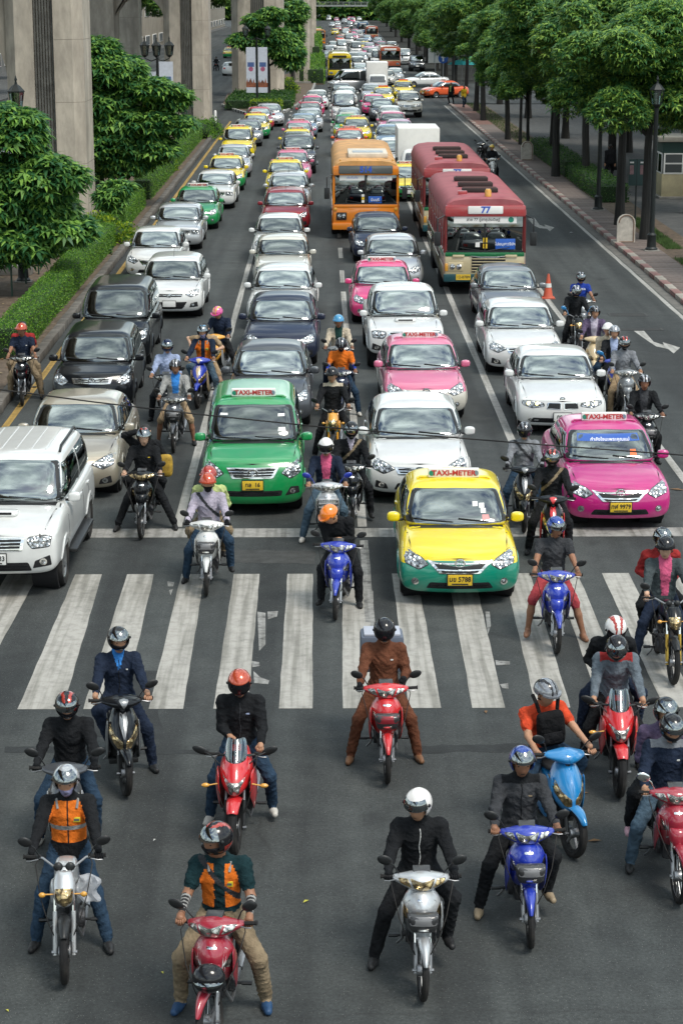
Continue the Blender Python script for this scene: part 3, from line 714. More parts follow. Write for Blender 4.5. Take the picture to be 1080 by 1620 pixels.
 for f in kb:
  c = sum((V[i] for i in f), Vector()) / 4
  if c.z > zb - .12 and cowl + .1 < c.y < rb - .1 and abs(c.x) < hw * .8: flo.append(2)
  else: flo.append(1 if (c.z < split or (c.y < .18 and c.z < nose - .02)) else 0)
 body.v = [tuple(q) for q in V]; body.f = [list(f) for f in kb]; body.m = flo
 n0 = len(body.v); body.v += [tuple(q) for q in GV]; body.f += [[i + n0 for i in f] for f in keep]; body.m += [0] * len(keep)
 if sp.get('ribs'):
  for x in (-.42, -.21, 0, .21, .42):
   for k in range(1): patch(body, bvG, strip((x * rw / .72, rt + .35), (x * rw / .72, rr - .3), .035), 'top', .012, 0, .3)
 bo = body.obj('body', [UP, LO, MATTE], root, sharp=50, fix=False)
 for wy in (wy1, wy2):
  for sx, sd in ((-1, 'left'), (1, 'right')):
   lip = MB()
   pl = [(wy + (wr + .05) * math.cos(q), wr + (wr + .05) * math.sin(q)) for q in np.linspace(0, 2 * math.pi, 28)[:-1]]
   pl = [(a, max(b, gr + .02)) for a, b in pl]
   vs = []; fs = []
   for a, b in pl:
    h = bvB.ray_cast(Vector((sx * 5, a, b)), Vector((-sx, 0, 0)))
    x = h[0].x if h[0] is not None else sx * hw
    vs += [Vector((x + sx * .016, a, b)), Vector((x + sx * .012, a + (wy - a) * .16, b + (wr - b) * .16)), Vector((x - sx * .10, a + (wy - a) * .16, b + (wr - b) * .16)), Vector((x - sx * .02, a + (a - wy) * .1, b + (b - wr) * .1))]
   n = len(pl)
   for k in range(n):
    if pl[k][1] <= gr + .025 and pl[(k + 1) % n][1] <= gr + .025: continue
    for e in range(4):
     fs.append((k * 4 + e, k * 4 + (e + 1) % 4, ((k + 1) % n) * 4 + (e + 1) % 4, ((k + 1) % n) * 4 + e))
   lip.add(vs, fs, 0)
   lip.lathe([(wr + .03, sx * hw * .5), (wr + .06, sx * hw * .93)], (0, wy, wr), 'x', 20, 1)
   lip.obj('wheel_arch', [LO, MATTE], root)
 tm, rm = wheel_mesh(wr, sp.get('ww', .20), sp.get('spokes', 8))
 for wy in (wy1, wy2):
  for sx in (-1, 1):
   t = link('wheel', tm, RUBBER, root); t.location = (sx * (hw - .12), wy, wr)
   link('rim', rm, [ALLOY, MATTE], t)
 gl = glass_ = sp.get('glass', GLASS)
 fr = MB(); patch(fr, bvG, ws, 'front', .004, 0, .05, 2, .9, .004, band=.06); fr.obj('window_seal', [BLACK], root)
 q = MB(); patch(q, bvG, ws, 'front', .007, 0, .05, 8, 0, .004); wo = q.obj('windshield', [gl], root, sharp=60)
 q = MB(); patch(q, bvG, rw_, 'rear', .006, 0, .08, 5, 0, .004); q.obj('rear_window', [GLASSD], root, sharp=60)
 for sd in ('left', 'right'):
  for pl in (sideA, sideB):
   q = MB(); patch(q, bvG, pl, sd, .005, 0, .08, 4, 0, .004); q.obj('side_window', [GLASSD], root, sharp=60)
 for (a, b) in (((-.05, .012), (-b_ * .83, .05)), ((b_ * .62, .012), (.03, .06))):
  pts = []; wp = MB()
  for k in range(6):
   t = k / 5; x = a[0] + (b[0] - a[0]) * t; z = zwb + a[1] + (b[1] - a[1]) * t + .008
   h = bvG.ray_cast(Vector((x, -9, z)), Vector((0, 1, 0)))
   if h[0] is not None: pts.append(h[0] + Vector((0, -.022, .004)))
  if len(pts) > 1: wp.tube(pts, .009, 5); wp.obj('wiper', [BLACK], root)
 wp = MB(); patch(wp, bvB, [(-b_, cowl - .03 + cu * .5), (0, cowl - .05), (b_, cowl - .03 + cu * .5), (b_ * .98, cowl + .12 + cu), (0, cowl + .08), (-b_ * .98, cowl + .12 + cu)], 'top', .004, 0, .1, 3)
 wp.obj('cowl_panel', [BLACK], root)
 zi = zb - .05
 for sx in (-1, 1):
  it = MB(); it.rbox((sx * hw * .42, (rt + bp) / 2 + .25, zi + .1), (.46, .16, .46), .06); it.rbox((sx * hw * .42, (rt + bp) / 2 + .30, zi + .40), (.26, .1, .17), .04)
  it.tube([(sx * hw * .42, (rt + bp) / 2 + .3, zi + .2), (sx * hw * .42, (rt + bp) / 2 + .3, zi + .4)], .02, 6); it.obj('front_seat', [MATTE], root)
 it = MB(); it.rbox((0, rr - .1, zi + .08), (hw * 1.45, .16, .4), .06); it.obj('rear_seat', [MATTE], root)
 it = MB(); it.rbox((0, cowl + .35, zi + .03), (hw * 1.5, .5, .12), .05); it.obj('dashboard', [MATTE], root)
 q = MB(); rot = Matrix.Rotation(R(-62), 3, 'X')
 q.ring([(.19 + .014 * math.cos(a), .014 * math.sin(a)) for a in np.linspace(0, 2 * math.pi, 7)[:-1]], (-hw * .42, cowl + .62, zi + .16), 'z', 24, 0, rot)
 q.box((-hw * .42, cowl + .62, zi + .16), (.36, .03, .02), 0, rot); q.tube([(-hw * .42, cowl + .62, zi + .16), (-hw * .42, cowl + .4, zi + .06)], .03, 6)
 q.obj('steering_wheel', [BLACK], root)
 q = MB(); h = bvG.ray_cast(Vector((0, -9, zwt - .08)), Vector((0, 1, 0)))
 if h[0] is not None:
  q.rbox(h[0] + Vector((0, .12, 0)), (.24, .03, .07), .01); q.obj('rear_view_mirror', [BLACK], root)
 mz = zb + sp.get('mirz', .10); my = cowl + .42
 for sx in (-1, 1):
  q = MB(); c = Vector((sx * (hw + .075), my, mz))
  rows = [[(my + dy, mz + dz, 1, 0) for dz in (0, 0)] for dy in (0, 0)]
  PP = []
  for dx, sc in ((-.10, .75), (0, 1), (.10, .8)):
   PP.append([[(c.x + sx * dx, c.y + dy * sc + sx * 0, c.z + dz * sc * (1 if dz > 0 else .9)) for dz in (-.085, 0, .085)] for dy in (-.075, 0, .07)])
  vv, ff = subdiv(*lattice(PP), 2); q.add(vv, ff, 0)
  q.tube([(sx * (hw - .07), my + .05, mz - .06), (sx * (hw + .03), my + .02, mz - .05)], .022, 6, 1)
  mo = q.obj('door_mirror', [sp.get('mirmat', UP), BLACK], root, sharp=60)
  q = MB(); q.rbox((c.x, c.y + .066, c.z), (.15, .012, .11), .005); q.obj('mirror_glass', [CHROME], mo)
# face
 F_ = sp['face']
 lm = sp.get('lampm', LAMP)
 hl = F_['lamp']
 for sx in (-1, 1):
  pl = rpoly(hl if sx > 0 else mirror(hl), .03, 3)
  q = MB(); patch(q, bvB, pl, 'front', .003, 0, .05, 3, 0, .01); b0 = q.obj('headlight', [BLACK], root, sharp=50)
  cx = sum(p[0] for p in pl) / len(pl); cz = sum(p[1] for p in pl) / len(pl)
  q = MB(); patch(q, bvB, [(cx + (a - cx) * .93, cz + (b - cz) * .88) for a, b in pl], 'front', .010, 0, .04, 4, 0, .012); q.obj('lens', [lm], b0, sharp=60)
  q = MB()
  for ox, rr_ in F_.get('bulbs', ((-.06, .05), (.07, .045))):
   x = cx + sx * -ox * -1 * 1.0; x = cx + sx * ox
   h = bvB.ray_cast(Vector((x, -9, cz)), Vector((0, 1, 0)))
   if h[0] is not None:
    q.ball(h[0] + Vector((0, .01, -.004)), (rr_, .03, rr_), 12, 7)
  if q.v: q.obj('lamp_bulb', [F_.get('bulbm', CHROME)], b0)
 if 'grille' in F_:
  for pl in F_['grille']:
   pl = rpoly(pl, F_.get('gr', .02), 3)
   q = MB(); patch(q, bvB, pl, 'front', .004, 0, .06, 4, 0, .01); go = q.obj('grille', [BLACK], root, sharp=50)
   q = MB()
   if F_.get('surround'): q2 = MB(); patch(q2, bvB, pl, 'front', .010, 0, .06, 1, F_['surround'], .012); q2.obj('grille_surround', [CHROME], go)
   xs = [p[0] for p in pl]; zs = [p[1] for p in pl]
   if F_.get('vert'):
    n = F_['vert']
    for k in range(n):
     x = min(xs) + (max(xs) - min(xs)) * (k + .5) / n
     patch(q, bvB, strip((x, min(zs) + .02), (x, max(zs) - .02), .008), 'front', .012, 0, .1, 1)
   else:
    for k in range(F_.get('bars', 3)):
     z = min(zs) + (max(zs) - min(zs)) * (k + .6) / F_.get('bars', 3)
     xin = []
     for i in range(len(pl)):
      (x0, z0), (x1, z1) = pl[i - 1], pl[i]
      if (z0 - z) * (z1 - z) < 0: xin.append(x0 + (x1 - x0) * (z - z0) / (z1 - z0))
     if len(xin) >= 2: patch(q, bvB, strip((min(xin) + .01, z), (max(xin) - .01, z), F_.get('barw', .016)), 'front', .014, 0, .08, 1, 0, .012)
   if q.v: q.obj('grille_bar', [F_.get('barm', CHROME)], go)
 if F_.get('emblem'):
  ez, er = F_['emblem']; h = bvB.ray_cast(Vector((0, -9, ez)), Vector((0, 1, 0)))
  if h[0] is not None:
   q = MB(); c = h[0] + Vector((0, -.02, 0))
   q.ring([(er + .009 * math.cos(a), .009 * math.sin(a)) for a in np.linspace(0, 2 * math.pi, 7)[:-1]], c, 'y', 22, 0, Matrix.Diagonal((1.35, 1, 1)))
   if F_.get('emb') == 'T':
    q.ring([(er * .5 + .007 * math.cos(a), .007 * math.sin(a)) for a in np.linspace(0, 2 * math.pi, 6)[:-1]], c + Vector((0, 0, er * .42)), 'y', 18, 0, Matrix.Diagonal((1.9, 1, .9)))
    q.ring([(er * .45 + .007 * math.cos(a), .007 * math.sin(a)) for a in np.linspace(0, 2 * math.pi, 6)[:-1]], c, 'y', 18, 0, Matrix.Diagonal((.75, 1, 2.0)))
   else: q.lathe([(er * .8, 0), (0, -.01)], c, 'y', 16)
   q.obj('emblem', [CHROME], root)
 for pl in F_.get('intake', ()):
  pl = rpoly(pl, .03, 3); q = MB(); patch(q, bvB, pl, 'front', .003, 0, .07, 3, 0, .01); io = q.obj('air_intake', [MATTE], root, sharp=50)
  zs = [p[1] for p in pl]; xs = [p[0] for p in pl]; q = MB()
  for k in range(2):
   z = min(zs) + (max(zs) - min(zs)) * (k + 1) / 3
   patch(q, bvB, strip((min(xs) + .06, z), (max(xs) - .06, z), .014), 'front', .009, 0, .1, 1)
  q.obj('intake_slat', [BLACK], io)
 for sx in (-1, 1):
  if F_.get('fog'):
   fx, fz, fr_ = F_['fog']
   if F_.get('fogpit'):
    pl = F_['fogpit'] if sx > 0 else mirror(F_['fogpit']); q = MB(); patch(q, bvB, rpoly(pl, .02, 3), 'front', .003, 0, .06, 3, 0, .01); q.obj('fog_lamp_recess', [MATTE], root, sharp=50)
   pl = [(sx * fx + fr_ * math.cos(a), fz + fr_ * math.sin(a)) for a in np.linspace(0, 2 * math.pi, 17)[:-1]]
   q = MB(); patch(q, bvB, pl, 'front', .008, 0, .05, 2, 0, .014); fo = q.obj('fog_lamp', [CHROME], root)
   pl = [(sx * fx + fr_ * .62 * math.cos(a), fz + fr_ * .62 * math.sin(a)) for a in np.linspace(0, 2 * math.pi, 13)[:-1]]
   q = MB(); patch(q, bvB, pl, 'front', .012, 0, .05, 2, 0, .006); q.obj('lens', [LAMP], fo)
 q = MB()
 for sx in (-1, 1):
  patch(q, bvB, strip((sx * hw * .80, .30), (sx * hw * .86, cowl - .08), .017), 'top', .003, 0, .08, 1, 0, .004)
 patch(q, bvB, [(-hw * .74, nose - .005), (hw * .74, nose - .005), (hw * .74, nose + .011), (0, nose + .014), (-hw * .74, nose + .011)], 'front', .0025, 0, .08, 1, 0, .004)
 for sd in ('left', 'right'):
  for yy in (cowl + .18, bp + .02, min(rb - .05, wy2 - .1)):
   patch(q, bvB, strip((yy, gr + .12), (yy, zb - .02), .017), sd, .0025, 0, .1, 1, 0, .004)
  patch(q, bvB, strip((cowl + .2, gr + .1), (wy2 - wr - .1, gr + .1), .02), sd, .0025, 0, .2, 1, 0, .004)
 q.obj('shut_line', [MATTE], root)
 for sd, sx in (('left', -1), ('right', 1)):
  for yy in (bp - .22, min(rb - .35, wy2 - .15)):
   h = bvB.ray_cast(Vector((sx * 5, yy, zb - .12)), Vector((-sx, 0, 0)))
   if h[0] is not None:
    q = MB(); q.rbox(h[0] + Vector((sx * .012, 0, 0)), (.03, .17, .03), .01); q.obj('door_handle', [sp.get('handle', UP)], root)
  q = MB(); patch(q, bvB, rpoly([(sx * hw * .55, tail - .28), (sx * hw * .86, tail - .26), (sx * hw * .88, tail - .08), (sx * hw * .58, tail - .10)] if sx > 0 else mirror([(hw * .55, tail - .28), (hw * .86, tail - .26), (hw * .88, tail - .08), (hw * .58, tail - .10)]), .03), 'rear', .005, 0, .07, 3)
  q.obj('tail_light', [REDL], root)
 pz = F_.get('plate', .46); h = bvB.ray_cast(Vector((0, -9, pz)), Vector((0, 1, 0)))
 q = MB(); c = h[0] + Vector((0, -.02, 0)); q.rbox(c, (.36, .02, .165), .006); po = q.obj('number_plate', [sp.get('platem', PLATEW)], root)
 q = MB(); q.box(c + Vector((0, .004, 0)), (.385, .018, .19)); q.obj('plate_frame', [BLACK], po)
 root['plate_at'] = tuple(c + Vector((0, -.0125, 0)))
 if sp.get('scoop'):
  q = MB(); h = bvB.ray_cast(Vector((0, cowl - .42, 9)), Vector((0, 0, -1))); c = h[0]
  P = [[[(x * jx, c.y + dy, c.z + z) for z in (-.04, zt)] for jx in (-1, -.5, .5, 1)] for dy, x, zt in ((-.16, .26, .055), (0, .28, .075), (.22, .24, .02))]
  v_, f_ = subdiv(*lattice(P), 2); q.add(v_, f_, 0); s0 = q.obj('bonnet_scoop', [UP], root, sharp=50)
  q = MB(); q.rbox((0, c.y - .135, c.z + .028), (.36, .04, .035), .01); q.obj('scoop_slot', [MATTE], s0)
 if sp.get('rails'):
  for sx in (-1, 1):
   pts = [(sx * hw * (rw - .06), rt + .35 + (rr - rt - .6) * t, H + (.06 if 0 < t < 1 else -.01)) for t in (0, .08, .35, .65, .92, 1)]
   q = MB(); q.tube(pts, .022, 8); q.obj('roof_rail', [BLACK], root)
 if sp.get('rails'):
  for sx in (-1, 1):
   q = MB(); q.rbox((sx * (hw + .03), (wy1 + wy2) / 2, gr + .03), (.2, wy2 - wy1 - 2 * wr - .1, .06), .02); q.obj('side_step', [BLACK], root)
 if sp.get('bed'):
  q = MB(); y0 = rb + .08
  q.rbox((0, (y0 + Ln - .1) / 2, deck - .02), (W * .8, Ln - .2 - y0, .03), .01); q.obj('bed_cover', [BLACK], root)
 if sp.get('antenna'):
  q = MB(); q.tube([(0, rt + .2, H + .03), (0, rt + .42, H + .32)], .006, 5); q.obj('antenna', [BLACK], root)
 root['dims'] = (Ln, W, H); root['roof'] = (rt, rr)
 return Proto(root)
FACE = {
'corolla': dict(lamp=[(.45, .66), (.60, .575), (.81, .655), (.86, .82), (.74, .825), (.54, .735)], grille=[[(-.49, .725), (-.30, .54), (.30, .54), (.49, .725), (.28, .675), (0, .64), (-.28, .675)]], gr=.02, bars=2, surround=.86, barw=.022,
 emblem=(.69, .055), emb='T', intake=[[(-.50, .30), (.50, .30), (.44, .40), (-.44, .40)]], fog=(.66, .40, .055), plate=.45),
'camry': dict(lamp=[(.42, .665), (.64, .57), (.84, .65), (.87, .82), (.74, .82), (.50, .715)], grille=[[(-.46, .70), (-.38, .57), (.38, .57), (.46, .70)]], bars=3, surround=.88, emblem=(.66, .055), emb='T',
 intake=[[(-.46, .29), (.46, .29), (.40, .42), (-.40, .42)]], fog=(.68, .37, .05), fogpit=[(.56, .30), (.80, .32), (.78, .46), (.60, .40)], plate=.47),
'bmw': dict(lamp=[(.36, .64), (.62, .59), (.82, .66), (.84, .75), (.60, .74), (.38, .71)], grille=[[(-.33, .60), (-.03, .58), (-.03, .72), (-.30, .72)], [(.03, .58), (.33, .60), (.30, .72), (.03, .72)]], vert=9, surround=.86, barm=BLACK, surm=CHROME, bulbm=mat('lit_ring', (1.0, .85, .35), .3, emit=1.6), emblem=(.79, .035),
 intake=[[(-.66, .30), (.66, .30), (.60, .40), (-.60, .40)]], fog=(.66, .355, .04), plate=.43, bulbs=((-.09, .05), (.08, .05))),
'innova': dict(lamp=[(.49, .775), (.66, .67), (.83, .76), (.87, 1.0), (.77, .99), (.56, .845)], grille=[[(-.46, .88), (-.36, .70), (.36, .70), (.46, .88)]], bars=4, surround=.88, barw=.012, emblem=(.80, .065), emb='T',
 intake=[[(-.50, .38), (.50, .38), (.52, .48), (-.52, .48)]], fog=(.70, .46, .05), fogpit=[(.56, .38), (.82, .42), (.80, .54), (.66, .54)], plate=.585),
'truck': dict(lamp=[(.48, .90), (.56, .80), (.82, .82), (.85, .98), (.74, 1.0), (.50, .98)], grille=[[(-.45, .98), (-.42, .78), (.42, .78), (.45, .98)]], bars=4, surround=.9, emblem=(.88, .065), emb='T',
 intake=[[(-.55, .46), (.55, .46), (.50, .60), (-.50, .60)]], fog=(.72, .60, .055), fogpit=[(.56, .50), (.84, .54), (.82, .70), (.60, .62)], plate=.66),
'mpv': dict(lamp=[(.50, .76), (.64, .66), (.82, .74), (.86, .94), (.78, .96), (.58, .84)], grille=[[(-.44, .84), (-.40, .72), (.40, .72), (.44, .84)]], bars=3, surround=.86, emblem=(.79, .055), emb='T',
 intake=[[(-.48, .32), (.48, .32), (.42, .46), (-.42, .46)]], fog=(.66, .42, .05), plate=.54),
'hatch': dict(lamp=[(.44, .70), (.60, .62), (.80, .68), (.84, .84), (.74, .84), (.50, .76)], grille=[[(-.38, .72), (-.34, .64), (.34, .64), (.38, .72)]], bars=1, emblem=(.68, .045),
 intake=[[(-.50, .50), (.50, .50), (.36, .30), (-.36, .30)]], fog=(.66, .42, .045), fogpit=[(.56, .34), (.80, .36), (.78, .50), (.60, .46)], plate=.45),
'box': dict(lamp=[(.52, .60), (.82, .60), (.82, .76), (.52, .76)], grille=[[(-.48, .76), (-.46, .58), (.46, .58), (.48, .76)]], bars=5, surround=.92, emblem=None, intake=[[(-.5, .30), (.5, .30), (.48, .38), (-.48, .38)]], plate=.46),
'van': dict(lamp=[(.56, .78), (.66, .70), (.82, .74), (.84, .98), (.74, 1.0), (.60, .86)], grille=[[(-.5, .84), (-.46, .72), (.46, .72), (.5, .84)]], bars=2, surround=.9, emblem=(.78, .055), emb='T', intake=[[(-.5, .36), (.5, .36), (.46, .48), (-.46, .48)]], fog=(.7, .44, .045), plate=.56),
}
SPEC = {
'sedan': dict(L=4.54, W=1.76, H=1.47, cowl=1.12, rear_base=3.75, roof_front=1.95, roof_rear=3.05, wb=2.6, axle=.90, face=FACE['corolla'], hood=.97, nose=.735, belt=.93, spokes=7),
'saloon': dict(L=4.82, W=1.82, H=1.47, cowl=1.22, rear_base=4.05, roof_front=2.05, roof_rear=3.25, wb=2.77, axle=.95, face=FACE['camry'], hood=.98, nose=.745, belt=.94, spokes=10, wr=.32),
'sport_saloon': dict(L=4.62, W=1.81, H=1.43, cowl=1.35, rear_base=3.9, roof_front=2.12, roof_rear=3.15, wb=2.81, axle=.80, face=FACE['bmw'], hood=.97, nose=.74, belt=.93, spokes=10, wr=.325, blunt=.5, lampm=LAMP, split=.3),
'mpv': dict(L=4.58, W=1.77, H=1.75, cowl=.98, rear_base=4.25, roof_front=1.75, roof_rear=3.95, wb=2.75, axle=.90, face=FACE['innova'], hood=1.14, nose=.93, belt=1.06, deck=1.1, tail=1.1, ribs=True, should=.82, roofw=.76, wr=.32, split=.3, wsb=.02),
'people_carrier': dict(L=4.8, W=1.82, H=1.77, cowl=.85, rear_base=4.5, roof_front=1.75, roof_rear=4.15, wb=2.95, axle=.92, face=FACE['mpv'], hood=1.10, nose=.90, belt=1.02, deck=1.06, tail=1.06, should=.78, roofw=.76, wr=.335, glass=GLASSD, split=.3),
'estate': dict(L=4.5, W=1.75, H=1.55, cowl=.92, rear_base=4.2, roof_front=1.75, roof_rear=3.75, wb=2.72, axle=.88, face=FACE['mpv'], hood=1.03, nose=.86, belt=.98, deck=1.02, tail=1.02, should=.74, roofw=.74, wr=.32, glass=GLASSD, split=.3, wscurve=.2),
'suv': dict(L=4.7, W=1.84, H=1.84, cowl=1.18, rear_base=4.4, roof_front=1.85, roof_rear=4.15, wb=2.75, axle=.95, face=FACE['truck'], hood=1.22, nose=1.0, belt=1.14, deck=1.18, tail=1.15, should=.88, sill=.40, lift=.16, roofw=.77, wr=.38, ww=.26, ribs=True, rails=True, scoop=True, spokes=6, split=.3, blunt=.7, sweep=.16),
'pickup': dict(L=5.2, W=1.83, H=1.80, cowl=1.18, rear_base=3.2, roof_front=1.85, roof_rear=2.9, wb=3.08, axle=.95, face=FACE['truck'], hood=1.18, nose=.98, belt=1.10, deck=1.12, tail=1.08, should=.86, sill=.42, lift=.16, roofw=.76, wr=.37, ww=.25, scoop=True, bed=True, ribs=True, spokes=6, split=.3, blunt=.7, sweep=.16, bpillar=2.35),
'hatchback': dict(L=4.34, W=1.82, H=1.50, cowl=1.02, rear_base=4.0, roof_front=1.85, roof_rear=3.55, wb=2.64, axle=.90, face=FACE['hatch'], hood=.99, nose=.80, belt=.95, deck=1.05, tail=1.02, should=.70, wr=.32, antenna=True, spokes=5, split=.3),
'old_saloon': dict(L=4.75, W=1.76, H=1.44, cowl=1.35, rear_base=4.0, roof_front=2.0, roof_rear=3.15, wb=2.77, axle=.95, face=FACE['box'], hood=.95, nose=.80, belt=.91, blunt=.15, sweep=.06, should=.66, roofw=.76, wscurve=.07, split=.3),
'van': dict(L=4.84, W=1.74, H=2.10, cowl=.50, rear_base=4.65, roof_front=1.25, roof_rear=4.5, wb=2.57, axle=1.0, face=FACE['van'], hood=1.18, nose=.98, belt=1.10, deck=1.15, tail=1.15, should=.84, roofw=.82, beltw=.96, wr=.33, split=.3, sweep=.14),
}
for k, s in SPEC.items():
 s.setdefault('split', .66)
CARP = {k: make_car({'sedan': 'sedan_car', 'saloon': 'saloon_car', 'sport_saloon': 'sports_saloon', 'mpv': 'minivan', 'people_carrier': 'people_carrier', 'estate': 'compact_estate', 'suv': 'off_road_car', 'pickup': 'pickup_truck', 'hatchback': 'hatchback_car', 'old_saloon': 'boxy_saloon', 'van': 'passenger_van'}[k], s) for k, s in SPEC.items()}
PAINTS = {
'white': paint('white', (.63, .635, .62)), 'cream': paint('cream_white', (.56, .54, .47)), 'silver': paint('silver', (.55, .56, .57), .55), 'champagne': paint('champagne', (.42, .37, .29), .5),
'grey': paint('grey', (.20, .21, .22), .5), 'darkgrey': paint('dark_grey', (.085, .09, .10), .45), 'black': paint('black', (.005, .006, .008)), 'navy': paint('navy', (.02, .026, .05), .2),
'blue': paint('light_blue', (.22, .32, .42), .4), 'red': paint('red', (.40, .035, .045)), 'maroon': paint('maroon', (.24, .02, .03), .2), 'green': paint('taxi_green', (.004, .25, .065)), 'teal': paint('taxi_teal', (.0, .22, .14)),
'yellow': paint('taxi_yellow', (.78, .60, .0)), 'magenta': paint('taxi_magenta', (.46, .004, .165)), 'pink': paint('taxi_pink', (.60, .14, .25)), 'rose': paint('taxi_rose', (.62, .035, .17)), 'orange': paint('taxi_orange', (.72, .10, .02)), 'lilac': paint('lilac', (.50, .34, .46), .2),
}
def taxi_sign(root, rt, H, W, lit=True, sgn='TAXI-METER', sedan=True):
 y = rt + .28; z = H + .10
 q = MB(); q.rbox((0, y, z), (.80, .10, .14), .015); so_ = q.obj('roof_sign', [WHITEP], root)
 q = MB(); q.tube([(-W * .33, y, H - .0), (-W * .30, y, H + .035), (W * .30, y, H + .035), (W * .33, y, H - .0)], .022, 6); q.obj('sign_bar', [UPX[0]], so_)
 text('sign_text', sgn, .115, (0, y - .0535, z), FRONT, REDTXT, so_, .004, 1.08)
 for sx, mm in ((-1, 'teal'), (1, 'blue')):
  q = MB(); q.lathe([(.045, 0), (.045, -.004), (0, -.005)], (sx * .345, y - .05, z), 'y', 12); q.obj('sign_badge', [PAINTS[mm]], so_)
UPX = [None]
CARN = {}
def car(kind, up, lo, px, py, label, cat='car', group=None, yaw=0.0, plate=None, platey=False, taxi=False, zref=.22, at=None, low=False, scale=1.0, lampm=None):
 pr = CARP[kind]; sp = SPEC[kind]
 loc = at if at is not None else g(px, py, sp.get('sill', .22)); loc = Vector((loc[0], loc[1], 0))
 pm = {UP: PAINTS[up], LO: PAINTS[lo or up]}
 if platey: pm[PLATEW] = PLATEY
 if lampm: pm[LAMP] = lampm
 r = copytree(pr, loc, R(yaw + (sum(map(ord, label)) % 31 - 15) * .09), pm, scale=scale)
 r.name = ('taxi' if taxi else pr.root.name.split('.')[0])
 r['label'] = label; r['category'] = 'taxi' if taxi else cat
 if group: r['group'] = group
 for k in ('plate_at', 'dims', 'roof'):
  if k in r: del r[k]
 if taxi:
  UPX[0] = PAINTS[up]; taxi_sign(r, sp['roof_front'], sp['H'], sp['W'])
 if plate:
  c = pr.root['plate_at']
  text('plate_text', plate, .105, (c[0], c[1], c[2] + .012), FRONT, DARKTXT, r, .002, .9)
  q = MB(); q.box((c[0], c[1], c[2] - .06), (.24, .003, .018)); q.obj('plate_line', [DARKTXT], r)
 return r
BGLASS = glassmat('bus_glass', (.028, .04, .04), .15, .9)
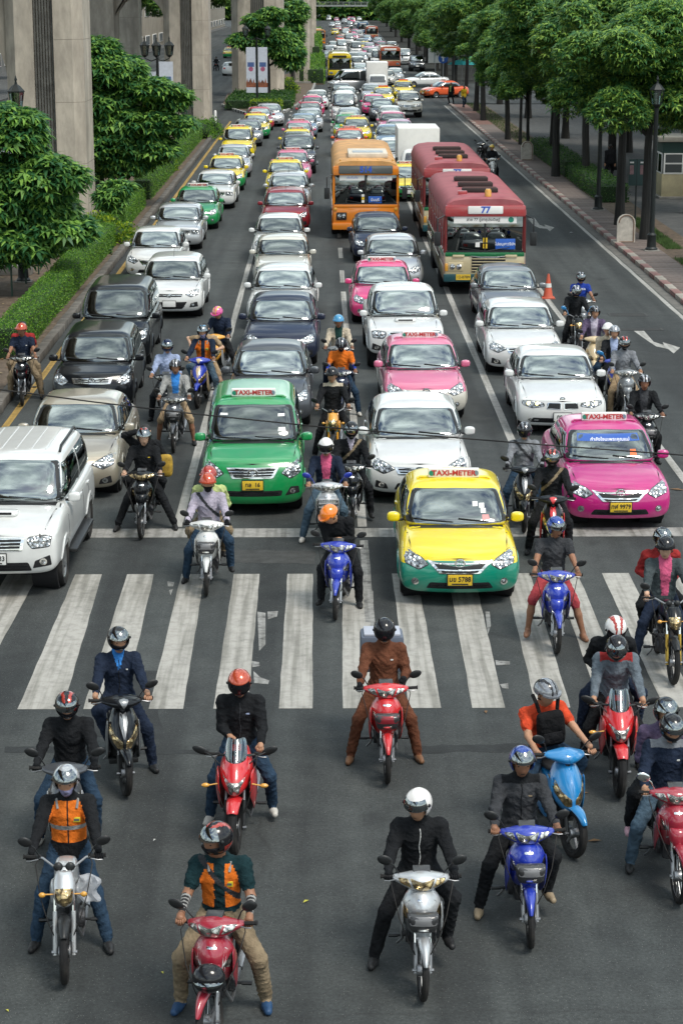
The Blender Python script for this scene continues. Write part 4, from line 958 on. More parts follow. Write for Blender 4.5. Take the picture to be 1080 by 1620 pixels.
# buses and trucks (front faces -Y at y = 0)
def bus(px, py, label, style='red', route='77', Lb=11.2, yaw=0, name='city_bus', W=2.5, H=2.95, at=None, group='city buses in the queue', detail=True):
 loc = at if at is not None else g(px, py); r = empty(name, (loc[0], loc[1], 0), R(yaw), label=label, category='bus', group=group)
 st = {'red': dict(roof=mat('bus_roof_red', (.34, .085, .10), .62, spec=.3, var=.3, vscale=1.5, dirt=.35), low=paint('bus_cream', (.50, .42, .25)), band=paint('bus_green', (.015, .14, .05)), head=paint('bus_red', (.36, .035, .04)), skirt=paint('bus_teal', (.02, .07, .08)), side=paint('bus_side', (.40, .27, .22))),
  'orange': dict(roof=mat('bus_roof_tan', (.62, .32, .10), .6, var=.4, vscale=1.2, dirt=.3), low=paint('bus_orange', (.70, .20, .004)), band=paint('bus_orange', (.70, .20, .004)), head=paint('bus_orange', (.70, .20, .004)), skirt=BLACK, side=paint('bus_orange', (.70, .20, .004))),
  'yellow': dict(roof=paint('bus_yellow', (.74, .55, .01)), low=paint('bus_yellow', (.74, .55, .01)), band=BLACK, head=paint('bus_yellow', (.74, .55, .01)), skirt=BLACK, side=paint('bus_yellow', (.74, .55, .01))),
  'rust': dict(roof=paint('bus_rust', (.45, .10, .04)), low=paint('bus_rust', (.45, .10, .04)), band=paint('bus_cream', (.50, .42, .25)), head=paint('bus_rust', (.45, .10, .04)), skirt=BLACK, side=paint('bus_rust', (.45, .10, .04))),
  'blue': dict(roof=paint('bus_blue', (.06, .14, .26)), low=paint('bus_blue', (.06, .14, .26)), band=WHITEP, head=paint('bus_blue', (.06, .14, .26)), skirt=BLACK, side=paint('bus_blue', (.06, .14, .26)))}[style]
 hw = W / 2; zw0, zw1 = 1.30, 2.28; zr = 2.42
 prof = [(-hw, zr - .02), (-hw, zr + .12), (-hw + .10, H - .16), (-hw + .30, H - .05), (-hw * .45, H), (hw * .45, H), (hw - .30, H - .05), (hw - .10, H - .16), (hw, zr + .12), (hw, zr - .02)]
 q = MB(); n = len(prof); ys = [0.0, .10, .35, Lb - .2, Lb]; sc_ = [.90, .965, 1, 1, .95]; vs = []; fs = []
 for y, s_ in zip(ys, sc_):
  for x, z in prof: vs.append((x * (1 if s_ > .95 else .985), y, zr + (z - zr) * (s_ if z > zr else 1)))
 for i in range(len(ys) - 1):
  for k in range(n): fs.append((i * n + k, i * n + (k + 1) % n, (i + 1) * n + (k + 1) % n, (i + 1) * n + k))
 fs.append(tuple(range(n))); fs.append(tuple((len(ys) - 1) * n + k for k in range(n)))
 q.add(vs, fs); roof = q.obj('roof', [st['roof']], r, sharp=40)
 q = MB(); q.rbox((0, -.005, zr + .12), (W - .06, .10, .34), .04); q.obj('header', [st['head']], r)
 q = MB(); q.rbox((0, Lb / 2, (zw0 + .38) / 2 + .02), (W, Lb, zw0 - .38), .05); lowb = q.obj('lower_body', [st['side']], r)
 q = MB(); q.rbox((0, .0, .90), (W - .08, .10, .62), .04); q.obj('front_panel', [st['low']], r)
 q = MB(); q.rbox((0, -.012, zw0 - .07), (W - .10, .10, .12), .02); q.obj('front_band', [st['band']], r)
 for sx in (-1, 1):
  q = MB(); q.rbox((sx * (hw + .004), Lb / 2, 1.22), (.02, Lb - .2, .10), .005); q.obj('side_stripe', [st['band'] if style == 'red' else st['low']], r)
  q = MB(); q.rbox((sx * (hw + .004), Lb / 2, .70), (.02, Lb - .2, .36), .005); q.obj('side_panel', [st['low'] if style == 'red' else st['side']], r)
 nwin = 8; y0 = .75; wl = (Lb - 1.3) / nwin
 for sx in (-1, 1):
  for k in range(nwin + 1):
   q = MB(); q.rbox((sx * (hw - .04), y0 + wl * k, (zw0 + zr) / 2), (.07, .10, zr - zw0 + .06), .01); q.obj('window_post', [st['head'] if style != 'orange' else BLACK], r)
   if k < nwin:
    q = MB(); q.box((sx * (hw - .045), y0 + wl * (k + .5), (zw0 + zr) / 2 + .02), (.012, wl - .1, zr - zw0)); w_ = q.obj('side_window', [BGLASS], r)
    if style == 'red':
     q = MB(); q.box((sx * (hw - .035), y0 + wl * (k + .5), (zw0 + zr) / 2), (.02, wl - .1, .03)); q.box((sx * (hw - .035), y0 + wl * (k + .5), (zw0 + zr) / 2), (.02, .03, zr - zw0)); q.obj('window_bar', [ALLOY], w_)
  q = MB(); q.tube([(sx * (hw - .05), .03, zw0 - .02), (sx * (hw - .06), .05, zr)], .05, 8); q.obj('corner_post', [st['head'] if style != 'red' else paint('bus_dkred', (.16, .03, .03))], r)
 zc = (zw0 + zr) / 2 - .01; hh = zr - zw0 - .06
 for sx in (-1, 1):
  q = MB(); q.rbox((sx * (hw - .10) / 2, .03, zc), (hw - .12, .014, hh), .005); q.obj('windscreen', [BGLASS], r)
 q = MB(); q.box((0, .015, zc), (.045, .04, hh + .04)); q.box((0, .015, zc - hh / 2 - .01), (W - .14, .05, .05)); q.box((0, .015, zc + hh / 2 + .01), (W - .14, .05, .04)); q.obj('windscreen_frame', [BLACK], r)
 q = MB()
 for sx in (-1, 1): q.tube([(sx * .1, -.01, zc - hh / 2 + .02), (sx * .75, -.015, zc - hh / 2 + .12)], .012, 5)
 q.obj('wiper', [BLACK], r)
 q = MB(); q.box((0, .65, 1.05), (W - .2, 1.0, .1)); q.box((0, Lb - .06, 1.7), (W - .2, .08, 1.3)); q.box((0, Lb / 2, .95), (W - .2, Lb - .3, .06))
 for k in range(6):
  for sx in (-1, 1): q.rbox((sx * .72, 2.0 + k * 1.4, 1.35), (.85, .14, .75), .05)
 q.rbox((-.65, 1.15, 1.45), (.5, .14, .75), .05); q.obj('interior', [MATTE], r)
 if style == 'red':
  q = MB(); q.rbox((0, -.065, zr + .155), (1.06, .05, .24), .03); s_ = q.obj('route_sign', [WHITEP], r); text('route_number', route, .27, (0, -.0935, zr + .155), FRONT, BLUETXT, s_, .010, 1.05)
  q = MB(); q.box((0, -.005, zr - .14), (1.9, .012, .22)); s_ = q.obj('banner', [WHITEP], r)
  text('banner_text', 'สาย 77 อู่สาธุประดิษฐ์', .12, (-.06, -.0135, zr - .14), FRONT, DARKTXT, s_, .0015)
  q = MB(); q.lathe([(.085, 0), (.085, -.006), (.06, -.007), (.06, -.001)], (.78, -.011, zr - .14), 'y', 16); q.obj('banner_badge', [PAINTS['teal']], s_)
  q = MB(); q.rbox((.62, -.002, zw0 + .24), (.60, .02, .32), .01); s_ = q.obj('destination_board', [mat('board_blue', (.02, .10, .42), .4)], r); text('board_text', 'ไปอนุสาวรีย์ฯ', .12, (.62, -.0145, zw0 + .24), FRONT, WHITETXT, s_, .001)
  for (x, z, c) in ((-.03, zw0 + .18, 'y'), (-.03, zw0 + .36, 'y'), (-.26, zw0 + .22, 'w')):
   q = MB(); q.box((x + .04, 0, z), (.13, .01, .14)); q.obj('notice', [PLATEY if c == 'y' else WHITEP], r)
  q = MB(); q.rbox((0.12, -.055, .92), (1.02, .03, .46), .01); gl_ = q.obj('grille', [MATTE], r)
  for k in range(5):
   q = MB(); q.rbox((0.12, -.075, .74 + k * .09), (1.02, .02, .03), .006); q.obj('grille_bar', [st['low']], gl_)
  q = MB(); q.prism([(-.45, 1.20), (-.15, 1.12), (.35, 1.12), (.65, 1.20), (.3, 1.17), (-.1, 1.17)], -.085, -.06, 'y'); q.obj('wing_emblem', [CHROME], r)
  for sx in (-1, 1):
   q = MB(); q.rbox((sx * .88, -.05, .86), (.46, .04, .26), .02); h_ = q.obj('headlight', [st['low']], r)
   for e in (-.1, .1):
    q = MB(); q.ball((sx * .88 + e, -.075, .86), (.085, .03, .085), 14, 8); q.obj('lens', [LAMP], h_)
   q = MB(); q.rbox((sx * 1.16, -.04, .84), (.10, .05, .24), .02); q.obj('turn_signal', [AMBER], r)
   q = MB(); q.rbox((sx * .8, -.06, 1.18), (.36, .05, .09), .02); q.obj('vent', [st['low']], r)
  q = MB(); q.rbox((0, -.04, .52), (W, .16, .24), .04); q.obj('bumper', [st['skirt']], r)
  q = MB(); q.box((-.65, -.125, .55), (.44, .015, .17)); p_ = q.obj('number_plate', [PLATEY], r); text('plate_text', '12-0789', .12, (-.65, -.134, .55), FRONT, DARKTXT, p_, .001)
  for k, yy in enumerate((1.7, 3.6, 5.6)):
   q = MB(); q.rbox((-.05, yy, H + .07), (1.1, .42, .13), .03); v_ = q.obj('roof_vent', [mat('bus_vent', (.022, .014, .013), .7)], r)
   for e in range(4):
    q = MB(); q.box((-.05, yy - .16 + e * .1, H + .145), (1.0, .035, .02)); q.obj('vent_slat', [mat('bus_vent2', (.10, .05, .045), .7)], v_)
  q = MB(); q.rbox((-.62, 1.2, H + .03), (.28, .2, .12), .02); q.obj('roof_hatch', [st['head']], r)
  q = MB(); q.lathe([(.10, 0), (.10, .18), (.07, .24), (0, .25)], (.1, .35, H - .02), 'z', 14); q.obj('beacon', [AMBER], r)
  for x in (-.8, -.3, .45, .95):
   q = MB(); q.rbox((x, .06, H - .12), (.07, .05, .05), .01); q.obj('marker_light', [AMBER], r)
 elif style == 'orange':
  q = MB(); q.rbox((0, -.062, zr + .16), (2.0, .03, .30), .03); s_ = q.obj('route_sign', [mat('sign_glass', (.10, .105, .10), .25, coat=.5)], r); text('route_number', route, .30, (.0, -.0795, zr + .16), FRONT, BLUETXT, s_, .014)
  for sx in (-1, 1):
   q = MB(); q.box((sx * .52, .01, zr - .14), (.92, .012, .20)); s_ = q.obj('banner', [WHITEP], r); text('banner_text', 'ประกันภัย' if sx < 0 else 'รถร่วมบริการ', .11, (sx * .5, .0025, zr - .14), FRONT, BLUETXT, s_, .0)
   q = MB(); q.rbox((sx * .90, -.06, .86), (.38, .03, .28), .03); h_ = q.obj('headlight', [BLACK], r)
   for e in (-.08, .08):
    q = MB(); q.ball((sx * .90 + e, -.075, .86), (.075, .025, .09), 12, 7); q.obj('lens', [LAMP], h_)
   q = MB(); q.rbox((sx * 1.13, -.05, 1.12), (.12, .05, .12), .02); q.obj('turn_signal', [AMBER], r)
  q = MB(); q.rbox((.35, -.002, zw0 + .16), (.5, .02, .26), .01); s_ = q.obj('destination_board', [mat('board_blue', (.02, .10, .42), .4)], r); text('board_text', 'มีนบุรี', .14, (.35, -.0145, zw0 + .16), FRONT, WHITETXT, s_, .001)
  for k in range(3):
   q = MB(); q.box((-.1, .0, zw0 + .10 + k * .11), (.1, .01, .09)); q.obj('notice', [PLATEY if k % 2 else WHITEP], r)
  q = MB(); q.rbox((0, -.03, .48), (W, .14, .26), .04); q.obj('bumper', [st['low']], r)
  q = MB(); q.rbox((0.1, 2.1, H + .08), (1.5, 2.6, .18), .05); a_ = q.obj('air_conditioner', [mat('aircon_white', (.62, .56, .46), .6, dirt=.4)], r)
  q = MB(); q.rbox((0.1, 1.6, H + .175), (1.15, .9, .03), .01); q.obj('aircon_grille', [ALLOY], a_)
  for x in (-.95, -.3, .45, 1.0):
   q = MB(); q.rbox((x, .16, H - .03), (.06, .06, .06), .01); q.obj('marker_light', [AMBER], r)
 else:
  q = MB(); q.rbox((0, -.065, zr + .155), (1.5, .05, .24), .03); q.obj('route_sign', [WHITEP if style != 'yellow' else BLACK], r)
  for sx in (-1, 1):
   q = MB(); q.rbox((sx * .90, -.06, .86), (.36, .03, .22), .03); q.obj('headlight', [LAMP], r)
  q = MB(); q.rbox((0, -.03, .48), (W, .14, .26), .04); q.obj('bumper', [st['skirt']], r)
 tm, rm = wheel_mesh(.48, .28, 8)
 for wy in (2.1, Lb - 3.0):
  for sx in (-1, 1):
   t = link('wheel', tm, RUBBER, r); t.location = (sx * (hw - .12), wy, .48); link('rim', rm, [ALLOY, MATTE], t)
   q = MB(); q.lathe([(.60, sx * (hw - .3)), (.60, sx * (hw + .006)), (.0, sx * (hw + .006))], (0, wy, .48), 'x', 24); q.obj('wheel_arch', [MATTE], r)
 for sx in (-1, 1):
  q = MB(); q.tube([(sx * (hw - .05), .0, zr), (sx * (hw + .2), -.2, zr - .1), (sx * (hw + .2), -.2, zw0 + .5)], .02, 6); q.rbox((sx * (hw + .2), -.19, zw0 + .42), (.2, .06, .42), .03); q.obj('mirror', [BLACK], r)
 return r
def box_truck(px, py, label, at=None, W=1.9, boxm=WHITEP, cabm='white', H=2.7, yaw=0, Lb=5.4):
 loc = at if at is not None else g(px, py); r = empty('box_truck', (loc[0], loc[1], 0), R(yaw), label=label, category='truck')
 cm = PAINTS[cabm]
 P = [[[(x * j, y, z) for (x, y, z) in ((W * .46, y0, .45), (W * .47, y1, 1.05), (W * .42, y2, 1.85))] for j in (-1, -.5, 0, .5, 1)] for (y0, y1, y2) in ((.0, .0, .55), (.5, .5, .8), (1.5, 1.5, 1.5))]
 v, f = subdiv(*lattice(P), 2); q = MB(); q.add(v, f); q.obj('cab', [cm], r, sharp=50); bv = bvh_of(v, f)
 q = MB(); patch(q, bv, rpoly([(-W * .38, 1.12), (W * .38, 1.12), (W * .33, 1.68), (-W * .33, 1.68)], .08), 'front', .008, 0, .08, 5); q.obj('windshield', [mat('dark_glass', (.02, .025, .028), .06, spec=.9, coat=1)], r, sharp=60)
 for sx in (-1, 1):
  q = MB(); patch(q, bv, rpoly([(sx * W * .30, .70), (sx * W * .44, .70), (sx * W * .44, .86), (sx * W * .30, .86)], .03), 'front', .008, 0, .06, 2); q.obj('headlight', [LAMP], r)
  q = MB(); q.rbox((sx * W * .55, .35, 1.35), (.14, .06, .26), .03); q.tube([(sx * W * .45, .5, 1.2), (sx * W * .55, .35, 1.3)], .015, 5); q.obj('mirror', [BLACK], r)
 q = MB(); q.rbox((0, -.02, .48), (W * .95, .12, .2), .03); q.obj('bumper', [BLACK], r)
 q = MB(); q.rbox((0, 1.7 + (Lb - 1.7) / 2, (.85 + H) / 2), (W, Lb - 1.7, H - .85), .04); q.obj('cargo_box', [boxm], r)
 q = MB(); q.box((0, Lb / 2, .6), (W * .5, Lb - .6, .3)); q.obj('chassis', [MATTE], r)
 tm, rm = wheel_mesh(.36, .22, 6)
 for wy in (.9, Lb - 1.2):
  for sx in (-1, 1):
   t = link('wheel', tm, RUBBER, r); t.location = (sx * (W / 2 - .14), wy, .36); link('rim', rm, [ALLOY, MATTE], t)
 return r
# motorbikes (front axle over the origin, front faces -Y)
P1 = mat('bike_paint_slot', (.5, .02, .02), .25, coat=1); P2 = mat('bike_accent_slot', (.5, .5, .5), .3, coat=1)
BLAMP = lampmat('bike_lamp', (.80, .78, .72)); 
SMOKE = mat('smoked_plastic', (.035, .035, .037), .3, spec=.5, coat=.3)
def panel(levels, lv=2, js=(-1, -.55, 0, .55, 1)):
 """curved upright panel from levels (z, halfwidth, y front, sweep, thickness)"""
 P = [[[(hw * j, y + sw * abs(j) ** 2, z), (hw * j * .96, y + sw * abs(j) ** 2 + th, z)] for j in js] for z, hw, y, sw, th in levels]
 return subdiv(*lattice(P), lv)
def loft(st, lv=2):
 """form along y from stations (y, zlow, zhigh, halfwidth low, halfwidth high)"""
 P = [[[(wl * j, y, zl), ((wl + wh) / 2 * j * 1.08, y, (zl + zh) / 2), (wh * j, y, zh + (1 - abs(j)) * .015)] for j in (-1, -.5, 0, .5, 1)] for y, zl, zh, wl, wh in st]
 return subdiv(*lattice(P), lv)
def wheel_bike(root, y, r, tw, cast, nm, rimm=ALLOY, nn=30):
 t = MB(); n = 8; rt = tw
 t.ring([(r - rt + rt * math.cos(a) * 1.0, rt * math.sin(a) * .9) for a in np.linspace(0, 2 * math.pi, 10)[:-1]], (0, y, r), 'x', nn)
 o = t.obj(nm, [RUBBER], root)
 m = MB(); ri = r - 2 * rt * .92
 m.ring([(ri + .022, -.022), (ri + .022, .022), (ri, .018), (ri, -.018)], (0, y, r), 'x', nn)
 if cast:
  for k in range(cast):
   rot = Matrix.Rotation(2 * math.pi * k / cast, 3, 'X'); m.box(Vector((0, y, r)) + rot @ Vector((0, 0, ri * .5)), (.03, .035, ri), 0, rot, .7)
 else:
  for k in range(14):
   rot = Matrix.Rotation(2 * math.pi * k / 14, 3, 'X'); m.box(Vector((0, y, r)) + rot @ Vector((.018 * (-1) ** k, 0, ri * .5)), (.006, .006, ri), 0, rot)
 m.obj('rim', [rimm], o)
 m = MB(); m.lathe([(.05, -.055), (.06, -.03), (.06, .03), (.05, .055)], (0, y, r), 'x', 14); m.lathe([(.095, .048), (.095, .054), (.05, .055)], (0, y, r), 'x', 16); m.obj('hub', [STEEL], o)
 return o
def fender(r, wd, a0, a1, y, zc, pt=.4, n=9, drop=.75):
 """mudguard shell hugging a wheel; angles measured from straight up, + towards the front"""
 P = []
 for k in range(n):
  t = k / (n - 1); a = a0 + (a1 - a0) * t; ww = wd * (1 if t < .55 else 1 - (1 - pt) * (t - .55) / .45) * (1 if t > .12 else .8)
  row = []
  for j in (-1, -.6, 0, .6, 1):
   rr = r + .035 - .035 * j * j * drop * 2 * .9
   row.append([(ww * j, y - rr * math.sin(a), zc + rr * math.cos(a)), (ww * j * .9, y - (rr - .012) * math.sin(a), zc + (rr - .012) * math.cos(a))])
  P.append(row)
 return subdiv(*lattice(P), 1)
def mirrors(root, pts, sz=(.075, .05), m=BLACK, head=.0):
 for sx in (-1, 1):
  q = MB(); (bx, by, bz), (ex, ey, ez) = pts
  q.tube([(sx * bx, by, bz), (sx * (bx * .6 + ex * .4), by * .5 + ey * .5 - .01, bz * .35 + ez * .65), (sx * ex * .93, ey, ez - .01)], .007, 6)
  rot = Matrix.Rotation(sx * R(-22), 3, 'Y') @ Matrix.Rotation(R(12), 3, 'X')
  q.ball((sx * ex, ey, ez), (sz[0], .018, sz[1]), 14, 8, 0, rot); o = q.obj('mirror', [m], root)
  q = MB(); q.ball((sx * ex, ey + .009, ez), (sz[0] * .88, .0125, sz[1] * .85), 12, 6, 0, rot); q.obj('mirror_glass', [CHROME], o)
def grips(root, x0, x1, y, z, dy=.02):
 for sx in (-1, 1):
  q = MB(); q.tube([(sx * x0, y - dy, z), (sx * x1, y, z)], .019, 8); q.lathe([(.024, sx * 0), (.024, sx * .012)], (sx * x1, y, z), 'x', 8); o = q.obj('grip', [RUBBER], root)
  q = MB(); q.tube([(sx * (x0 - .01), y - .06, z - .005), (sx * (x0 + .06), y - .085, z - .01), (sx * (x1 - .02), y - .07, z - .015)], .006, 5); q.obj('brake_lever', [STEEL], o)
  q = MB(); q.rbox((sx * (x0 - .01), y - .02, z), (.05, .045, .045), .01); q.obj('switch_box', [BLACK], o)
def cables(root, a, b):
 for sx in (-1, 1):
  q = MB(); p0 = Vector((sx * a[0], a[1], a[2])); p3 = Vector((sx * b[0], b[1], b[2])); d = Vector((sx * .03, -.13, -.02))
  q.tube([p0, p0 + d * .7, p0.lerp(p3, .4) + d, p0.lerp(p3, .75) + d * .6, p3], .0055, 5); q.obj('brake_cable', [RUBBER], root)
def forks(root, x, r, top, m=CHROME, low=STEEL):
 for sx in (-1, 1):
  q = MB(); a = Vector((sx * x, 0, r)); b = Vector((sx * x, top[0], top[1])); c = a.lerp(b, .55)
  q.tube([a + Vector((0, 0, -.03)), c], .022, 10); o = q.obj('fork_slider', [low], root)
  q = MB(); q.tube([c - (b - a) * .05, b], .015, 8); q.obj('fork_tube', [m], o)
  q = MB(); q.lathe([(.016, -.02), (.016, .02)], (sx * (x + .012), 0, r), 'x', 8); q.obj('axle_nut', [STEEL], o)
def common_rear(root, wr, wb, eng=True, exh=1):
 wheel_bike(root, wb, wr, .045, 0, 'rear_wheel')
 q = MB(); q.rbox((0, .62, .36), (.20, .34, .22), .05); q.lathe([(.085, -.13), (.095, -.08), (.095, .12), (.08, .15)], (0, .66, .33), 'x', 14); q.rbox((0, .45, .40), (.12, .22, .12), .03); q.obj('engine', [ENGINE], root)
 q = MB(); q.tube([(.07, .45, .36), (.13, .5, .22), (.14, .8, .24), (.15, 1.0, .30)], .018, 7); q.tube([(.15, .98, .29), (.16, 1.15, .35), (.165, 1.42, .42)], [.03, .042, .038], 10); q.obj('exhaust', [STEEL], root)
 for sx in (-1, 1):
  q = MB(); q.tube([(sx * .06, .72, .28), (sx * .28, .70, .29)], .013, 6); q.tube([(sx * .20, .70, .29), (sx * .29, .70, .29)], .02, 6); q.obj('footrest', [BLACK], root)
 q = MB(); q.tube([(-.10, .85, .30), (-.16, .88, .16), (-.20, .92, .10)], .012, 6); q.obj('side_stand', [STEEL], root)
 q = MB()
 for sx in (-1, 1): q.tube([(sx * .10, .80, .40), (sx * .10, wb, wr)], .018, 6); q.tube([(sx * .11, wb - .02, wr + .03), (sx * .12, wb - .16, .66)], [.028, .02], 8)
 q.obj('swing_arm', [BLACK], root)
def tailset(root, y0=.62, y1=1.62, z=.70, wd=.13):
 v, f = loft([(y0, z - .26, z - .06, .08, .09), (y0 + .2, z - .18, z + .0, .11, .12), (y1 - .35, z - .1, z + .05, .12, .13), (y1 - .1, z + .0, z + .10, .08, .09), (y1, z + .04, z + .10, .04, .05)])
 q = MB(); q.add(v, f); o = q.obj('tail_fairing', [P1], root, sharp=60)
 q = MB(); q.rbox((0, y1 - .01, z + .06), (.14, .06, .06), .02); q.obj('tail_light', [REDL], o)
 v, f = loft([(y0 + .02, z + .0, z + .06, .09, .08), (y0 + .18, z - .01, z + .075, .12, .11), (y0 + .5, z + .0, z + .10, .125, .11), (y1 - .2, z + .04, z + .13, .10, .09), (y1 - .12, z + .06, z + .12, .07, .06)])
 q = MB(); q.add(v, f); q.obj('seat', [SEATM], root, sharp=60)
 q = MB(); q.tube([(-.10, y1 - .35, z + .12), (-.11, y1 - .05, z + .16), (0, y1 + .02, z + .17), (.11, y1 - .05, z + .16), (.10, y1 - .35, z + .12)], .012, 6); q.obj('grab_rail', [STEEL], root)
 q = MB(); v, f = fender(.32, .08, -.2, -1.5, 1.24, .29); q.add(v, f); q.obj('rear_mudguard', [BLACK], root)
def bvh_of(v, f): return BVHTree.FromPolygons(v, f)
def make_underbone():
 root = empty('motorcycle'); r = .285
 wheel_bike(root, 0, r, .038, 0, 'front_wheel'); forks(root, .066, r, (.17, .70))
 q = MB(); v, f = fender(r + .012, .062, -.75, 1.05, 0, r, .35); q.add(v, f); q.obj('front_mudguard', [P1], root, sharp=60)
 q = MB(); v, f = panel([(.50, .03, .10, .03, .06), (.57, .085, .07, .05, .08), (.66, .105, .06, .06, .10), (.74, .09, .09, .06, .10)]); q.add(v, f); q.obj('beak', [P1], root, sharp=60)
 v, f = panel([(.46, .11, .30, .10, .05), (.56, .17, .22, .16, .06), (.68, .20, .12, .22, .07), (.80, .195, .10, .22, .08), (.89, .14, .16, .18, .10), (.94, .08, .24, .1, .08)]); q = MB(); q.add(v, f)
 sh = q.obj('leg_shield', [P1], root, sharp=60); bv = bvh_of(v, f); LSH = (v, f)
 for sx in (-1, 1):
  pl = [(.10, .70), (.15, .66), (.185, .73), (.175, .80), (.15, .79)]
  q = MB(); patch(q, bv, rpoly(pl if sx > 0 else mirror(pl), .015), 'front', .006, 0, .03, 2); q.obj('turn_signal', [BLAMP], root, sharp=60)
  pl = [(.075, .60), (.10, .58), (.13, .84), (.11, .86)]
  q = MB(); patch(q, bv, pl if sx > 0 else mirror(pl), 'front', .004, 0, .04, 1); q.obj('side_stripe', [P2], sh)
  P = []
  for (y, z0, z1, x) in ((.24, .62, .84, .18), (.36, .46, .82, .20), (.48, .34, .70, .185), (.58, .30, .52, .16)):
   P.append([[(sx * (x + dx), y, z0), (sx * (x + dx + .015), y, (z0 + z1) / 2), (sx * (x + dx), y, z1)] for dx in (0, -.025)])
  vv, ff = subdiv(*lattice(P), 2); q = MB(); q.add(vv, ff); q.obj('side_cowl', [P1], root, sharp=60)
 v, f = loft([(.30, .60, .80, .06, .05), (.42, .48, .62, .09, .07), (.60, .44, .56, .10, .08), (.74, .50, .68, .10, .09), (.85, .55, .72, .10, .09)]); q = MB(); q.add(v, f); q.obj('centre_spine', [BLACK], root, sharp=60)
 P = []
 for (x, y0, y1, z0, z1) in ((-.27, .36, .44, .985, 1.03), (-.17, .28, .44, .95, 1.05), (-.07, .22, .45, .90, 1.09), (.07, .22, .45, .90, 1.09), (.17, .28, .44, .95, 1.05), (.27, .36, .44, .985, 1.03)):
  P.append([[(x, y0 + .04, z0), (x, y0, (z0 * .4 + z1 * .6)), (x, y0 + .05, z1)], [(x, y1, z0), (x, y1 + .01, (z0 + z1) / 2), (x, y1, z1 + .01)]])
 v, f = subdiv(*lattice(P), 2); q = MB(); q.add(v, f); q.obj('handlebar_cowl', [P1], root, sharp=60); bv = bvh_of(v, f)
 q = MB(); patch(q, bv, rpoly([(-.115, 1.055), (-.07, .95), (0, .925), (.07, .95), (.115, 1.055), (0, 1.03)], .02), 'front', .006, 0, .03, 3); ho = q.obj('headlight', [BLAMP], root, sharp=60)
 for sx in (-1, 1):
  q = MB(); patch(q, bv, rpoly([(sx * a, b) for a, b in ((.135, 1.045), (.10, .97), (.19, .99), (.22, 1.03))], .01), 'front', .006, 0, .03, 2); q.obj('indicator', [BLAMP], root, sharp=60)
 q = MB(); q.rbox((0, .40, 1.085), (.16, .10, .03), .01, 0, Matrix.Rotation(R(25), 3, 'X')); q.obj('dashboard', [SMOKE], root)
 grips(root, .24, .36, .43, 1.01); mirrors(root, ((.20, .42, 1.03), (.34, .38, 1.19)))
 common_rear(root, .285, 1.24); tailset(root); cables(root, (.26, .40, 1.0), (.07, .03, .42))
 q = MB(); patch(q, bvh_of(*LSH), rpoly([(-.045, .872), (.045, .872), (.04, .89), (-.04, .89)], .006), 'front', .005, 0, .03, 1); q.obj('badge', [CHROME], root)
 q = MB(); q.tube([(.0, .17, .70), (.0, .33, .98)], .028, 8); q.obj('steering_stem', [BLACK], root)
 return Proto(root)
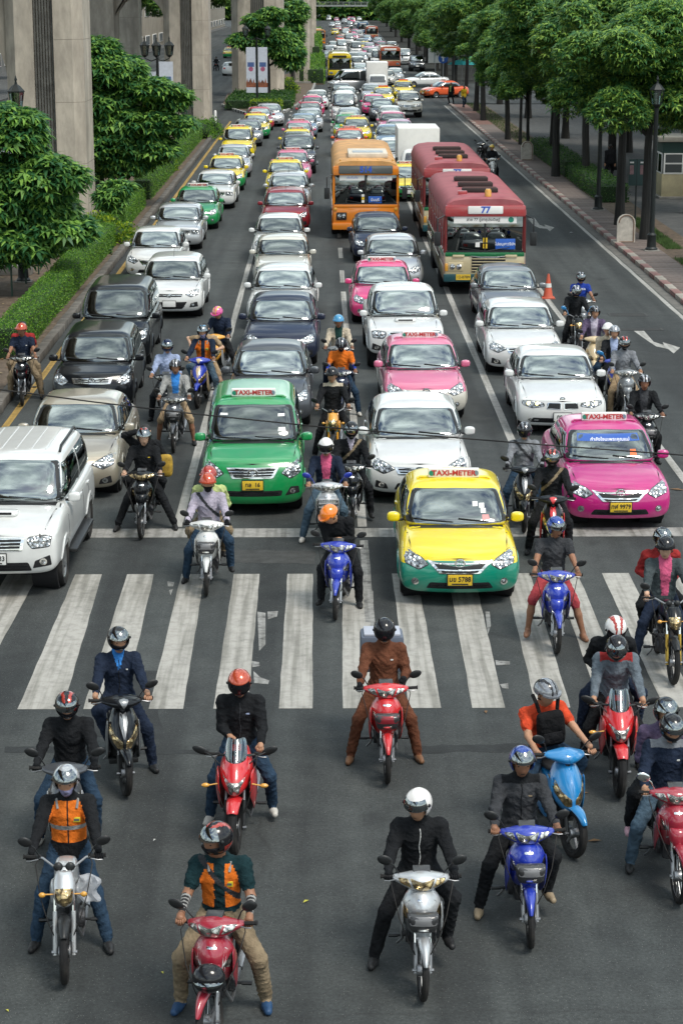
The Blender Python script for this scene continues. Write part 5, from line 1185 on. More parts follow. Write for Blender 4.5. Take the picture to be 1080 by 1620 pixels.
def make_scooter():
 root = empty('scooter'); r = .27
 wheel_bike(root, 0, r, .048, 5, 'front_wheel', ALLOY); forks(root, .07, r, (.15, .62), STEEL, BLACK)
 q = MB(); v, f = fender(r + .012, .075, -.8, .95, 0, r, .4); q.add(v, f); q.obj('front_mudguard', [P1], root, sharp=60)
 v, f = panel([(.44, .05, .08, .10, .10), (.50, .115, .0, .16, .16), (.60, .18, -.03, .22, .18), (.72, .20, .02, .24, .16), (.84, .165, .12, .20, .14), (.95, .10, .24, .12, .10)]); q = MB(); q.add(v, f)
 sh = q.obj('front_cowl', [P1], root, sharp=60); bv = bvh_of(v, f)
 for sx in (-1, 1):
  pl = [(.02, .55), (.085, .555), (.165, .665), (.18, .80), (.145, .785), (.105, .70), (.02, .635)]
  q = MB(); patch(q, bv, rpoly(pl if sx > 0 else mirror(pl), .012), 'front', .006, 0, .03, 3); q.obj('headlight', [LAMPW], root, sharp=60)
  pl = [(.004, .66), (.05, .82), (.035, .92), (.0, .90)]
  q = MB(); patch(q, bv, pl if sx > 0 else mirror(pl), 'front', .005, 0, .04, 2); q.obj('nose_panel', [P2], sh, sharp=60)
  P = []
  for (y, z0, z1, x) in ((.22, .50, .86, .185), (.34, .32, .80, .20), (.44, .26, .50, .19), (.7, .25, .36, .18), (.9, .28, .40, .17)):
   P.append([[(sx * (x + dx), y, z0), (sx * (x + dx + .012), y, (z0 + z1) / 2), (sx * (x + dx), y, z1)] for dx in (0, -.03)])
  vv, ff = subdiv(*lattice(P), 2); q = MB(); q.add(vv, ff); q.obj('side_cowl', [P2], root, sharp=60)
 q = MB(); q.rbox((0, .56, .29), (.34, .46, .07), .02); q.obj('footboard', [BLACK], root)
 v, f = panel([(.30, .15, .36, .02, .04), (.6, .16, .32, .05, .05), (.86, .11, .30, .05, .06)]); q = MB(); q.add(v, f); q.obj('inner_shield', [BLACK], root, sharp=60)
 P = []
 for (x, y0, y1, z0, z1) in ((-.25, .34, .42, .99, 1.03), (-.14, .24, .42, .96, 1.06), (-.05, .18, .43, .93, 1.09), (.05, .18, .43, .93, 1.09), (.14, .24, .42, .96, 1.06), (.25, .34, .42, .99, 1.03)):
  P.append([[(x, y0 + .03, z0), (x, y0, z0 * .5 + z1 * .5), (x, y0 + .07, z1)], [(x, y1, z0), (x, y1 + .01, (z0 + z1) / 2), (x, y1, z1 + .01)]])
 v, f = subdiv(*lattice(P), 2); q = MB(); q.add(v, f); q.obj('handlebar_cowl', [P1], root, sharp=60); bv = bvh_of(v, f)
 q = MB(); patch(q, bv, rpoly([(-.06, 1.06), (0, .96), (.06, 1.06), (0, 1.075)], .015), 'front', .006, 0, .03, 2); q.obj('visor_panel', [P2], root, sharp=60)
 grips(root, .24, .36, .42, 1.01); mirrors(root, ((.20, .40, 1.03), (.34, .36, 1.20)), (.08, .05))
 common_rear(root, .27, 1.22); tailset(root, .66, 1.60, .70)
 q = MB(); q.tube([(.0, .15, .62), (.0, .30, 1.0)], .03, 8); q.obj('steering_stem', [BLACK], root)
 return Proto(root)
def make_sport():
 root = empty('sports_motorcycle'); r = .30
 wheel_bike(root, 0, r, .058, 5, 'front_wheel', BLACK); forks(root, .095, r, (.20, .78), STEEL, BLACK)
 q = MB(); v, f = fender(r + .012, .085, -.75, .75, 0, r, .75); q.add(v, f); q.obj('front_mudguard', [P1], root, sharp=60)
 v, f = panel([(.62, .05, -.02, .12, .20), (.70, .15, -.08, .20, .26), (.80, .19, -.05, .26, .28), (.90, .18, .04, .28, .24), (1.0, .13, .16, .26, .16)]); q = MB(); q.add(v, f)
 q.obj('nose_fairing', [P1], root, sharp=60); bv = bvh_of(v, f)
 q = MB(); patch(q, bv, rpoly([(-.165, .865), (-.07, .76), (-.05, .68), (0, .665), (.05, .68), (.07, .76), (.165, .865), (.06, .80), (-.06, .80)], .015), 'front', .006, 0, .03, 3); q.obj('headlight', [BLAMP], root, sharp=60)
 P = [[[(hw * j, y + sw * j * j, z), (hw * j * .97, y + sw * j * j + .008, z)] for j in (-1, -.5, 0, .5, 1)] for z, hw, y, sw in ((.95, .125, .12, .16), (1.06, .125, .22, .15), (1.17, .10, .33, .10))]
 v, f = subdiv(*lattice(P), 2); q = MB(); q.add(v, f); q.obj('windscreen', [GLASSC], root, sharp=60)
 for sx in (-1, 1):
  P = []
  for (y, z0, z1, x) in ((.06, .64, .88, .175), (.22, .48, .90, .215), (.42, .30, .86, .21), (.66, .26, .60, .18), (.82, .30, .48, .15)):
   P.append([[(sx * (x + dx) * .9, y, z0), (sx * (x + dx + .02), y, (z0 + z1) / 2), (sx * (x + dx), y, z1)] for dx in (0, -.03)])
  vv, ff = subdiv(*lattice(P), 2); q = MB(); q.add(vv, ff); q.obj('side_fairing', [P1], root, sharp=60)
  q = MB(); q.tube([(sx * .17, .08, .76), (sx * .28, .08, .74)], .008, 6); q.ball((sx * .31, .08, .74), (.045, .03, .025), 10, 6); q.obj('turn_signal', [AMBER], root)
 mirrors(root, ((.16, .14, .96), (.37, .22, 1.08)), (.09, .045))
 grips(root, .22, .34, .42, .97, .03)
 q = MB(); q.tube([(-.22, .40, .97), (-.08, .34, .97), (.08, .34, .97), (.22, .40, .97)], .014, 6); q.obj('handlebar', [BLACK], root)
 v, f = loft([(.40, .70, .92, .09, .07), (.52, .66, 1.0, .15, .13), (.72, .64, .98, .15, .12), (.88, .62, .84, .10, .07)]); q = MB(); q.add(v, f); q.obj('fuel_tank', [P1], root, sharp=60)
 q = MB(); q.rbox((0, .30, 1.0), (.18, .06, .08), .02); q.obj('instrument_cluster', [BLACK], root)
 q = MB(); q.rbox((0, .3, .6), (.26, .3, .3), .05); q.obj('radiator', [MATTE], root)
 common_rear(root, .30, 1.36); tailset(root, .80, 1.72, .74); cables(root, (.20, .38, .97), (.10, .03, .45))
 return Proto(root)
def make_naked():
 root = empty('street_motorcycle'); r = .30
 wheel_bike(root, 0, r, .045, 0, 'front_wheel', STEEL); forks(root, .085, r, (.20, .95), CHROME, P2)
 q = MB(); v, f = fender(r + .012, .06, -.7, .75, 0, r, .7); q.add(v, f); q.obj('front_mudguard', [BLACK], root, sharp=60)
 v, f = panel([(.70, .04, .06, .03, .12), (.76, .095, -.01, .06, .18), (.86, .11, -.02, .07, .18), (.94, .105, .06, .07, .14), (1.02, .07, .14, .05, .08)]); q = MB(); q.add(v, f)
 q.obj('headlight_cowl', [P1], root, sharp=60); bv = bvh_of(v, f)
 q = MB(); patch(q, bv, rpoly([(-.085, .90), (-.075, .78), (0, .735), (.075, .78), (.085, .90), (0, .915)], .02), 'front', .006, 0, .03, 3); q.obj('headlight', [LAMPW], root, sharp=60)
 q = MB(); q.tube([(-.36, .44, 1.06), (-.2, .40, 1.06), (-.1, .30, 1.02), (.1, .30, 1.02), (.2, .40, 1.06), (.36, .44, 1.06)], .012, 8); q.obj('handlebar', [STEEL], root)
 grips(root, .25, .37, .44, 1.06); mirrors(root, ((.22, .40, 1.06), (.36, .36, 1.24)), (.07, .05))
 for sx in (-1, 1):
  q = MB(); q.ball((sx * .055, .24, 1.04), (.045, .03, .045), 12, 7); q.obj('gauge', [BLACK], root)
  q = MB(); q.tube([(sx * .09, .08, .84), (sx * .17, .08, .84)], .007, 6); q.ball((sx * .19, .07, .84), (.032, .024, .026), 10, 6); q.obj('turn_signal', [AMBER], root)
  P = []
  for (y, z0, z1, x) in ((.30, .62, .80, .12), (.42, .58, .84, .15), (.58, .60, .80, .14)):
   P.append([[(sx * (x + dx), y, z0), (sx * (x + dx + .015), y, (z0 + z1) / 2), (sx * (x + dx), y, z1)] for dx in (0, -.04)])
  vv, ff = subdiv(*lattice(P), 2); q = MB(); q.add(vv, ff); q.obj('tank_shroud', [P1], root, sharp=60)
 v, f = loft([(.34, .72, .92, .07, .06), (.46, .68, 1.0, .12, .11), (.66, .66, .98, .12, .10), (.82, .64, .84, .09, .07)]); q = MB(); q.add(v, f); q.obj('fuel_tank', [P1], root, sharp=60)
 q = MB(); q.tube([(0, .32, .95), (0, .45, .60), (0, .55, .28)], .025, 7); q.obj('frame_tube', [BLACK], root)
 common_rear(root, .30, 1.30); tailset(root, .74, 1.66, .76); cables(root, (.24, .40, 1.05), (.09, .03, .45))
 return Proto(root)
BIKEP = {'underbone': make_underbone(), 'scooter': make_scooter(), 'sport': make_sport(), 'naked': make_naked()}
BIKEG = {'underbone': dict(grip=(.30, .43, 1.01), seat=(.95, .80), pil=(1.30, .84), peg=(.25, .70, .31)), 'scooter': dict(grip=(.30, .42, 1.01), seat=(.98, .80), pil=(1.30, .84), peg=(.12, .55, .34)),
  'sport': dict(grip=(.28, .42, .97), seat=(1.04, .84), pil=(1.38, .90), peg=(.25, .85, .38)), 'naked': dict(grip=(.31, .44, 1.06), seat=(1.0, .86), pil=(1.36, .90), peg=(.25, .75, .34))}
STEERN = ('front_wheel', 'fork_slider', 'front_mudguard', 'handlebar_cowl', 'headlight_u', 'indicator', 'dashboard', 'grip', 'mirror', 'handlebar', 'headlight_cowl', 'gauge', 'visor_panel', 'beak')
BASKET = mat('basket_wire', (.03, .03, .032), .5, .3)
def bike(kind, c1, c2, px, py, label, yaw=0, steer=0, lean=0, basket=None, box=False, at=None, group='motorcycles waiting at the lights', mirm=None, tube=None, lamp=None):
 pr = BIKEP[kind]; loc = at if at is not None else g(px, py); loc = Vector((loc[0], loc[1], 0))
 pm = {P1: PAINTS[c1], P2: PAINTS[c2]}
 if lamp: pm[BLAMP] = lamp
 r = copytree(pr, loc, 0, pm); r.rotation_euler = (0, R(lean), R(yaw))
 r['label'] = label; r['category'] = 'scooter' if kind == 'scooter' else 'motorcycle'; r['group'] = group
 if kind == 'underbone' or kind == 'naked' or kind == 'scooter' or kind == 'sport':
  M_ = Matrix.Translation((0, .16, .6)) @ Matrix.Rotation(R(steer), 4, Vector((0, .45, 1)).normalized()) @ Matrix.Translation((0, -.16, -.6))
  for c in r.children:
   nm = c.name.split('.')[0]
   if nm in STEERN or (nm == 'headlight' and kind in ('underbone', 'naked')):
    c.matrix_local = M_ @ c.matrix_local
   if mirm and nm == 'mirror': repaint(c, {BLACK: mirm})
   if tube and nm == 'fork_slider': repaint(c, {STEEL: tube})
 if basket == 'wire':
  q = MB(); bw, bd, bh, y, z = .155, .085, .19, .0, .80
  for zz in (z - bh / 2, z - bh / 6, z + bh / 6, z + bh / 2):
   s_ = .86 if zz < z - bh / 4 else 1
   q.tube([(-bw * s_, y + bd, zz), (-bw * s_, y - bd * s_, zz), (bw * s_, y - bd * s_, zz), (bw * s_, y + bd, zz), (-bw * s_, y + bd, zz)], .006, 5)
  for k in range(9):
   x = -bw + bw * 2 * k / 8; q.tube([(x, y - bd, z + bh / 2), (x * .86, y - bd * .86, z - bh / 2), (x * .86, y + bd, z - bh / 2)], .004, 4)
  o = q.obj('basket', [CHROME if False else STEEL], r)
 elif basket:
  q = MB(); y, z = .02, .745; P = []
  for zz, hw, y0 in ((z - .11, .12, y - .05), (z, .145, y - .075), (z + .09, .155, y - .08)):
   P.append([[(hw * j, y0 + .03 * j * j, zz), (hw * j, y + .10, zz)] for j in (-1, -.5, 0, .5, 1)])
  v, f = subdiv(*lattice(P), 2); q.add(v, f); o = q.obj('basket', [SMOKE], r, sharp=50)
  bv = bvh_of(v, f); q = MB(); patch(q, bv, rpoly([(-.12, z - .01), (.12, z - .01), (.13, z + .075), (-.13, z + .075)], .015), 'front', .004, 0, .05, 2, 0, .01)
  q.obj('basket_panel', [mat('basket_grey', (.16, .16, .165), .4, coat=.3) if basket != 'red' else PAINTS['maroon']], o)
  q = MB(); patch(q, bv, rpoly([(-.05, z - .065), (.05, z - .065), (.05, z - .045), (-.05, z - .045)], .005), 'front', .005, 0, .05, 1, 0, .01); q.obj('badge', [CHROME], o)
 if box:
  q = MB(); q.rbox((0, 1.5, 1.12), (.52, .40, .46), .05); o = q.obj('cargo_box', [mat('box_blue_grey', (.10, .12, .16), .6)], r)
  q = MB(); q.rbox((0, 1.5, 1.36), (.44, .34, .03), .01); q.obj('box_lid', [mat('lid_grey', (.38, .40, .46), .6)], o)
 return r
# people (bodies grown as one continuous surface from a posed skeleton)
def surface_nets(f, org, h):
 """f: sampled distance grid; returns verts, quads of the zero surface"""
 s = f < 0; nx, ny, nz = f.shape
 c = np.zeros((nx - 1, ny - 1, nz - 1), int)
 corners = [(i, j, k) for i in (0, 1) for j in (0, 1) for k in (0, 1)]
 for i, j, k in corners: c += s[i:nx - 1 + i, j:ny - 1 + j, k:nz - 1 + k]
 act = (c > 0) & (c < 8); idx = -np.ones(act.shape, int); ii = np.argwhere(act); idx[act] = np.arange(len(ii))
 acc = np.zeros((len(ii), 3)); cnt = np.zeros(len(ii))
 for a in corners:
  for ax in range(3):
   if a[ax]: continue
   b = list(a); b[ax] = 1
   va = f[ii[:, 0] + a[0], ii[:, 1] + a[1], ii[:, 2] + a[2]]; vb = f[ii[:, 0] + b[0], ii[:, 1] + b[1], ii[:, 2] + b[2]]
   x = (va < 0) != (vb < 0); t = np.where(x, va / np.where(x, va - vb, 1), 0)
   p = np.tile(np.array(a, float), (len(ii), 1)); p[:, ax] = t
   acc[x] += p[x]; cnt[x] += 1
 V = (ii + acc / np.maximum(cnt, 1)[:, None]) * h + org
 Q = []
 for ax in range(3):
  o1, o2 = [(1, 2), (2, 0), (0, 1)][ax]
  sl0 = [slice(1, n - 1) for n in f.shape]; sl0[ax] = slice(0, f.shape[ax] - 1)
  sl1 = list(sl0); sl1[ax] = slice(1, f.shape[ax])
  A = s[tuple(sl0)]; B = s[tuple(sl1)]; e = np.argwhere(A != B)
  if len(e) == 0: continue
  fl = A[e[:, 0], e[:, 1], e[:, 2]]
  e = e + np.array([0 if a == ax else 1 for a in range(3)])
  def at(d1, d2):
   q = e.copy(); q[:, o1] -= d1; q[:, o2] -= d2; return idx[q[:, 0], q[:, 1], q[:, 2]]
  q = np.stack([at(1, 1), at(0, 1), at(0, 0), at(1, 0)], 1); q[~fl] = q[~fl][:, ::-1]; Q.append(q)
 return V, np.concatenate(Q)
def ik(a, b, l1, l2, pole):
 a, b, pole = Vector(a), Vector(b), Vector(pole); d = b - a; L_ = min(d.length, (l1 + l2) * .995); d = d.normalized(); b = a + d * L_
 x = (l1 * l1 - l2 * l2 + L_ * L_) / (2 * L_); h = math.sqrt(max(0, l1 * l1 - x * x))
 p = pole - d * pole.dot(d); p = p.normalized() if p.length > 1e-4 else Vector((0, 0, 1))
 return a + d * x + p * h, b
SKINS = {'tan': mat('skin_tan', (.40, .215, .13), .5, spec=.35, var=.15, vscale=20), 'brown': mat('skin_brown', (.27, .13, .075), .5, spec=.35, var=.15, vscale=20), 'pale': mat('skin_pale', (.52, .32, .22), .5, spec=.35, var=.12, vscale=20)}
HAIR = mat('hair_black', (.012, .011, .010), .6)
CLC = {}
CLOTH = dict(black=(.014, .015, .017), navy=(.016, .024, .045), teal=(.01, .03, .035), brown=(.13, .05, .028), grey=(.20, .21, .23), charcoal=(.045, .047, .052), slate=(.12, .145, .17), orange=(.68, .16, .02), redorange=(.65, .075, .03), red=(.30, .03, .03), blue=(.04, .20, .55), royal=(.02, .05, .30), lilac=(.42, .38, .46), paleblue=(.30, .36, .52), lime=(.45, .52, .22), beige=(.50, .43, .33), khaki=(.24, .185, .12), tan=(.36, .26, .16), jeans=(.026, .05, .085), denim=(.075, .12, .165), white=(.62, .62, .60), purple=(.10, .075, .13), dkgreen=(.015, .045, .04), stone=(.30, .30, .29), pink=(.55, .10, .20), yellow=(.6, .42, .03), mask=(.30, .29, .46), plaid=(.38, .06, .07), greyteal=(.06, .075, .08))
def cl(n):
 return cloth(n, CLOTH[n])
def shoe(n): return mat('shoe_' + n, {'black': (.014, .014, .015), 'white': (.5, .48, .44), 'brown': (.16, .075, .035), 'tan': (.26, .2, .13), 'blue': (.02, .06, .14), 'red': (.32, .05, .03), 'skin': (.27, .13, .075), 'pink': (.6, .35, .4)}[n], .55, spec=.4)
def person(name, label, origin, yaw=0.0, pelvis=(0, .95, .82), lean=8, side=0, twist=0, hands=None, feet=None, head=(0, 0, 0), top='black', legs='black', shoes='black', skin='tan', sleeve='long', shorts=False, collar=None, inner=None, glove=None, helmet=None, mask=None, vest=None, res=.0145, size=1.0, hand_pose=None, cat='person', grp='riders waiting at the lights', stripes=False, knees=None, elbows=None, pockets=False, strap=None, bare_feet=False, hair=False, rootlean=0, neckf=.03, hood=False, buttons=False, zip_=None, vneck=False):
 sc = size; pel = Vector(pelvis)
 up = Vector((math.sin(R(side)), math.sin(R(-lean)), math.cos(R(lean)))).normalized()
 lat = Vector((math.cos(R(twist)), math.sin(R(twist)), 0)); lat = (lat - up * lat.dot(up)).normalized(); fwd = up.cross(lat).normalized() * -1
 if fwd.y > 0 and abs(twist) < 90: fwd = -fwd
 waist = pel + up * .16 * sc; chest = pel + up * .36 * sc; neck = pel + up * .52 * sc - fwd * -.0; 
 hy, hp, hr = head
 hm = Matrix.Rotation(R(hy), 3, 'Z') @ Matrix.Rotation(R(hp), 3, 'X') @ Matrix.Rotation(R(hr), 3, 'Y')   # head frame: faces -Y, +pitch looks down
 hm = Matrix.Rotation(R(twist * .5), 3, 'Z') @ hm
 hc = neck + up * .115 * sc + fwd * neckf + hm @ Vector((0, -.02, .07))
 shl = [chest + up * .10 * sc + lat * s * .185 * sc for s in (-1, 1)]
 hip = [pel + lat * s * .095 * sc + up * -.02 for s in (-1, 1)]
 hands = hands or [(-.30, .43, 1.03), (.30, .43, 1.03)]; feet = feet or [(-.30, .75, 0), (.30, .75, 0)]
 prims = []   # (a, b, ra, rb, mat, flat)
 TOPM, LEGM, SK, SH, GL, INN, MK, VS, HR, STR, DK, SLG = range(12)
 lo_ = 1.06 if sleeve == 'long' else 1.03
 A = lambda a, b, ra, rb, m, fl=1.0, k=.03: prims.append((np.array(a), np.array(b), ra * sc, rb * sc, m, fl, k))
 A(pel - up * .02, waist, .155, .145, LEGM if False else TOPM, .78, .05); A(pel - up * .05, pel + up * .02, .15, .15, LEGM, .85, .04)
 A(waist, chest, .150 * lo_, .170 * lo_, TOPM, .74, .05); A(chest, chest + up * .09, .172 * lo_, .135, TOPM, .68, .05)
 if sleeve == 'long': A(pel - up * .03, pel + up * .06, .178, .165, TOPM, .84, .02); A(neck - up * .05, neck + up * .045 + fwd * .012, .082, .076, TOPM, 1, .012)
 A(shl[0] - lat * .01, shl[1] + lat * .01, .070, .070, TOPM, .95, .04)
 A(neck - up * .03, hc - hm @ Vector((0, -.01, .06)), .062, .056, SK if not mask == 'balaclava' else MK, 1, .025)
 A(neck - up * .07, neck + up * .015, .085, .072, TOPM, 1, .02)          # collar
 hb = lambda x, y, z: hc + hm @ Vector((x, y, z)) * sc
 A(hb(0, .025, .035), hb(0, .0, .03), .092, .088, HR if hair else SK, .98, .03); A(hb(0, -.035, -.03), hb(0, -.05, -.075), .066, .045, SK, 1, .04); A(hb(0, -.08, -.0), hb(0, -.104, -.03), .012, .017, SK, 1, .012)
 A(hb(0, -.06, .02), hb(0, -.05, -.03), .062, .06, SK, 1, .03)
 eb = []
 for i, s in enumerate((-1, 1)):
  ht = Vector(hands[i]); pole = Vector(elbows[i]) if elbows else Vector((s * .34, .5, -.8))
  e, wv = ik(shl[i], ht, .285 * sc, .265 * sc, pole); eb.append(e)
  am = TOPM if sleeve != 'none' else SK
  A(shl[i], shl[i].lerp(e, .55), .078 * lo_, .066 * lo_, TOPM, 1, .03)
  A(shl[i].lerp(e, .5), e, .068 if sleeve == 'long' else .046, .060 if sleeve == 'long' else .042, TOPM if sleeve == 'long' else SK, 1, .02)
  fm = {'long': TOPM, 'short': SK, 'stripe': STR, 'none': SK, 'under': STR}[sleeve]
  A(e, e.lerp(wv, .84), .060 if fm == TOPM else .042, .047 if fm == TOPM else .031, fm, 1, .02)
  A(e.lerp(wv, .78), wv, .030, .028, GL if glove else SK, 1, .01)
  hd = (wv - e).normalized(); A(wv, wv + hd * .05, .036, .034, GL if glove else SK, .62, .012)
 for i, s in enumerate((-1, 1)):
  ft = Vector(feet[i]); ank = ft + Vector((0, .05, .085 * sc)); pole = Vector(knees[i]) if knees else Vector((s * .5, -1, .25))
  kn, ank2 = ik(hip[i], ank, .455 * sc, .445 * sc, pole); ank = ank2
  A(hip[i], kn, .104, .073, LEGM, 1, .04)
  if shorts:
   prims[-1] = (*prims[-1][:4], LEGM, 1, .04); A(kn.lerp(hip[i], .22), kn, .060, .055, SK, 1, .02); A(kn, kn.lerp(ank, .4), .052, .056, SK, 1, .03); A(kn.lerp(ank, .4), ank, .055, .036, SK, 1, .02)
  else:
   A(kn, kn.lerp(ank, .93), .074, .061, LEGM, 1, .03); A(kn.lerp(ank, .85), ank, .034, .034, SK if shoes in ('brown', 'blue', 'tan') else SH, 1, .01)
  fd = Vector((ft.x - hip[i].x, -0.55, 0)); fd = Vector((s * .22, -1, 0)).normalized() if not hasattr(feet, 'dirs') else fd
  toe = ank + fd * .17 * sc; toe.z = ft.z + .035 * sc; heel = ank - fd * .045; heel.z = ft.z + .04 * sc
  fm = SH if not bare_feet else SK
  A(heel, ank.lerp(toe, .5) + Vector((0, 0, -.025)), .042, .044, fm, 1, .02); A(ank.lerp(toe, .4) + Vector((0, 0, -.03)), toe, .044, .034, fm, 1, .02); A(ank + Vector((0, 0, -.03)), ank, .042, .040, fm, 1, .02)
 pts = np.array([p[0] for p in prims] + [p[1] for p in prims]); lo = pts.min(0) - .24; hi = pts.max(0) + .24
 h = res; n = np.ceil((hi - lo) / h).astype(int) + 1
 f = np.full(n, 9.0); L3 = np.array(lat); U3 = np.array(up); F3 = np.array(fwd)
 gx = [lo[i] + h * np.arange(n[i]) for i in range(3)]
 def sd(P, p):
  a, b, ra, rb, m, fl, k = p
  if fl < 1:   # squash along body-forward axis
   T = np.eye(3) + (1 / fl - 1) * np.outer(F3, F3); P = P @ T.T; a = T @ a; b = T @ b
  ba = b - a; t = np.clip(((P - a) @ ba) / max(ba @ ba, 1e-9), 0, 1)
  d = np.linalg.norm(P - a - t[..., None] * ba, axis=-1) - (ra + (rb - ra) * t)
  return d * (fl if fl < 1 else 1) ** .5
 for p in prims:
  r_ = max(p[2], p[3]) + .09; bl = np.minimum(p[0], p[1]) - r_; bh = np.maximum(p[0], p[1]) + r_
  i0 = np.maximum(((bl - lo) / h).astype(int), 0); i1 = np.minimum(((bh - lo) / h).astype(int) + 2, n)
  G = np.stack(np.meshgrid(*[gx[i][i0[i]:i1[i]] for i in range(3)], indexing='ij'), -1)
  d = sd(G, p); sub = f[i0[0]:i1[0], i0[1]:i1[1], i0[2]:i1[2]]; k = p[6]
  hh = np.maximum(k - np.abs(sub - d), 0) / k; f[i0[0]:i1[0], i0[1]:i1[1], i0[2]:i1[2]] = np.minimum(sub, d) - hh * hh * k * .25
 V, Q = surface_nets(f, lo, h)
 C = V[Q].mean(1); best = np.full(len(C), 9.0); mi = np.zeros(len(C), int)
 for p in prims:
  d = sd(C, p) - (.012 if p[4] in (TOPM, LEGM) else 0); x = d < best; best[x] = d[x]; mi[x] = p[4]
 rel = C - np.array(chest); u = rel @ U3; l_ = rel @ L3; fw = rel @ F3
 tor = (mi == TOPM) & (np.abs(l_) < .19 * sc)
 if inner and not vneck: mi[tor & (fw > .02) & (u > -.30) & (np.abs(l_) < .045 + (u + .30) * .10)] = INN
 if vneck: mi[tor & (fw > .0) & (u > .0) & (np.abs(l_) < u * .34)] = INN
 if collar: mi[tor & (u > .135)] = INN
 if vest:
  vz = tor & (u > -.26) & (u < .16) & (np.abs(l_) < .172 - np.maximum(0, u - .02) * .45); mi[vz & ((np.abs(l_) > (.045 if vest == 'open' else .004)) | (fw < 0))] = VS
  if vest != 'open': mi[vz & (u > -.13) & (u < -.085) & (fw > 0)] = STR
 if strap:
  dd = np.abs(l_ * .75 + u * .66 * strap + .0); mi[tor & (fw > 0) & (dd < .022)] = SLG
 if stripes:
  for i in (0, 1):
   t = ((C - np.array(eb[i])) @ np.array((Vector(hands[i]) - eb[i]).normalized())); sel = (mi == STR) & (np.linalg.norm(C - np.array(eb[i].lerp(Vector(hands[i]), .5)), axis=1) < .2)
   mi[sel & ((t / .045) % 1 < .5)] = DK
 hl = (C - np.array(hc)) @ np.array(hm); fc = (mi == SK) & (np.linalg.norm(hl, axis=1) < .16)
 if mask == 'mask': mi[fc & (hl[:, 1] < -.02) & (hl[:, 2] < -.015)] = MK
 elif mask: mi[fc & (hl[:, 2] < -.01)] = MK
 bump_ = np.zeros(len(V))
 ph = np.random.rand(6) * 6
 for fr, am in ((34, .0075), (61, .0045)):
  wv_ = np.sin(V[:, 2] * fr + fr * .35 * V[:, 0] * np.sin(V[:, 2] * 5 + ph[3]) + 2.6 * np.sin(V[:, 0] * fr * .42 + ph[0]) + 2.0 * np.sin(V[:, 1] * fr * .36 + ph[1]) + ph[2])
  bump_ += am * ((1 - np.abs(wv_)) ** 1.5 - .35)
 gm_ = np.zeros(len(V), bool); gm_[Q[np.isin(mi, (TOPM, LEGM))].ravel()] = True
 mb = MB(); 
 nrm = np.zeros_like(V); fn = np.cross(V[Q[:, 1]] - V[Q[:, 0]], V[Q[:, 2]] - V[Q[:, 0]])
 for k in range(4): np.add.at(nrm, Q[:, k], fn)
 nrm /= np.maximum(np.linalg.norm(nrm, axis=1), 1e-9)[:, None]
 V = V + nrm * (bump_ * gm_)[:, None]
 mb.v = [tuple(v) for v in V]; mb.f = Q.tolist(); mb.m = mi.tolist()
 for i, s in enumerate((-1, 1)):
  w_ = Vector(hands[i]); d = (w_ - eb[i]).normalized(); pose = (hand_pose or ('grip', 'grip'))[i]; fmid = GL if glove else SK
  side_ = Vector((s, 0, 0)); side_ = (side_ - d * side_.dot(d)).normalized(); dn = d.cross(side_).normalized() * (1 if s > 0 else -1)
  if dn.z > 0: dn = -dn
  base = w_ + d * .055
  for q_, ln in ((-1.5, .9), (-.5, 1.05), (.5, 1.0), (1.5, .8)):
   b0 = base + side_ * q_ * .019
   if pose == 'grip': pp = [b0 - d * .01, b0 + d * .028 * ln + dn * .012, b0 + d * .026 * ln + dn * .045 * ln, b0 - d * .004 + dn * .052 * ln]
   else: pp = [b0 - d * .01, b0 + d * .035 * ln + dn * .008, b0 + d * .06 * ln + dn * .025, b0 + d * .07 * ln + dn * .045]
   mb.tube(pp, [.0105, .010, .009, .0075], 6, fmid)
  t0 = w_ + d * .02 - side_ * .03
  mb.tube([t0, t0 - side_ * .018 + d * .025 + dn * .015, t0 - side_ * .004 + d * .045 + dn * .035], [.012, .011, .009], 6, fmid)
 for s in (-1, 1):
  mb.ball(hb(s * .034, -.098, .008), (.013, .008, .007), 8, 5, DK); mb.box(hb(s * .035, -.103, .03), (.034, .008, .007), DK, hm)
  mb.ball(hb(s * .088, .005, -.005), (.014, .02, .03), 8, 5, SK)
 mb.ball(hb(0, -.103, -.062), (.022, .007, .006), 8, 5, 4 if False else INN if False else DK)
 if buttons:
  for k in range(4): mb.ball(chest + fwd * (.118 - .004 * k) + up * (.06 - .085 * k), .007, 6, 4, DK)
 ms = [cl(top), cl(legs), SKINS[skin], shoe(shoes), cl(glove) if glove else SKINS[skin], cl(inner or collar or 'white'), cl({'mask': 'mask', 'balaclava': 'black', 'black': 'black'}.get(mask, 'black')), cl('orange'), HAIR, cl('stone'), MATTE, cl('khaki' if strap and strap < 0 else 'charcoal')]
 if sleeve == 'under': ms[9] = cl('royal')
 o = mb.obj(name, ms, None, sharp=None, fix=False); o.data.polygons.foreach_set('use_smooth', [True] * len(o.data.polygons))
 o.location = origin; o.rotation_euler = (0, R(rootlean), R(yaw)); o['label'] = label; o['category'] = cat; o['group'] = grp
 if zip_:
  bv = BVHTree.FromPolygons(mb.v, mb.f); pz = []
  for k in range(12):
   u_ = .13 - .40 * k / 11; h_ = bv.ray_cast(chest + up * u_ + fwd * .6 + lat * (.006 * math.sin(k)), -fwd)
   if h_[0] is not None: pz.append(h_[0] + fwd * .003)
  if len(pz) > 3: q = MB(); q.tube(pz, .005, 5); q.obj('zip', [cl(zip_) if zip_ is not True else STEEL], o)
 if helmet: make_helmet(o, hc, hm, *helmet, size=sc)
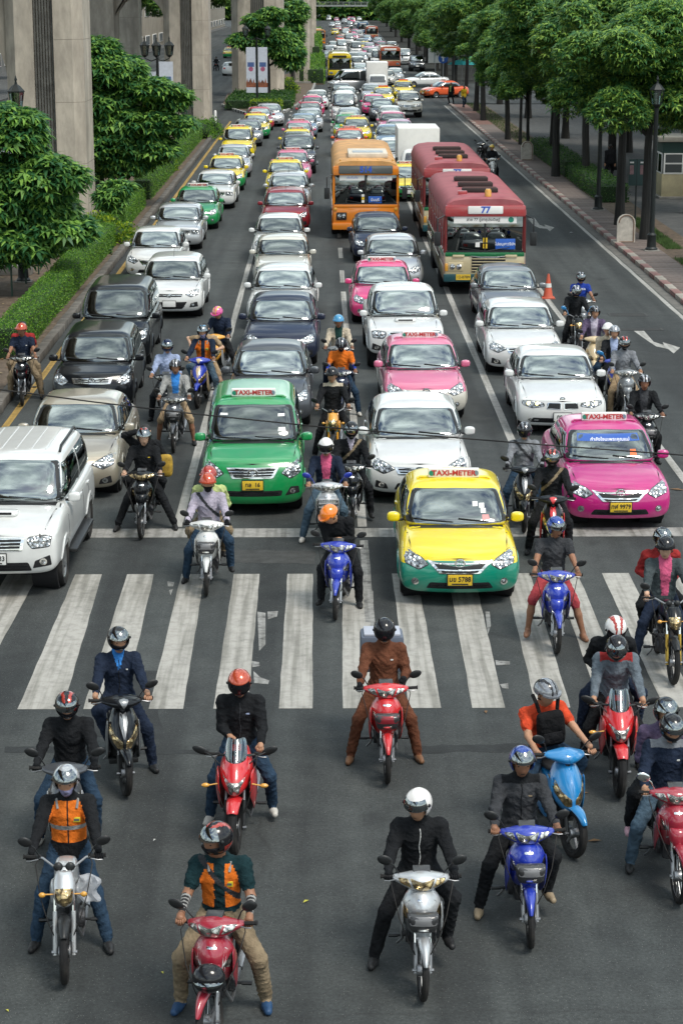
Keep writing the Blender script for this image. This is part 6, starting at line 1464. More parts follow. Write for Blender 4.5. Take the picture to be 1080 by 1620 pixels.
 if vest:
  q = MB(); c = chest + fwd * .125 + lat * .075 + up * -.02; rot = Matrix((lat, -fwd, up)).transposed(); q.rbox(c, (.095, .012, .05), .004, 0, rot); vo = q.obj('badge', [mat('badge_yellow', (.62, .50, .03), .6)], o)
  q = MB(); q.box(c + fwd * .0075 + lat * .012, (.05, .002, .022), 0, rot); q.obj('badge_print', [mat('badge_print', (.1, .12, .1), .6)], vo)
  for s in (-1, 1):
   q = MB(); q.tube([chest + up * .165 + lat * s * .10 - fwd * .05, chest + up * .16 + lat * s * .10 + fwd * .055, chest + up * .09 + lat * s * .09 + fwd * .108], .013, 6); q.obj('shoulder_band', [cl('stone')], o)
 if pockets:
  q = MB(); rot = Matrix((lat, -fwd, up)).transposed(); q.rbox(chest + fwd * .122 + lat * .08 + up * .01, (.05, .006, .018), .002, 0, rot); q.obj('chest_emblem', [cl('white') if pockets is True else cl(pockets)], o)
 return o
HEL = {}
def helm_m(c):
 cols = dict(black=(.010, .010, .012), white=(.72, .70, .68), red=(.42, .045, .03), orange=(.80, .20, .01), blue=(.02, .06, .30), silver=(.42, .43, .45), grey=(.22, .23, .25), navy=(.012, .02, .06), pink=(.6, .08, .28), yellow=(.65, .42, .03), cyan=(.05, .25, .45), redorange=(.50, .07, .025))
 return mat('helmet_' + c, cols[c], .16, .35 if c in ('silver', 'redorange', 'red', 'grey', 'navy', 'blue') else 0, coat=1.0 if c not in ('black', 'navy') else .3, spec=.5 if c not in ('black', 'navy') else .3, var=.12, vscale=12)
def make_helmet(par, hc, hm, kind='full', c1='black', c2=None, visor='down', size=1.0):
 """kind full | open | half; visor down | up | none; c2 colours the crown stripe"""
 q = MB(); nu, nv = 36, 22; rx, ry, rz = .130, .150, .142; cen = Vector((0, .005, .035))
 def P(az, el, k=1.0):
  ex = 1.0
  x = math.sin(az) * math.cos(el); y = -math.cos(az) * math.cos(el); z = math.sin(el)
  fl = 1 + (.10 if kind == 'full' and z < -.15 and y < 0 else 0) * (-y) * min(1, (-z - .15) * 2.2)
  return hm @ (cen + Vector((x * rx * k, y * ry * k * fl, z * rz * k))) * 1.0 * 1.0 + hc if size == 1 else hc + hm @ ((cen + Vector((x * rx * k, y * ry * k * fl, z * rz * k))) * size)
 def solid(az, el):
  a = abs(math.degrees(az)); e = math.degrees(el)
  if kind == 'full': return e > -52 and not (a < 62 and -22 < e < 22)
  if kind == 'open': return (e > 16) or (a > 68 and e > -46) or (a > 60 and e > -36)
  return e > 5 or (a > 75 and e > -8)
 def shellpart(test, k0, k1, m, azr=(-math.pi, math.pi), elr=(-1.05, math.pi / 2), nu=nu, nv=nv):
  vs = {}; vl = []; fl = []
  full = azr[1] - azr[0] > 6.2
  def V(i, j, k):
   if full: i %= nu
   if (i, j, k) not in vs:
    vs[(i, j, k)] = len(vl); vl.append(P(azr[0] + (azr[1] - azr[0]) * i / nu, elr[0] + (elr[1] - elr[0]) * j / nv, k0 if k else k1))
   return vs[(i, j, k)]
  cells = {(i, j) for i in range(nu) for j in range(nv) if test(azr[0] + (azr[1] - azr[0]) * (i + .5) / nu, elr[0] + (elr[1] - elr[0]) * (j + .5) / nv)}
  for i, j in cells:
   fl.append((V(i, j, 1), V(i + 1, j, 1), V(i + 1, j + 1, 1), V(i, j + 1, 1))); fl.append((V(i, j, 0), V(i, j + 1, 0), V(i + 1, j + 1, 0), V(i + 1, j, 0)))
   for (di, dj, a, b) in ((-1, 0, (i, j + 1), (i, j)), (1, 0, (i + 1, j), (i + 1, j + 1)), (0, -1, (i, j), (i + 1, j)), (0, 1, (i + 1, j + 1), (i, j + 1))):
    ni = (i + di) % nu if full else i + di
    if (ni, j + dj) not in cells: fl.append((V(*a, 1), V(*a, 0), V(*b, 0), V(*b, 1)))
  q_ = MB(); q_.add(vl, fl, m); return q_
 s1 = shellpart(solid, 1.0, .90, 0)
 if c2:
  for n_, f in enumerate(s1.f):
   c = hm.inverted() @ (sum((Vector(s1.v[i]) for i in f), Vector()) / 4 - hc) - cen
   if (c.z > .015 and .012 + .1 * (c.y + .13) < abs(c.x) < .035 + .22 * (c.y + .13)) or (c.z < -.03 and c.y > -.02): s1.m[n_] = 1
 o = s1.obj('helmet', [helm_m(c1), helm_m(c2 or c1)], par, sharp=50)
 if kind == 'half':
  bq = shellpart(lambda a, e: abs(math.degrees(a)) < 62 and True, 1.22, 1.0, 0, (-1.2, 1.2), (R(8), R(15)), 14, 1); bq.obj('peak', [helm_m(c1)], o, sharp=50)
 lin = shellpart(lambda a, e: (math.degrees(e) < -20 if kind != 'half' else math.degrees(e) < 8) and solid(a, e), .91, .80, 0); 
 if lin.f: lin.obj('padding', [MATTE], o)
 if visor != 'none':
  er = (R(-24), R(26)) if visor == 'down' else (R(14), R(62)) if visor == 'up' else (R(-2), R(40))
  if kind == 'open' and visor == 'down': er = (R(-40), R(22))
  aw = 1.12
  vq = shellpart(lambda a, e: True, 1.035 if visor != 'up' else 1.07, 1.02 if visor != 'up' else 1.055, 0, (-aw, aw), er, 16, 8)
  vq.obj('visor', [mat('visor_black', (.008, .008, .010), .10, spec=.5) if (kind == 'full' and visor == 'down') else VISOR], o, sharp=60)
  for s in (-1, 1):
   w_ = MB(); w_.ball(P(s * 1.28, R(8), 1.01), .018, 8, 5); w_.obj('visor_pivot', [BLACK], o)
 if kind != 'full':
  w_ = MB(); w_.tube([P(-1.5, R(-30), .92), P(-.9, R(-58), .80), P(0, R(-62), .80), P(.9, R(-58), .80), P(1.5, R(-30), .92)], .007, 5); w_.obj('chin_strap', [BLACK], o)
 else:
  w_ = MB(); 
  w_.ball(P(0, R(-36), 1.02), (.03, .01, .01), 8, 5, 0, hm); w_.obj('chin_vent', [BLACK], o)
 return o
def rider(b, kind, name_label, **kw):
 """seat a person on motorcycle b"""
 G = BIKEG[kind]; sy, sz = G['seat']; gp = G['grip']
 kw.setdefault('pelvis', (0, sy, sz + .055)); kw.setdefault('hands', [(-gp[0], gp[1] + .035, gp[2] + .035), (gp[0], gp[1] + .035, gp[2] + .035)])
 kw.setdefault('feet', [(-.28, sy - .26, 0), (.28, sy - .26, 0)])
 pg = G['peg']; F = []
 for i, f_ in enumerate(kw['feet']):
  F.append(((-1, 1)[i] * pg[0], pg[1], pg[2] - .02) if f_ == 'peg' else f_)
 kw['feet'] = F
 return person('person', name_label, tuple(b.location), math.degrees(b.rotation_euler.z), rootlean=0, **kw)
def pillion(b, kind, name_label, **kw):
 G = BIKEG[kind]; sy, sz = G['pil']
 kw.setdefault('pelvis', (0, sy, sz + .055)); kw.setdefault('hands', [(-.17, sy - .20, sz + .22), (.17, sy - .20, sz + .22)])
 kw.setdefault('feet', [(-.20, sy - .22, .33), (.20, sy - .22, .33)]); kw.setdefault('hand_pose', ('flat', 'flat')); kw.setdefault('grp', 'passengers riding behind')
 return person('person', name_label, tuple(b.location), math.degrees(b.rotation_euler.z), **kw)
# plants
def leafmat(name, c, c2, rough=.5):
 m = bpy.data.materials.new(name); m.use_nodes = True; n = m.node_tree.nodes; l = m.node_tree.links; p = n['Principled BSDF']
 gi = n.new('ShaderNodeNewGeometry'); r = n.new('ShaderNodeValToRGB'); r.color_ramp.elements[0].color = (*c, 1); r.color_ramp.elements[1].color = (*c2, 1); r.color_ramp.elements[0].position = .35; r.color_ramp.elements[1].position = .95
 l.new(gi.outputs['Random Per Island'], r.inputs['Fac']); l.new(r.outputs['Color'], p.inputs['Base Color'])
 p.inputs['Roughness'].default_value = rough; p.inputs['Specular IOR Level'].default_value = .4
 tr = n.new('ShaderNodeBsdfTranslucent'); hs = n.new('ShaderNodeHueSaturation'); hs.inputs['Value'].default_value = 1.3; l.new(r.outputs['Color'], hs.inputs['Color']); l.new(hs.outputs['Color'], tr.inputs['Color'])
 mx_ = n.new('ShaderNodeMixShader'); mx_.inputs['Fac'].default_value = .36; out = n['Material Output']
 l.new(p.outputs[0], mx_.inputs[1]); l.new(tr.outputs[0], mx_.inputs[2]); l.new(mx_.outputs[0], out.inputs['Surface'])
 return m
LEAF1 = leafmat('leaf_whorled', (.036, .13, .045), (.25, .45, .085)); LEAF2 = leafmat('leaf_avenue', (.042, .14, .045), (.28, .43, .075)); HEDGE = leafmat('leaf_hedge', (.06, .17, .022), (.20, .37, .035)); SHRUBL = leafmat('leaf_shrub', (.04, .13, .014), (.34, .44, .02)); HEDGED = leafmat('leaf_dark_hedge', (.018, .075, .014), (.09, .19, .025))
BARK = mat('bark_dark', (.026, .025, .023), .9, var=.5, vscale=4, bump=.6, bscale=12, stretch=(1, 1, .2)); BARKL = mat('bark_grey', (.10, .085, .07), .9, var=.4, vscale=4, bump=.5, bscale=12)
def unit(a): return a / np.maximum(np.linalg.norm(a, axis=-1, keepdims=True), 1e-9)
def quads_mesh(name, V):
 """V: (n, 4, 3) leaf corners"""
 n = len(V); me = bpy.data.meshes.new(name); me.vertices.add(n * 4); me.loops.add(n * 4); me.polygons.add(n)
 me.vertices.foreach_set('co', V.reshape(-1).astype(np.float32)); me.loops.foreach_set('vertex_index', np.arange(n * 4, dtype=np.int32))
 me.polygons.foreach_set('loop_start', np.arange(0, n * 4, 4, dtype=np.int32)); me.update(calc_edges=True); me.validate(); return me
def whorls(C, size, nl, rng, droop, wid, tilt=.35):
 """rosettes of long drooping leaves at the points C"""
 n = len(C); ax = unit(np.concatenate([rng.normal(0, tilt, (n, 2)), np.ones((n, 1))], 1)); t1 = unit(np.cross(ax, [1., 0, 0])); t2 = np.cross(ax, t1)
 a = rng.random((n, 1)) * 6.283 + 6.283 * np.arange(nl)[None] / nl + rng.normal(0, .15, (n, nl))
 d = t1[:, None] * np.cos(a)[..., None] + t2[:, None] * np.sin(a)[..., None]; A = np.broadcast_to(ax[:, None], d.shape); sd_ = np.cross(A, d); Ln = (size * rng.uniform(.75, 1.15, (n, nl)))[..., None]
 c = np.broadcast_to(C[:, None], d.shape); m = c + d * Ln * .5 + A * Ln * .12; e = c + d * Ln - A * Ln * droop * rng.uniform(.5, 1.2, (n, nl, 1)); w_ = sd_ * Ln * wid * .5
 return np.stack([c, m - w_, e, m + w_], 2).reshape(-1, 4, 3)
CROWN = {}
def crown_mesh(key, blobs, n, size, nl, seed, droop=.45, wid=.30):
 """foliage spread through the shells of overlapping lobes; blobs: (x, y, z, rx, ry, rz)"""
 if key in CROWN: return CROWN[key]
 rng = np.random.default_rng(seed); tot = sum(b[3] * b[4] + b[4] * b[5] + b[3] * b[5] for b in blobs); out = []
 for b in blobs:
  nb = int(n * (b[3] * b[4] + b[4] * b[5] + b[3] * b[5]) / tot); sub = unit(rng.normal(0, 1, (7, 3)))
  d = unit(rng.normal(0, 1, (nb, 3))); fl = (d[:, 2] < -.35) & (rng.random(nb) < .55); d[fl, 2] *= -1
  k = np.maximum((d @ sub.T).max(1), 0); rr = (.62 + .38 * rng.random(nb) ** .5) * (.80 + .30 * k ** 3)
  out.append(whorls(np.array(b[:3]) + d * np.array(b[3:]) * rr[:, None], size, nl, rng, droop, wid))
 me = quads_mesh(key, np.concatenate(out)); CROWN[key] = me; return me
def trunk_mb(h, r, lean=(0, 0), limbs=(), seed=0):
 q = MB(); rd = random.Random(seed); pts = []; n = 7
 for k in range(n): t = k / (n - 1); pts.append((lean[0] * t + rd.uniform(-.05, .05) * t, lean[1] * t + rd.uniform(-.05, .05) * t, h * t - .05))
 q.tube(pts, [r * (1.35 if k == 0 else 1.0) * (1 - .45 * k / (n - 1)) for k in range(n)], 10)
 for (z, az, ln, el) in limbs:
  t = z / h; b = Vector((lean[0] * t, lean[1] * t, z)); d = Vector((math.cos(az) * math.cos(el), math.sin(az) * math.cos(el), math.sin(el)))
  q.tube([b, b + d * ln * .5 + Vector((0, 0, ln * .05)), b + d * ln], [r * .5, r * .32, r * .12], 7)
 return q
def tree(name, loc, label, mesh, leafm, h, r, limbs=(), rz=0, scale=1.0, barkm=None, cat='tree', group=None, lean=(0, 0), seed=0):
 o = empty(name, loc, rz, label=label, category=cat); o.scale = (scale,) * 3
 if group: o['group'] = group
 trunk_mb(h, r, lean, limbs, seed).obj('trunk', [barkm or BARK], o)
 me = mesh
 if len(me.materials) == 0: me.materials.append(leafm)
 c = bpy.data.objects.new('crown', me); COL.objects.link(c); c.parent = o
 return o
def av_blobs(seed):
 rd = random.Random(seed); B = [(0, 0, 7.2, 2.4, 2.4, 2.0), (0, 0, 6, 1.6, 1.6, 1.2)]
 for k in range(22):
  a = k * 2.4 + rd.uniform(-.5, .5); d = rd.uniform(.8, 3.0); r_ = rd.uniform(.6, 1.25); B.append((d * math.cos(a), d * math.sin(a), rd.uniform(4.9, 8.6) - .25 * (k % 5 == 0) * 3, r_, r_ * rd.uniform(.8, 1.2), r_ * rd.uniform(.55, .95)))
 return B
AVM = [crown_mesh('avenue_crown%d' % i, av_blobs(11 + i), 10500, .27, 7, 31 + i, .25, .27) for i in range(3)]
AV = [(979, 361), (1018, 384), (926, 292), (878, 283), (835, 250), (803, 224), (764, 193), (752, 178), (736, 152), (716, 137), (869, 256), (822, 232), (700, 124), (690, 112), (681, 100), (672, 90), (664, 80)]
AVL = ['tall avenue tree behind the bus stop sign', 'leaning avenue tree rising beside the black lamp post nearest the corner', 'avenue tree in the longer clipped hedge', 'avenue tree at the near end of the square clipped hedge', 'slim avenue tree behind the upright white marker stone', 'avenue tree on the small grass patch', 'thick avenue tree opposite the rear of the red buses', 'avenue tree just past the thick trunk opposite the buses', 'avenue tree beside the pedestrian in the yellow vest', 'avenue tree beside the officer near the orange taxi', 'thin avenue tree at the far end of the square hedge', 'small avenue tree between grass patch and marker stone',
 'avenue tree first behind the orange taxi', 'avenue tree second behind the orange taxi', 'avenue tree third behind the orange taxi', 'avenue tree fourth behind the orange taxi', 'avenue tree fifth behind the orange taxi']
for i, ((px, py), lb) in enumerate(zip(AV, AVL)):
 c = g(px, py); small = i in (10, 11, 4)
 tree('avenue_tree', (c.x, c.y, -.3), lb, AVM[i % 3], LEAF2, 7.5, .13 if small else .18, [(4.2, 1 + i, 2.2, .6), (4.8, 3 + i, 2.0, .7), (5.2, 5 + i, 1.8, .8)], rz=i * 1.3, scale=.82 if small else random.uniform(.95, 1.12), group='avenue trees along the pavement', lean=(random.uniform(-.3, .3), random.uniform(-.2, .2)), seed=i)
for i, (X, Y, s_) in enumerate(((15.2, 84, 1.0), (15.0, 106, 1.0), (15.4, 130, 1.0), (15.2, 152, 1.05), (14.8, 172, 1.0), (16.6, 64, 1.05), (17.6, 118, 1.1), (14.2, 238, 1.0), (14.3, 258, 1.0), (14.6, 288, 1.05), (14.8, 325, 1.1), (15.2, 365, 1.15), (15.8, 415, 1.2), (16.6, 470, 1.3), (17.8, 540, 1.4), (19.5, 630, 1.6), (13.8, 214, .95), (21.5, 730, 1.8))):
 tree('avenue_tree', (X, Y, -.3 if Y < 200 else -1.4 * s_), '%s tree of the row standing back from the avenue, behind the kerbside trees' % ['first', 'second', 'third', 'fourth', 'fifth', 'sixth', 'seventh', 'eighth', 'ninth', 'tenth', 'eleventh', 'twelfth', 'thirteenth', 'fourteenth', 'fifteenth', 'sixteenth', 'seventeenth', 'eighteenth'][i], AVM[(i + 1) % 3], LEAF2, 7.5, .24, [(4.4, 2 + i, 2.2, .6), (5.0, 4 + i, 2.0, .7)], rz=i * 2.1, scale=s_, group='back row of avenue trees', seed=40 + i)
def med(key, blobs, n, seed, size=.50): return crown_mesh(key, blobs, n, size, 8, seed, .26, .31)
c = g(40, 470)
tree('median_tree', (c.x - 1.15, c.y, .1), 'bushy whorled-leaf tree in the corner of the median, hiding a lamp post', med('near_crown', [(-.9, 0, 3.6, 1.7, 1.4, 0.98), (.5, 0, 4.5, 1.6, 1.3, 0.65), (1.5, -.2, 3.5, 1.6, 1.2, 0.65), (-.3, -.4, 2.6, 1.9, 1.3, 0.78), (1.5, .2, 2.5, 1.6, 1.2, 0.59), (2.1, 0, 1.9, 1.3, 1.1, 0.52), (-1.7, 0, 5.0, 1.4, 1.2, 0.78), (-1.9, 0, 2.6, 1.5, 1.3, 1.04), (.1, -.2, 3.3, 1.6, 1.2, 0.78), (-1.2, .3, 5.5, 1.2, 1, 0.65), (.4, -.3, 1.5, 1.9, 1.2, 0.65), (-1.5, -.2, 1.4, 1.5, 1.2, 0.78), (1.0, -.2, 5.1, .9, .9, 0.52)], 6600, 5, .38), LEAF1, 4.6, .17, [(1.9, .3, 1.6, .5), (2.4, 3, 1.6, .5), (2.9, 1.5, 1.2, .6)], group='trees on the median', seed=71)
c = g(160, 330)
tree('median_tree', (c.x, c.y, .1), 'tiered whorled-leaf tree growing between the two big piers', med('mid_crown', [(-.3, 0, 6.3, 1.4, 1.2, 0.78), (.6, 0, 5.6, 1.8, 1.4, 0.72), (1.9, 0, 4.9, 1.5, 1.2, 0.65), (-.3, 0, 4.3, 1.8, 1.5, 0.91), (1.1, 0, 3.5, 2.3, 1.6, 0.91), (.4, -.2, 2.5, 2.3, 1.5, 0.78), (2.1, 0, 2.4, 1.4, 1.2, 0.65), (2.9, .2, 4.5, 1.1, .9, 0.59), (-.6, 0, 3.0, 1.5, 1.3, 1.04), (3.2, 0, 3.4, .9, .8, 0.45), (.6, 0, 1.7, 1.7, 1.2, 0.52), (-.8, 0, 5.4, 1.2, 1.1, 0.78)], 6200, 6, .42), LEAF1, 5.6, .2, [(2.2, .2, 2, .45), (3.0, 3, 1.8, .5), (4.0, .5, 1.6, .5)], group='trees on the median', seed=72)
c = g(425, 164)
tree('median_tree', (c.x, c.y, .1), 'whorled-leaf tree on the kerbed island in front of a pier', med('island_crown', [(-.6, 0, 6.6, 1.5, 1.3, .7), (-1.8, 0, 5.2, 1.6, 1.4, .7), (.3, 0, 5.4, 1.8, 1.5, .8), (1.4, 0, 4.3, 1.7, 1.4, .9), (-.8, 0, 4.6, 1.6, 1.4, .6), (1.9, 0, 3.4, 1.1, 1.1, .8), (.4, 0, 7.2, 1.2, 1.2, .6)], 2200, 8, .55), LEAF1, 5.5, .2, [(3, .2, 2, .5), (3.6, 3, 2, .6)], group='trees on the median', seed=73)
c = g(463, 140)
tree('median_tree', (c.x, c.y, .1), 'dark narrow tree squeezed between two far piers', med('gap_crown', [(0, 0, 5, 1.2, 1.2, 1.6), (.3, 0, 7, 1.2, 1.2, 1.4), (-.2, 0, 3.2, 1.1, 1.1, .9)], 900, 9, .6), LEAF1, 5.5, .2, [], group='trees on the median', seed=74)
c = g(150, 395)
tree('median_sapling', (c.x + .2, c.y + 4, .1), 'low leafy sapling beside the tiered median tree', med('sapling_crown', [(0, 0, 1.3, .7, .7, .4), (.3, 0, 1.7, .6, .6, .3)], 260, 19, .34), LEAF1, 1.5, .05, [], cat='tree', group='trees on the median', seed=75)
k = 0
ORD = ['first', 'second', 'third', 'fourth', 'fifth', 'sixth', 'seventh', 'eighth', 'ninth', 'tenth', 'eleventh', 'twelfth', 'thirteenth', 'fourteenth', 'fifteenth', 'sixteenth', 'seventeenth', 'eighteenth', 'nineteenth', 'twentieth', 'twenty-first', 'twenty-second', 'twenty-third', 'twenty-fourth', 'twenty-fifth', 'twenty-sixth', 'twenty-seventh', 'twenty-eighth', 'twenty-ninth', 'thirtieth', 'thirty-first', 'thirty-second', 'thirty-third', 'thirty-fourth', 'thirty-fifth']
for i, (X, Y, s_) in enumerate(((-30, 110, 1.2), (-33, 150, 1.3), (-27, 190, 1.3), (-31, 225, 1.4), (-25, 270, 1.4), (-30, 330, 1.5), (-22, 390, 1.5), (-18, 480, 1.5), (-16, 560, 1.6), (-18, 700, 2.0), (-24, 160, 1.0))):
 tree('roadside_tree', (X, Y, 0), '%s tree seen beyond the viaduct, across the other carriageway' % ORD[i], AVM[i % 3], LEAF2, 7.5, .25, [(4.4, 2 + i, 2.2, .6)], rz=i, scale=s_, group='trees beyond the viaduct', seed=90 + i)
rng = np.random.default_rng(77); n = 5200; C = np.stack([rng.uniform(-60, 75, n), rng.uniform(800, 840, n), rng.uniform(.5, 13, n) + 2 * np.sin(rng.uniform(-60, 75, n))], 1)
o = link('far_woods', quads_mesh('far_woods', whorls(C, 2.2, 6, rng, .3, .5)), LEAF2); o['kind'] = 'stuff'; o['label'] = 'mass of trees closing the far end of the avenue'
def hedge(x0, x1, y0, y1, h, label, n, m=HEDGE, z0=.1, name='hedge', leaf=.06, rough=.05, skew=0.0, parent=None, group='clipped hedges'):
 o = empty(name, ((x0 + x1) / 2, (y0 + y1) / 2, z0), label=label, category='hedge', group=group); dx, dy = (x1 - x0) / 2, (y1 - y0) / 2
 q = MB(); q.rbox((0, 0, h * .47), (dx * 2 - .08, dy * 2 - .08, h * .94), .04); q.obj('core', [mat('hedge_core', (.016, .04, .010), .95, var=.5, vscale=8)], o)
 rng = np.random.default_rng(int(abs(x0 * 31 + y0 * 7)) + 5)
 A = np.array([2 * dx * 2 * dy, 2 * dx * h, 2 * dy * h, 2 * dy * h]); f_ = rng.choice(4, n, p=A / A.sum()); u = rng.uniform(-1, 1, n); v = rng.uniform(0, 1, n); yy = rng.uniform(-dy, dy, n)
 p = np.where((f_ == 0)[:, None], np.stack([u * dx, yy, np.full(n, h)], 1), np.where((f_ == 1)[:, None], np.stack([u * dx, np.full(n, -dy), v * h], 1), np.stack([np.where(f_ == 2, dx, -dx), yy, v * h], 1)))
 nn = np.array([[0, 0, 1.], [0, -1, 0], [1, 0, 0], [-1, 0, 0]])[f_]
 p = p + nn * rng.normal(0, rough, n)[:, None]; p[:, 2] += .012 * np.sin(p[:, 1] * 1.3 + p[:, 0]); d = unit(rng.normal(0, 1, (n, 3)) + nn * .4); e = unit(np.cross(d, rng.normal(0, 1, (n, 3)))); Ln = leaf * rng.uniform(.6, 1.4, (n, 1))
 lo_ = link('leaves', quads_mesh('leaves', np.stack([p, p + d * Ln * .5 + e * Ln * .3, p + d * Ln, p + d * Ln * .5 - e * Ln * .3], 1)), m, o); lo_['kind'] = 'stuff'
 return o
ye = lambda py: g(510, py).y
hedge(-8.2, -7.5, ye(575), ye(392), .8, 'long bright green clipped hedge along the median, nearest the crossing', 34000, leaf=.045, rough=.014)
hedge(-8.4, -7.6, ye(380), ye(330), .8, 'middle stretch of clipped median hedge beside the yellow-green shrubs', 14000, leaf=.05, rough=.016)
hedge(-8.35, -7.6, ye(320), ye(214), .9, 'far stretch of clipped median hedge ending by the second pier', 26000, leaf=.055, rough=.018)
def shrub(px, py, rx, h, label, m=SHRUBL, n=1500, leaf=.11, Y=None, ry=None, group='median shrubs'):
 c = g(px, py); o = empty('shrub', (c.x, c.y, .1), label=label, category='shrub', group=group); rng = np.random.default_rng(px * 3 + py); ry = ry or rx
 d = unit(rng.normal(0, 1, (n, 3))); d[:, 2] = abs(d[:, 2]); rr = .7 + .3 * rng.random(n) + .12 * np.sin(d[:, 0] * 7 + d[:, 1] * 5); p = d * np.array([rx, ry, h]) * rr[:, None]
 dd = unit(d + rng.normal(0, .7, (n, 3))); e = unit(np.cross(dd, rng.normal(0, 1, (n, 3)))); Ln = leaf * rng.uniform(.6, 1.4, (n, 1))
 link('foliage', quads_mesh('foliage', np.stack([p, p + dd * Ln * .5 + e * Ln * .28, p + dd * Ln, p + dd * Ln * .5 - e * Ln * .28], 1)), m, o)
 q = MB(); q.ball((0, 0, h * .35), (rx * .66, ry * .66, h * .45), 12, 8); q.obj('stem_mass', [mat('hedge_core', (.016, .04, .010), .95)], o)
 return o
shrub(150, 388, 1.7, 1.0, 'broad yellow-green shrub at the foot of the near pier', n=3600)
shrub(120, 408, 1.2, .8, 'darker shrub in front of the broad yellow-green one', n=1800, m=HEDGED)
shrub(255, 275, .8, 1.3, 'yellow-green shrub standing alone between hedge and tiered tree')
shrub(312, 222, 1.3, 1.3, 'rounded green shrub at the corner of the second pier', m=HEDGE)
shrub(335, 217, .8, 1.1, 'small shrub by the white bollard at the hedge end', m=HEDGE)
shrub(455, 150, 1.0, 1.5, 'golden shrub between the island pier and the next one', n=1200, leaf=.16)
hedge(g(360, 172).x, g(462, 172).x, ye(175), ye(157), .7, 'dark hedge ringing the kerbed island under the double banner', 6000, HEDGED, leaf=.13, name='island_hedge')
hedge(g(398, 176).x, g(445, 176).x, ye(178), ye(175), .75, 'strip of golden low hedge at the front of the island', 1500, SHRUBL, leaf=.13, name='island_hedge')
hedge(g(470, 134).x, g(512, 134).x, ye(134), ye(104), 1.5, 'tall square hedge along the far median beside the yellow bus', 5000, HEDGE, leaf=.2)
hedge(g(480, 103).x, g(506, 103).x, ye(103), ye(62), 2.4, 'tall ivy-like hedge climbing beside the far piers', 5000, HEDGE, leaf=.3)
hedge(12.0, 13.2, ye(284), ye(243), .8, 'clipped hedge around the avenue trunks by the white marker', 5000, HEDGED, leaf=.07)
hedge(12.05, 13.3, ye(325), ye(286), .75, 'long clipped hedge beside the pavement lamp post', 6000, HEDGED, leaf=.07)
def tuft_field(name, label, areas, n, hgt=.10):
 rng = np.random.default_rng(4); vs = []; fs = []
 for (x0, x1, y0, y1) in areas:
  for _ in range(n):
   p = np.array([rng.uniform(x0, x1), rng.uniform(y0, y1), .10]); a = rng.random() * 6.3; w_ = np.array([math.cos(a), math.sin(a), 0]) * .015; t = np.array([rng.normal(0, .03), rng.normal(0, .03), hgt * rng.uniform(.5, 1.5)])
   b = len(vs); vs += [p - w_, p + w_, p + t]; fs.append((b, b + 1, b + 2))
 me = bpy.data.meshes.new(name); me.from_pydata([tuple(v) for v in vs], [], fs); o = link(name, me, GRASSM); o['kind'] = 'stuff'; o['label'] = label
tuft_field('grass', 'short grass and weeds in the planting strip beside the pavement', [(12.0, 13.3, ye(250), ye(165)), (12.0, 13.3, ye(470), ye(415)), (12.2, 12.8, ye(400), ye(350))], 5000)
# far vehicles: the same cars as single meshes
def joined(pr):
 vs = []; fs = []; mi = []; ms = []
 def addo(o, M_):
  if o.type != 'MESH': return
  off = len(vs); vs.extend(tuple(M_ @ v.co) for v in o.data.vertices)
  mm = [s.material for s in o.material_slots]
  for m in mm:
   if m not in ms: ms.append(m)
  for p in o.data.polygons: fs.append([i + off for i in p.vertices]); mi.append(ms.index(mm[p.material_index]) if mm else 0)
 for c, sub in pr.tree:
  nm = c.name.split('.')[0]
  if nm in ('shut_line', 'door_handle', 'intake_slat', 'rear_view_mirror'): continue
  addo(c, c.matrix_basis)
  for q in sub: addo(q, c.matrix_basis @ q.matrix_basis)
 me = bpy.data.meshes.new('car_far'); me.from_pydata(vs, [], fs); me.polygons.foreach_set('material_index', mi); me.polygons.foreach_set('use_smooth', [True] * len(mi)); me.set_sharp_from_angle(angle=R(45))
 for m in ms: me.materials.append(m)
 me.update(); return me
FARM = {}
def fcar(kind, up, lo, px, py, label, yaw=0, taxi=False, at=None, group=None, cat='car', scale=1.0):
 if kind not in FARM: FARM[kind] = joined(CARP[kind])
 loc = at if at is not None else g(px, py, SPEC[kind].get('sill', .22))
 o = bpy.data.objects.new('taxi' if taxi else CARP[kind].root.name.split('.')[0], FARM[kind]); COL.objects.link(o); o.location = (loc[0], loc[1], 0); o.rotation_euler = (0, 0, R(yaw)); o.scale = (scale,) * 3
 repaint(o, {UP: PAINTS[up], LO: PAINTS[lo or up]}); o['label'] = label; o['category'] = 'taxi' if taxi else cat
 if group: o['group'] = group
 if taxi:
  q = MB(); q.rbox((0, SPEC[kind]['roof_front'] + .28, SPEC[kind]['H'] + .08), (.8, .1, .14), .02); q.obj('roof_sign', [WHITEP if up != 'yellow' else PAINTS['orange']], o)
 return o
DRIVEN = []
def dcar(what, k, kind, *a, **kw): DRIVEN.append((car(kind, *a, **kw), kind, k, what))
LN = ['cars in the lane beside the median', 'cars in the lane led by the green taxi', 'cars in the lane led by the yellow-green taxi', 'cars in the lane led by the magenta taxi', 'cars beyond the cross street']
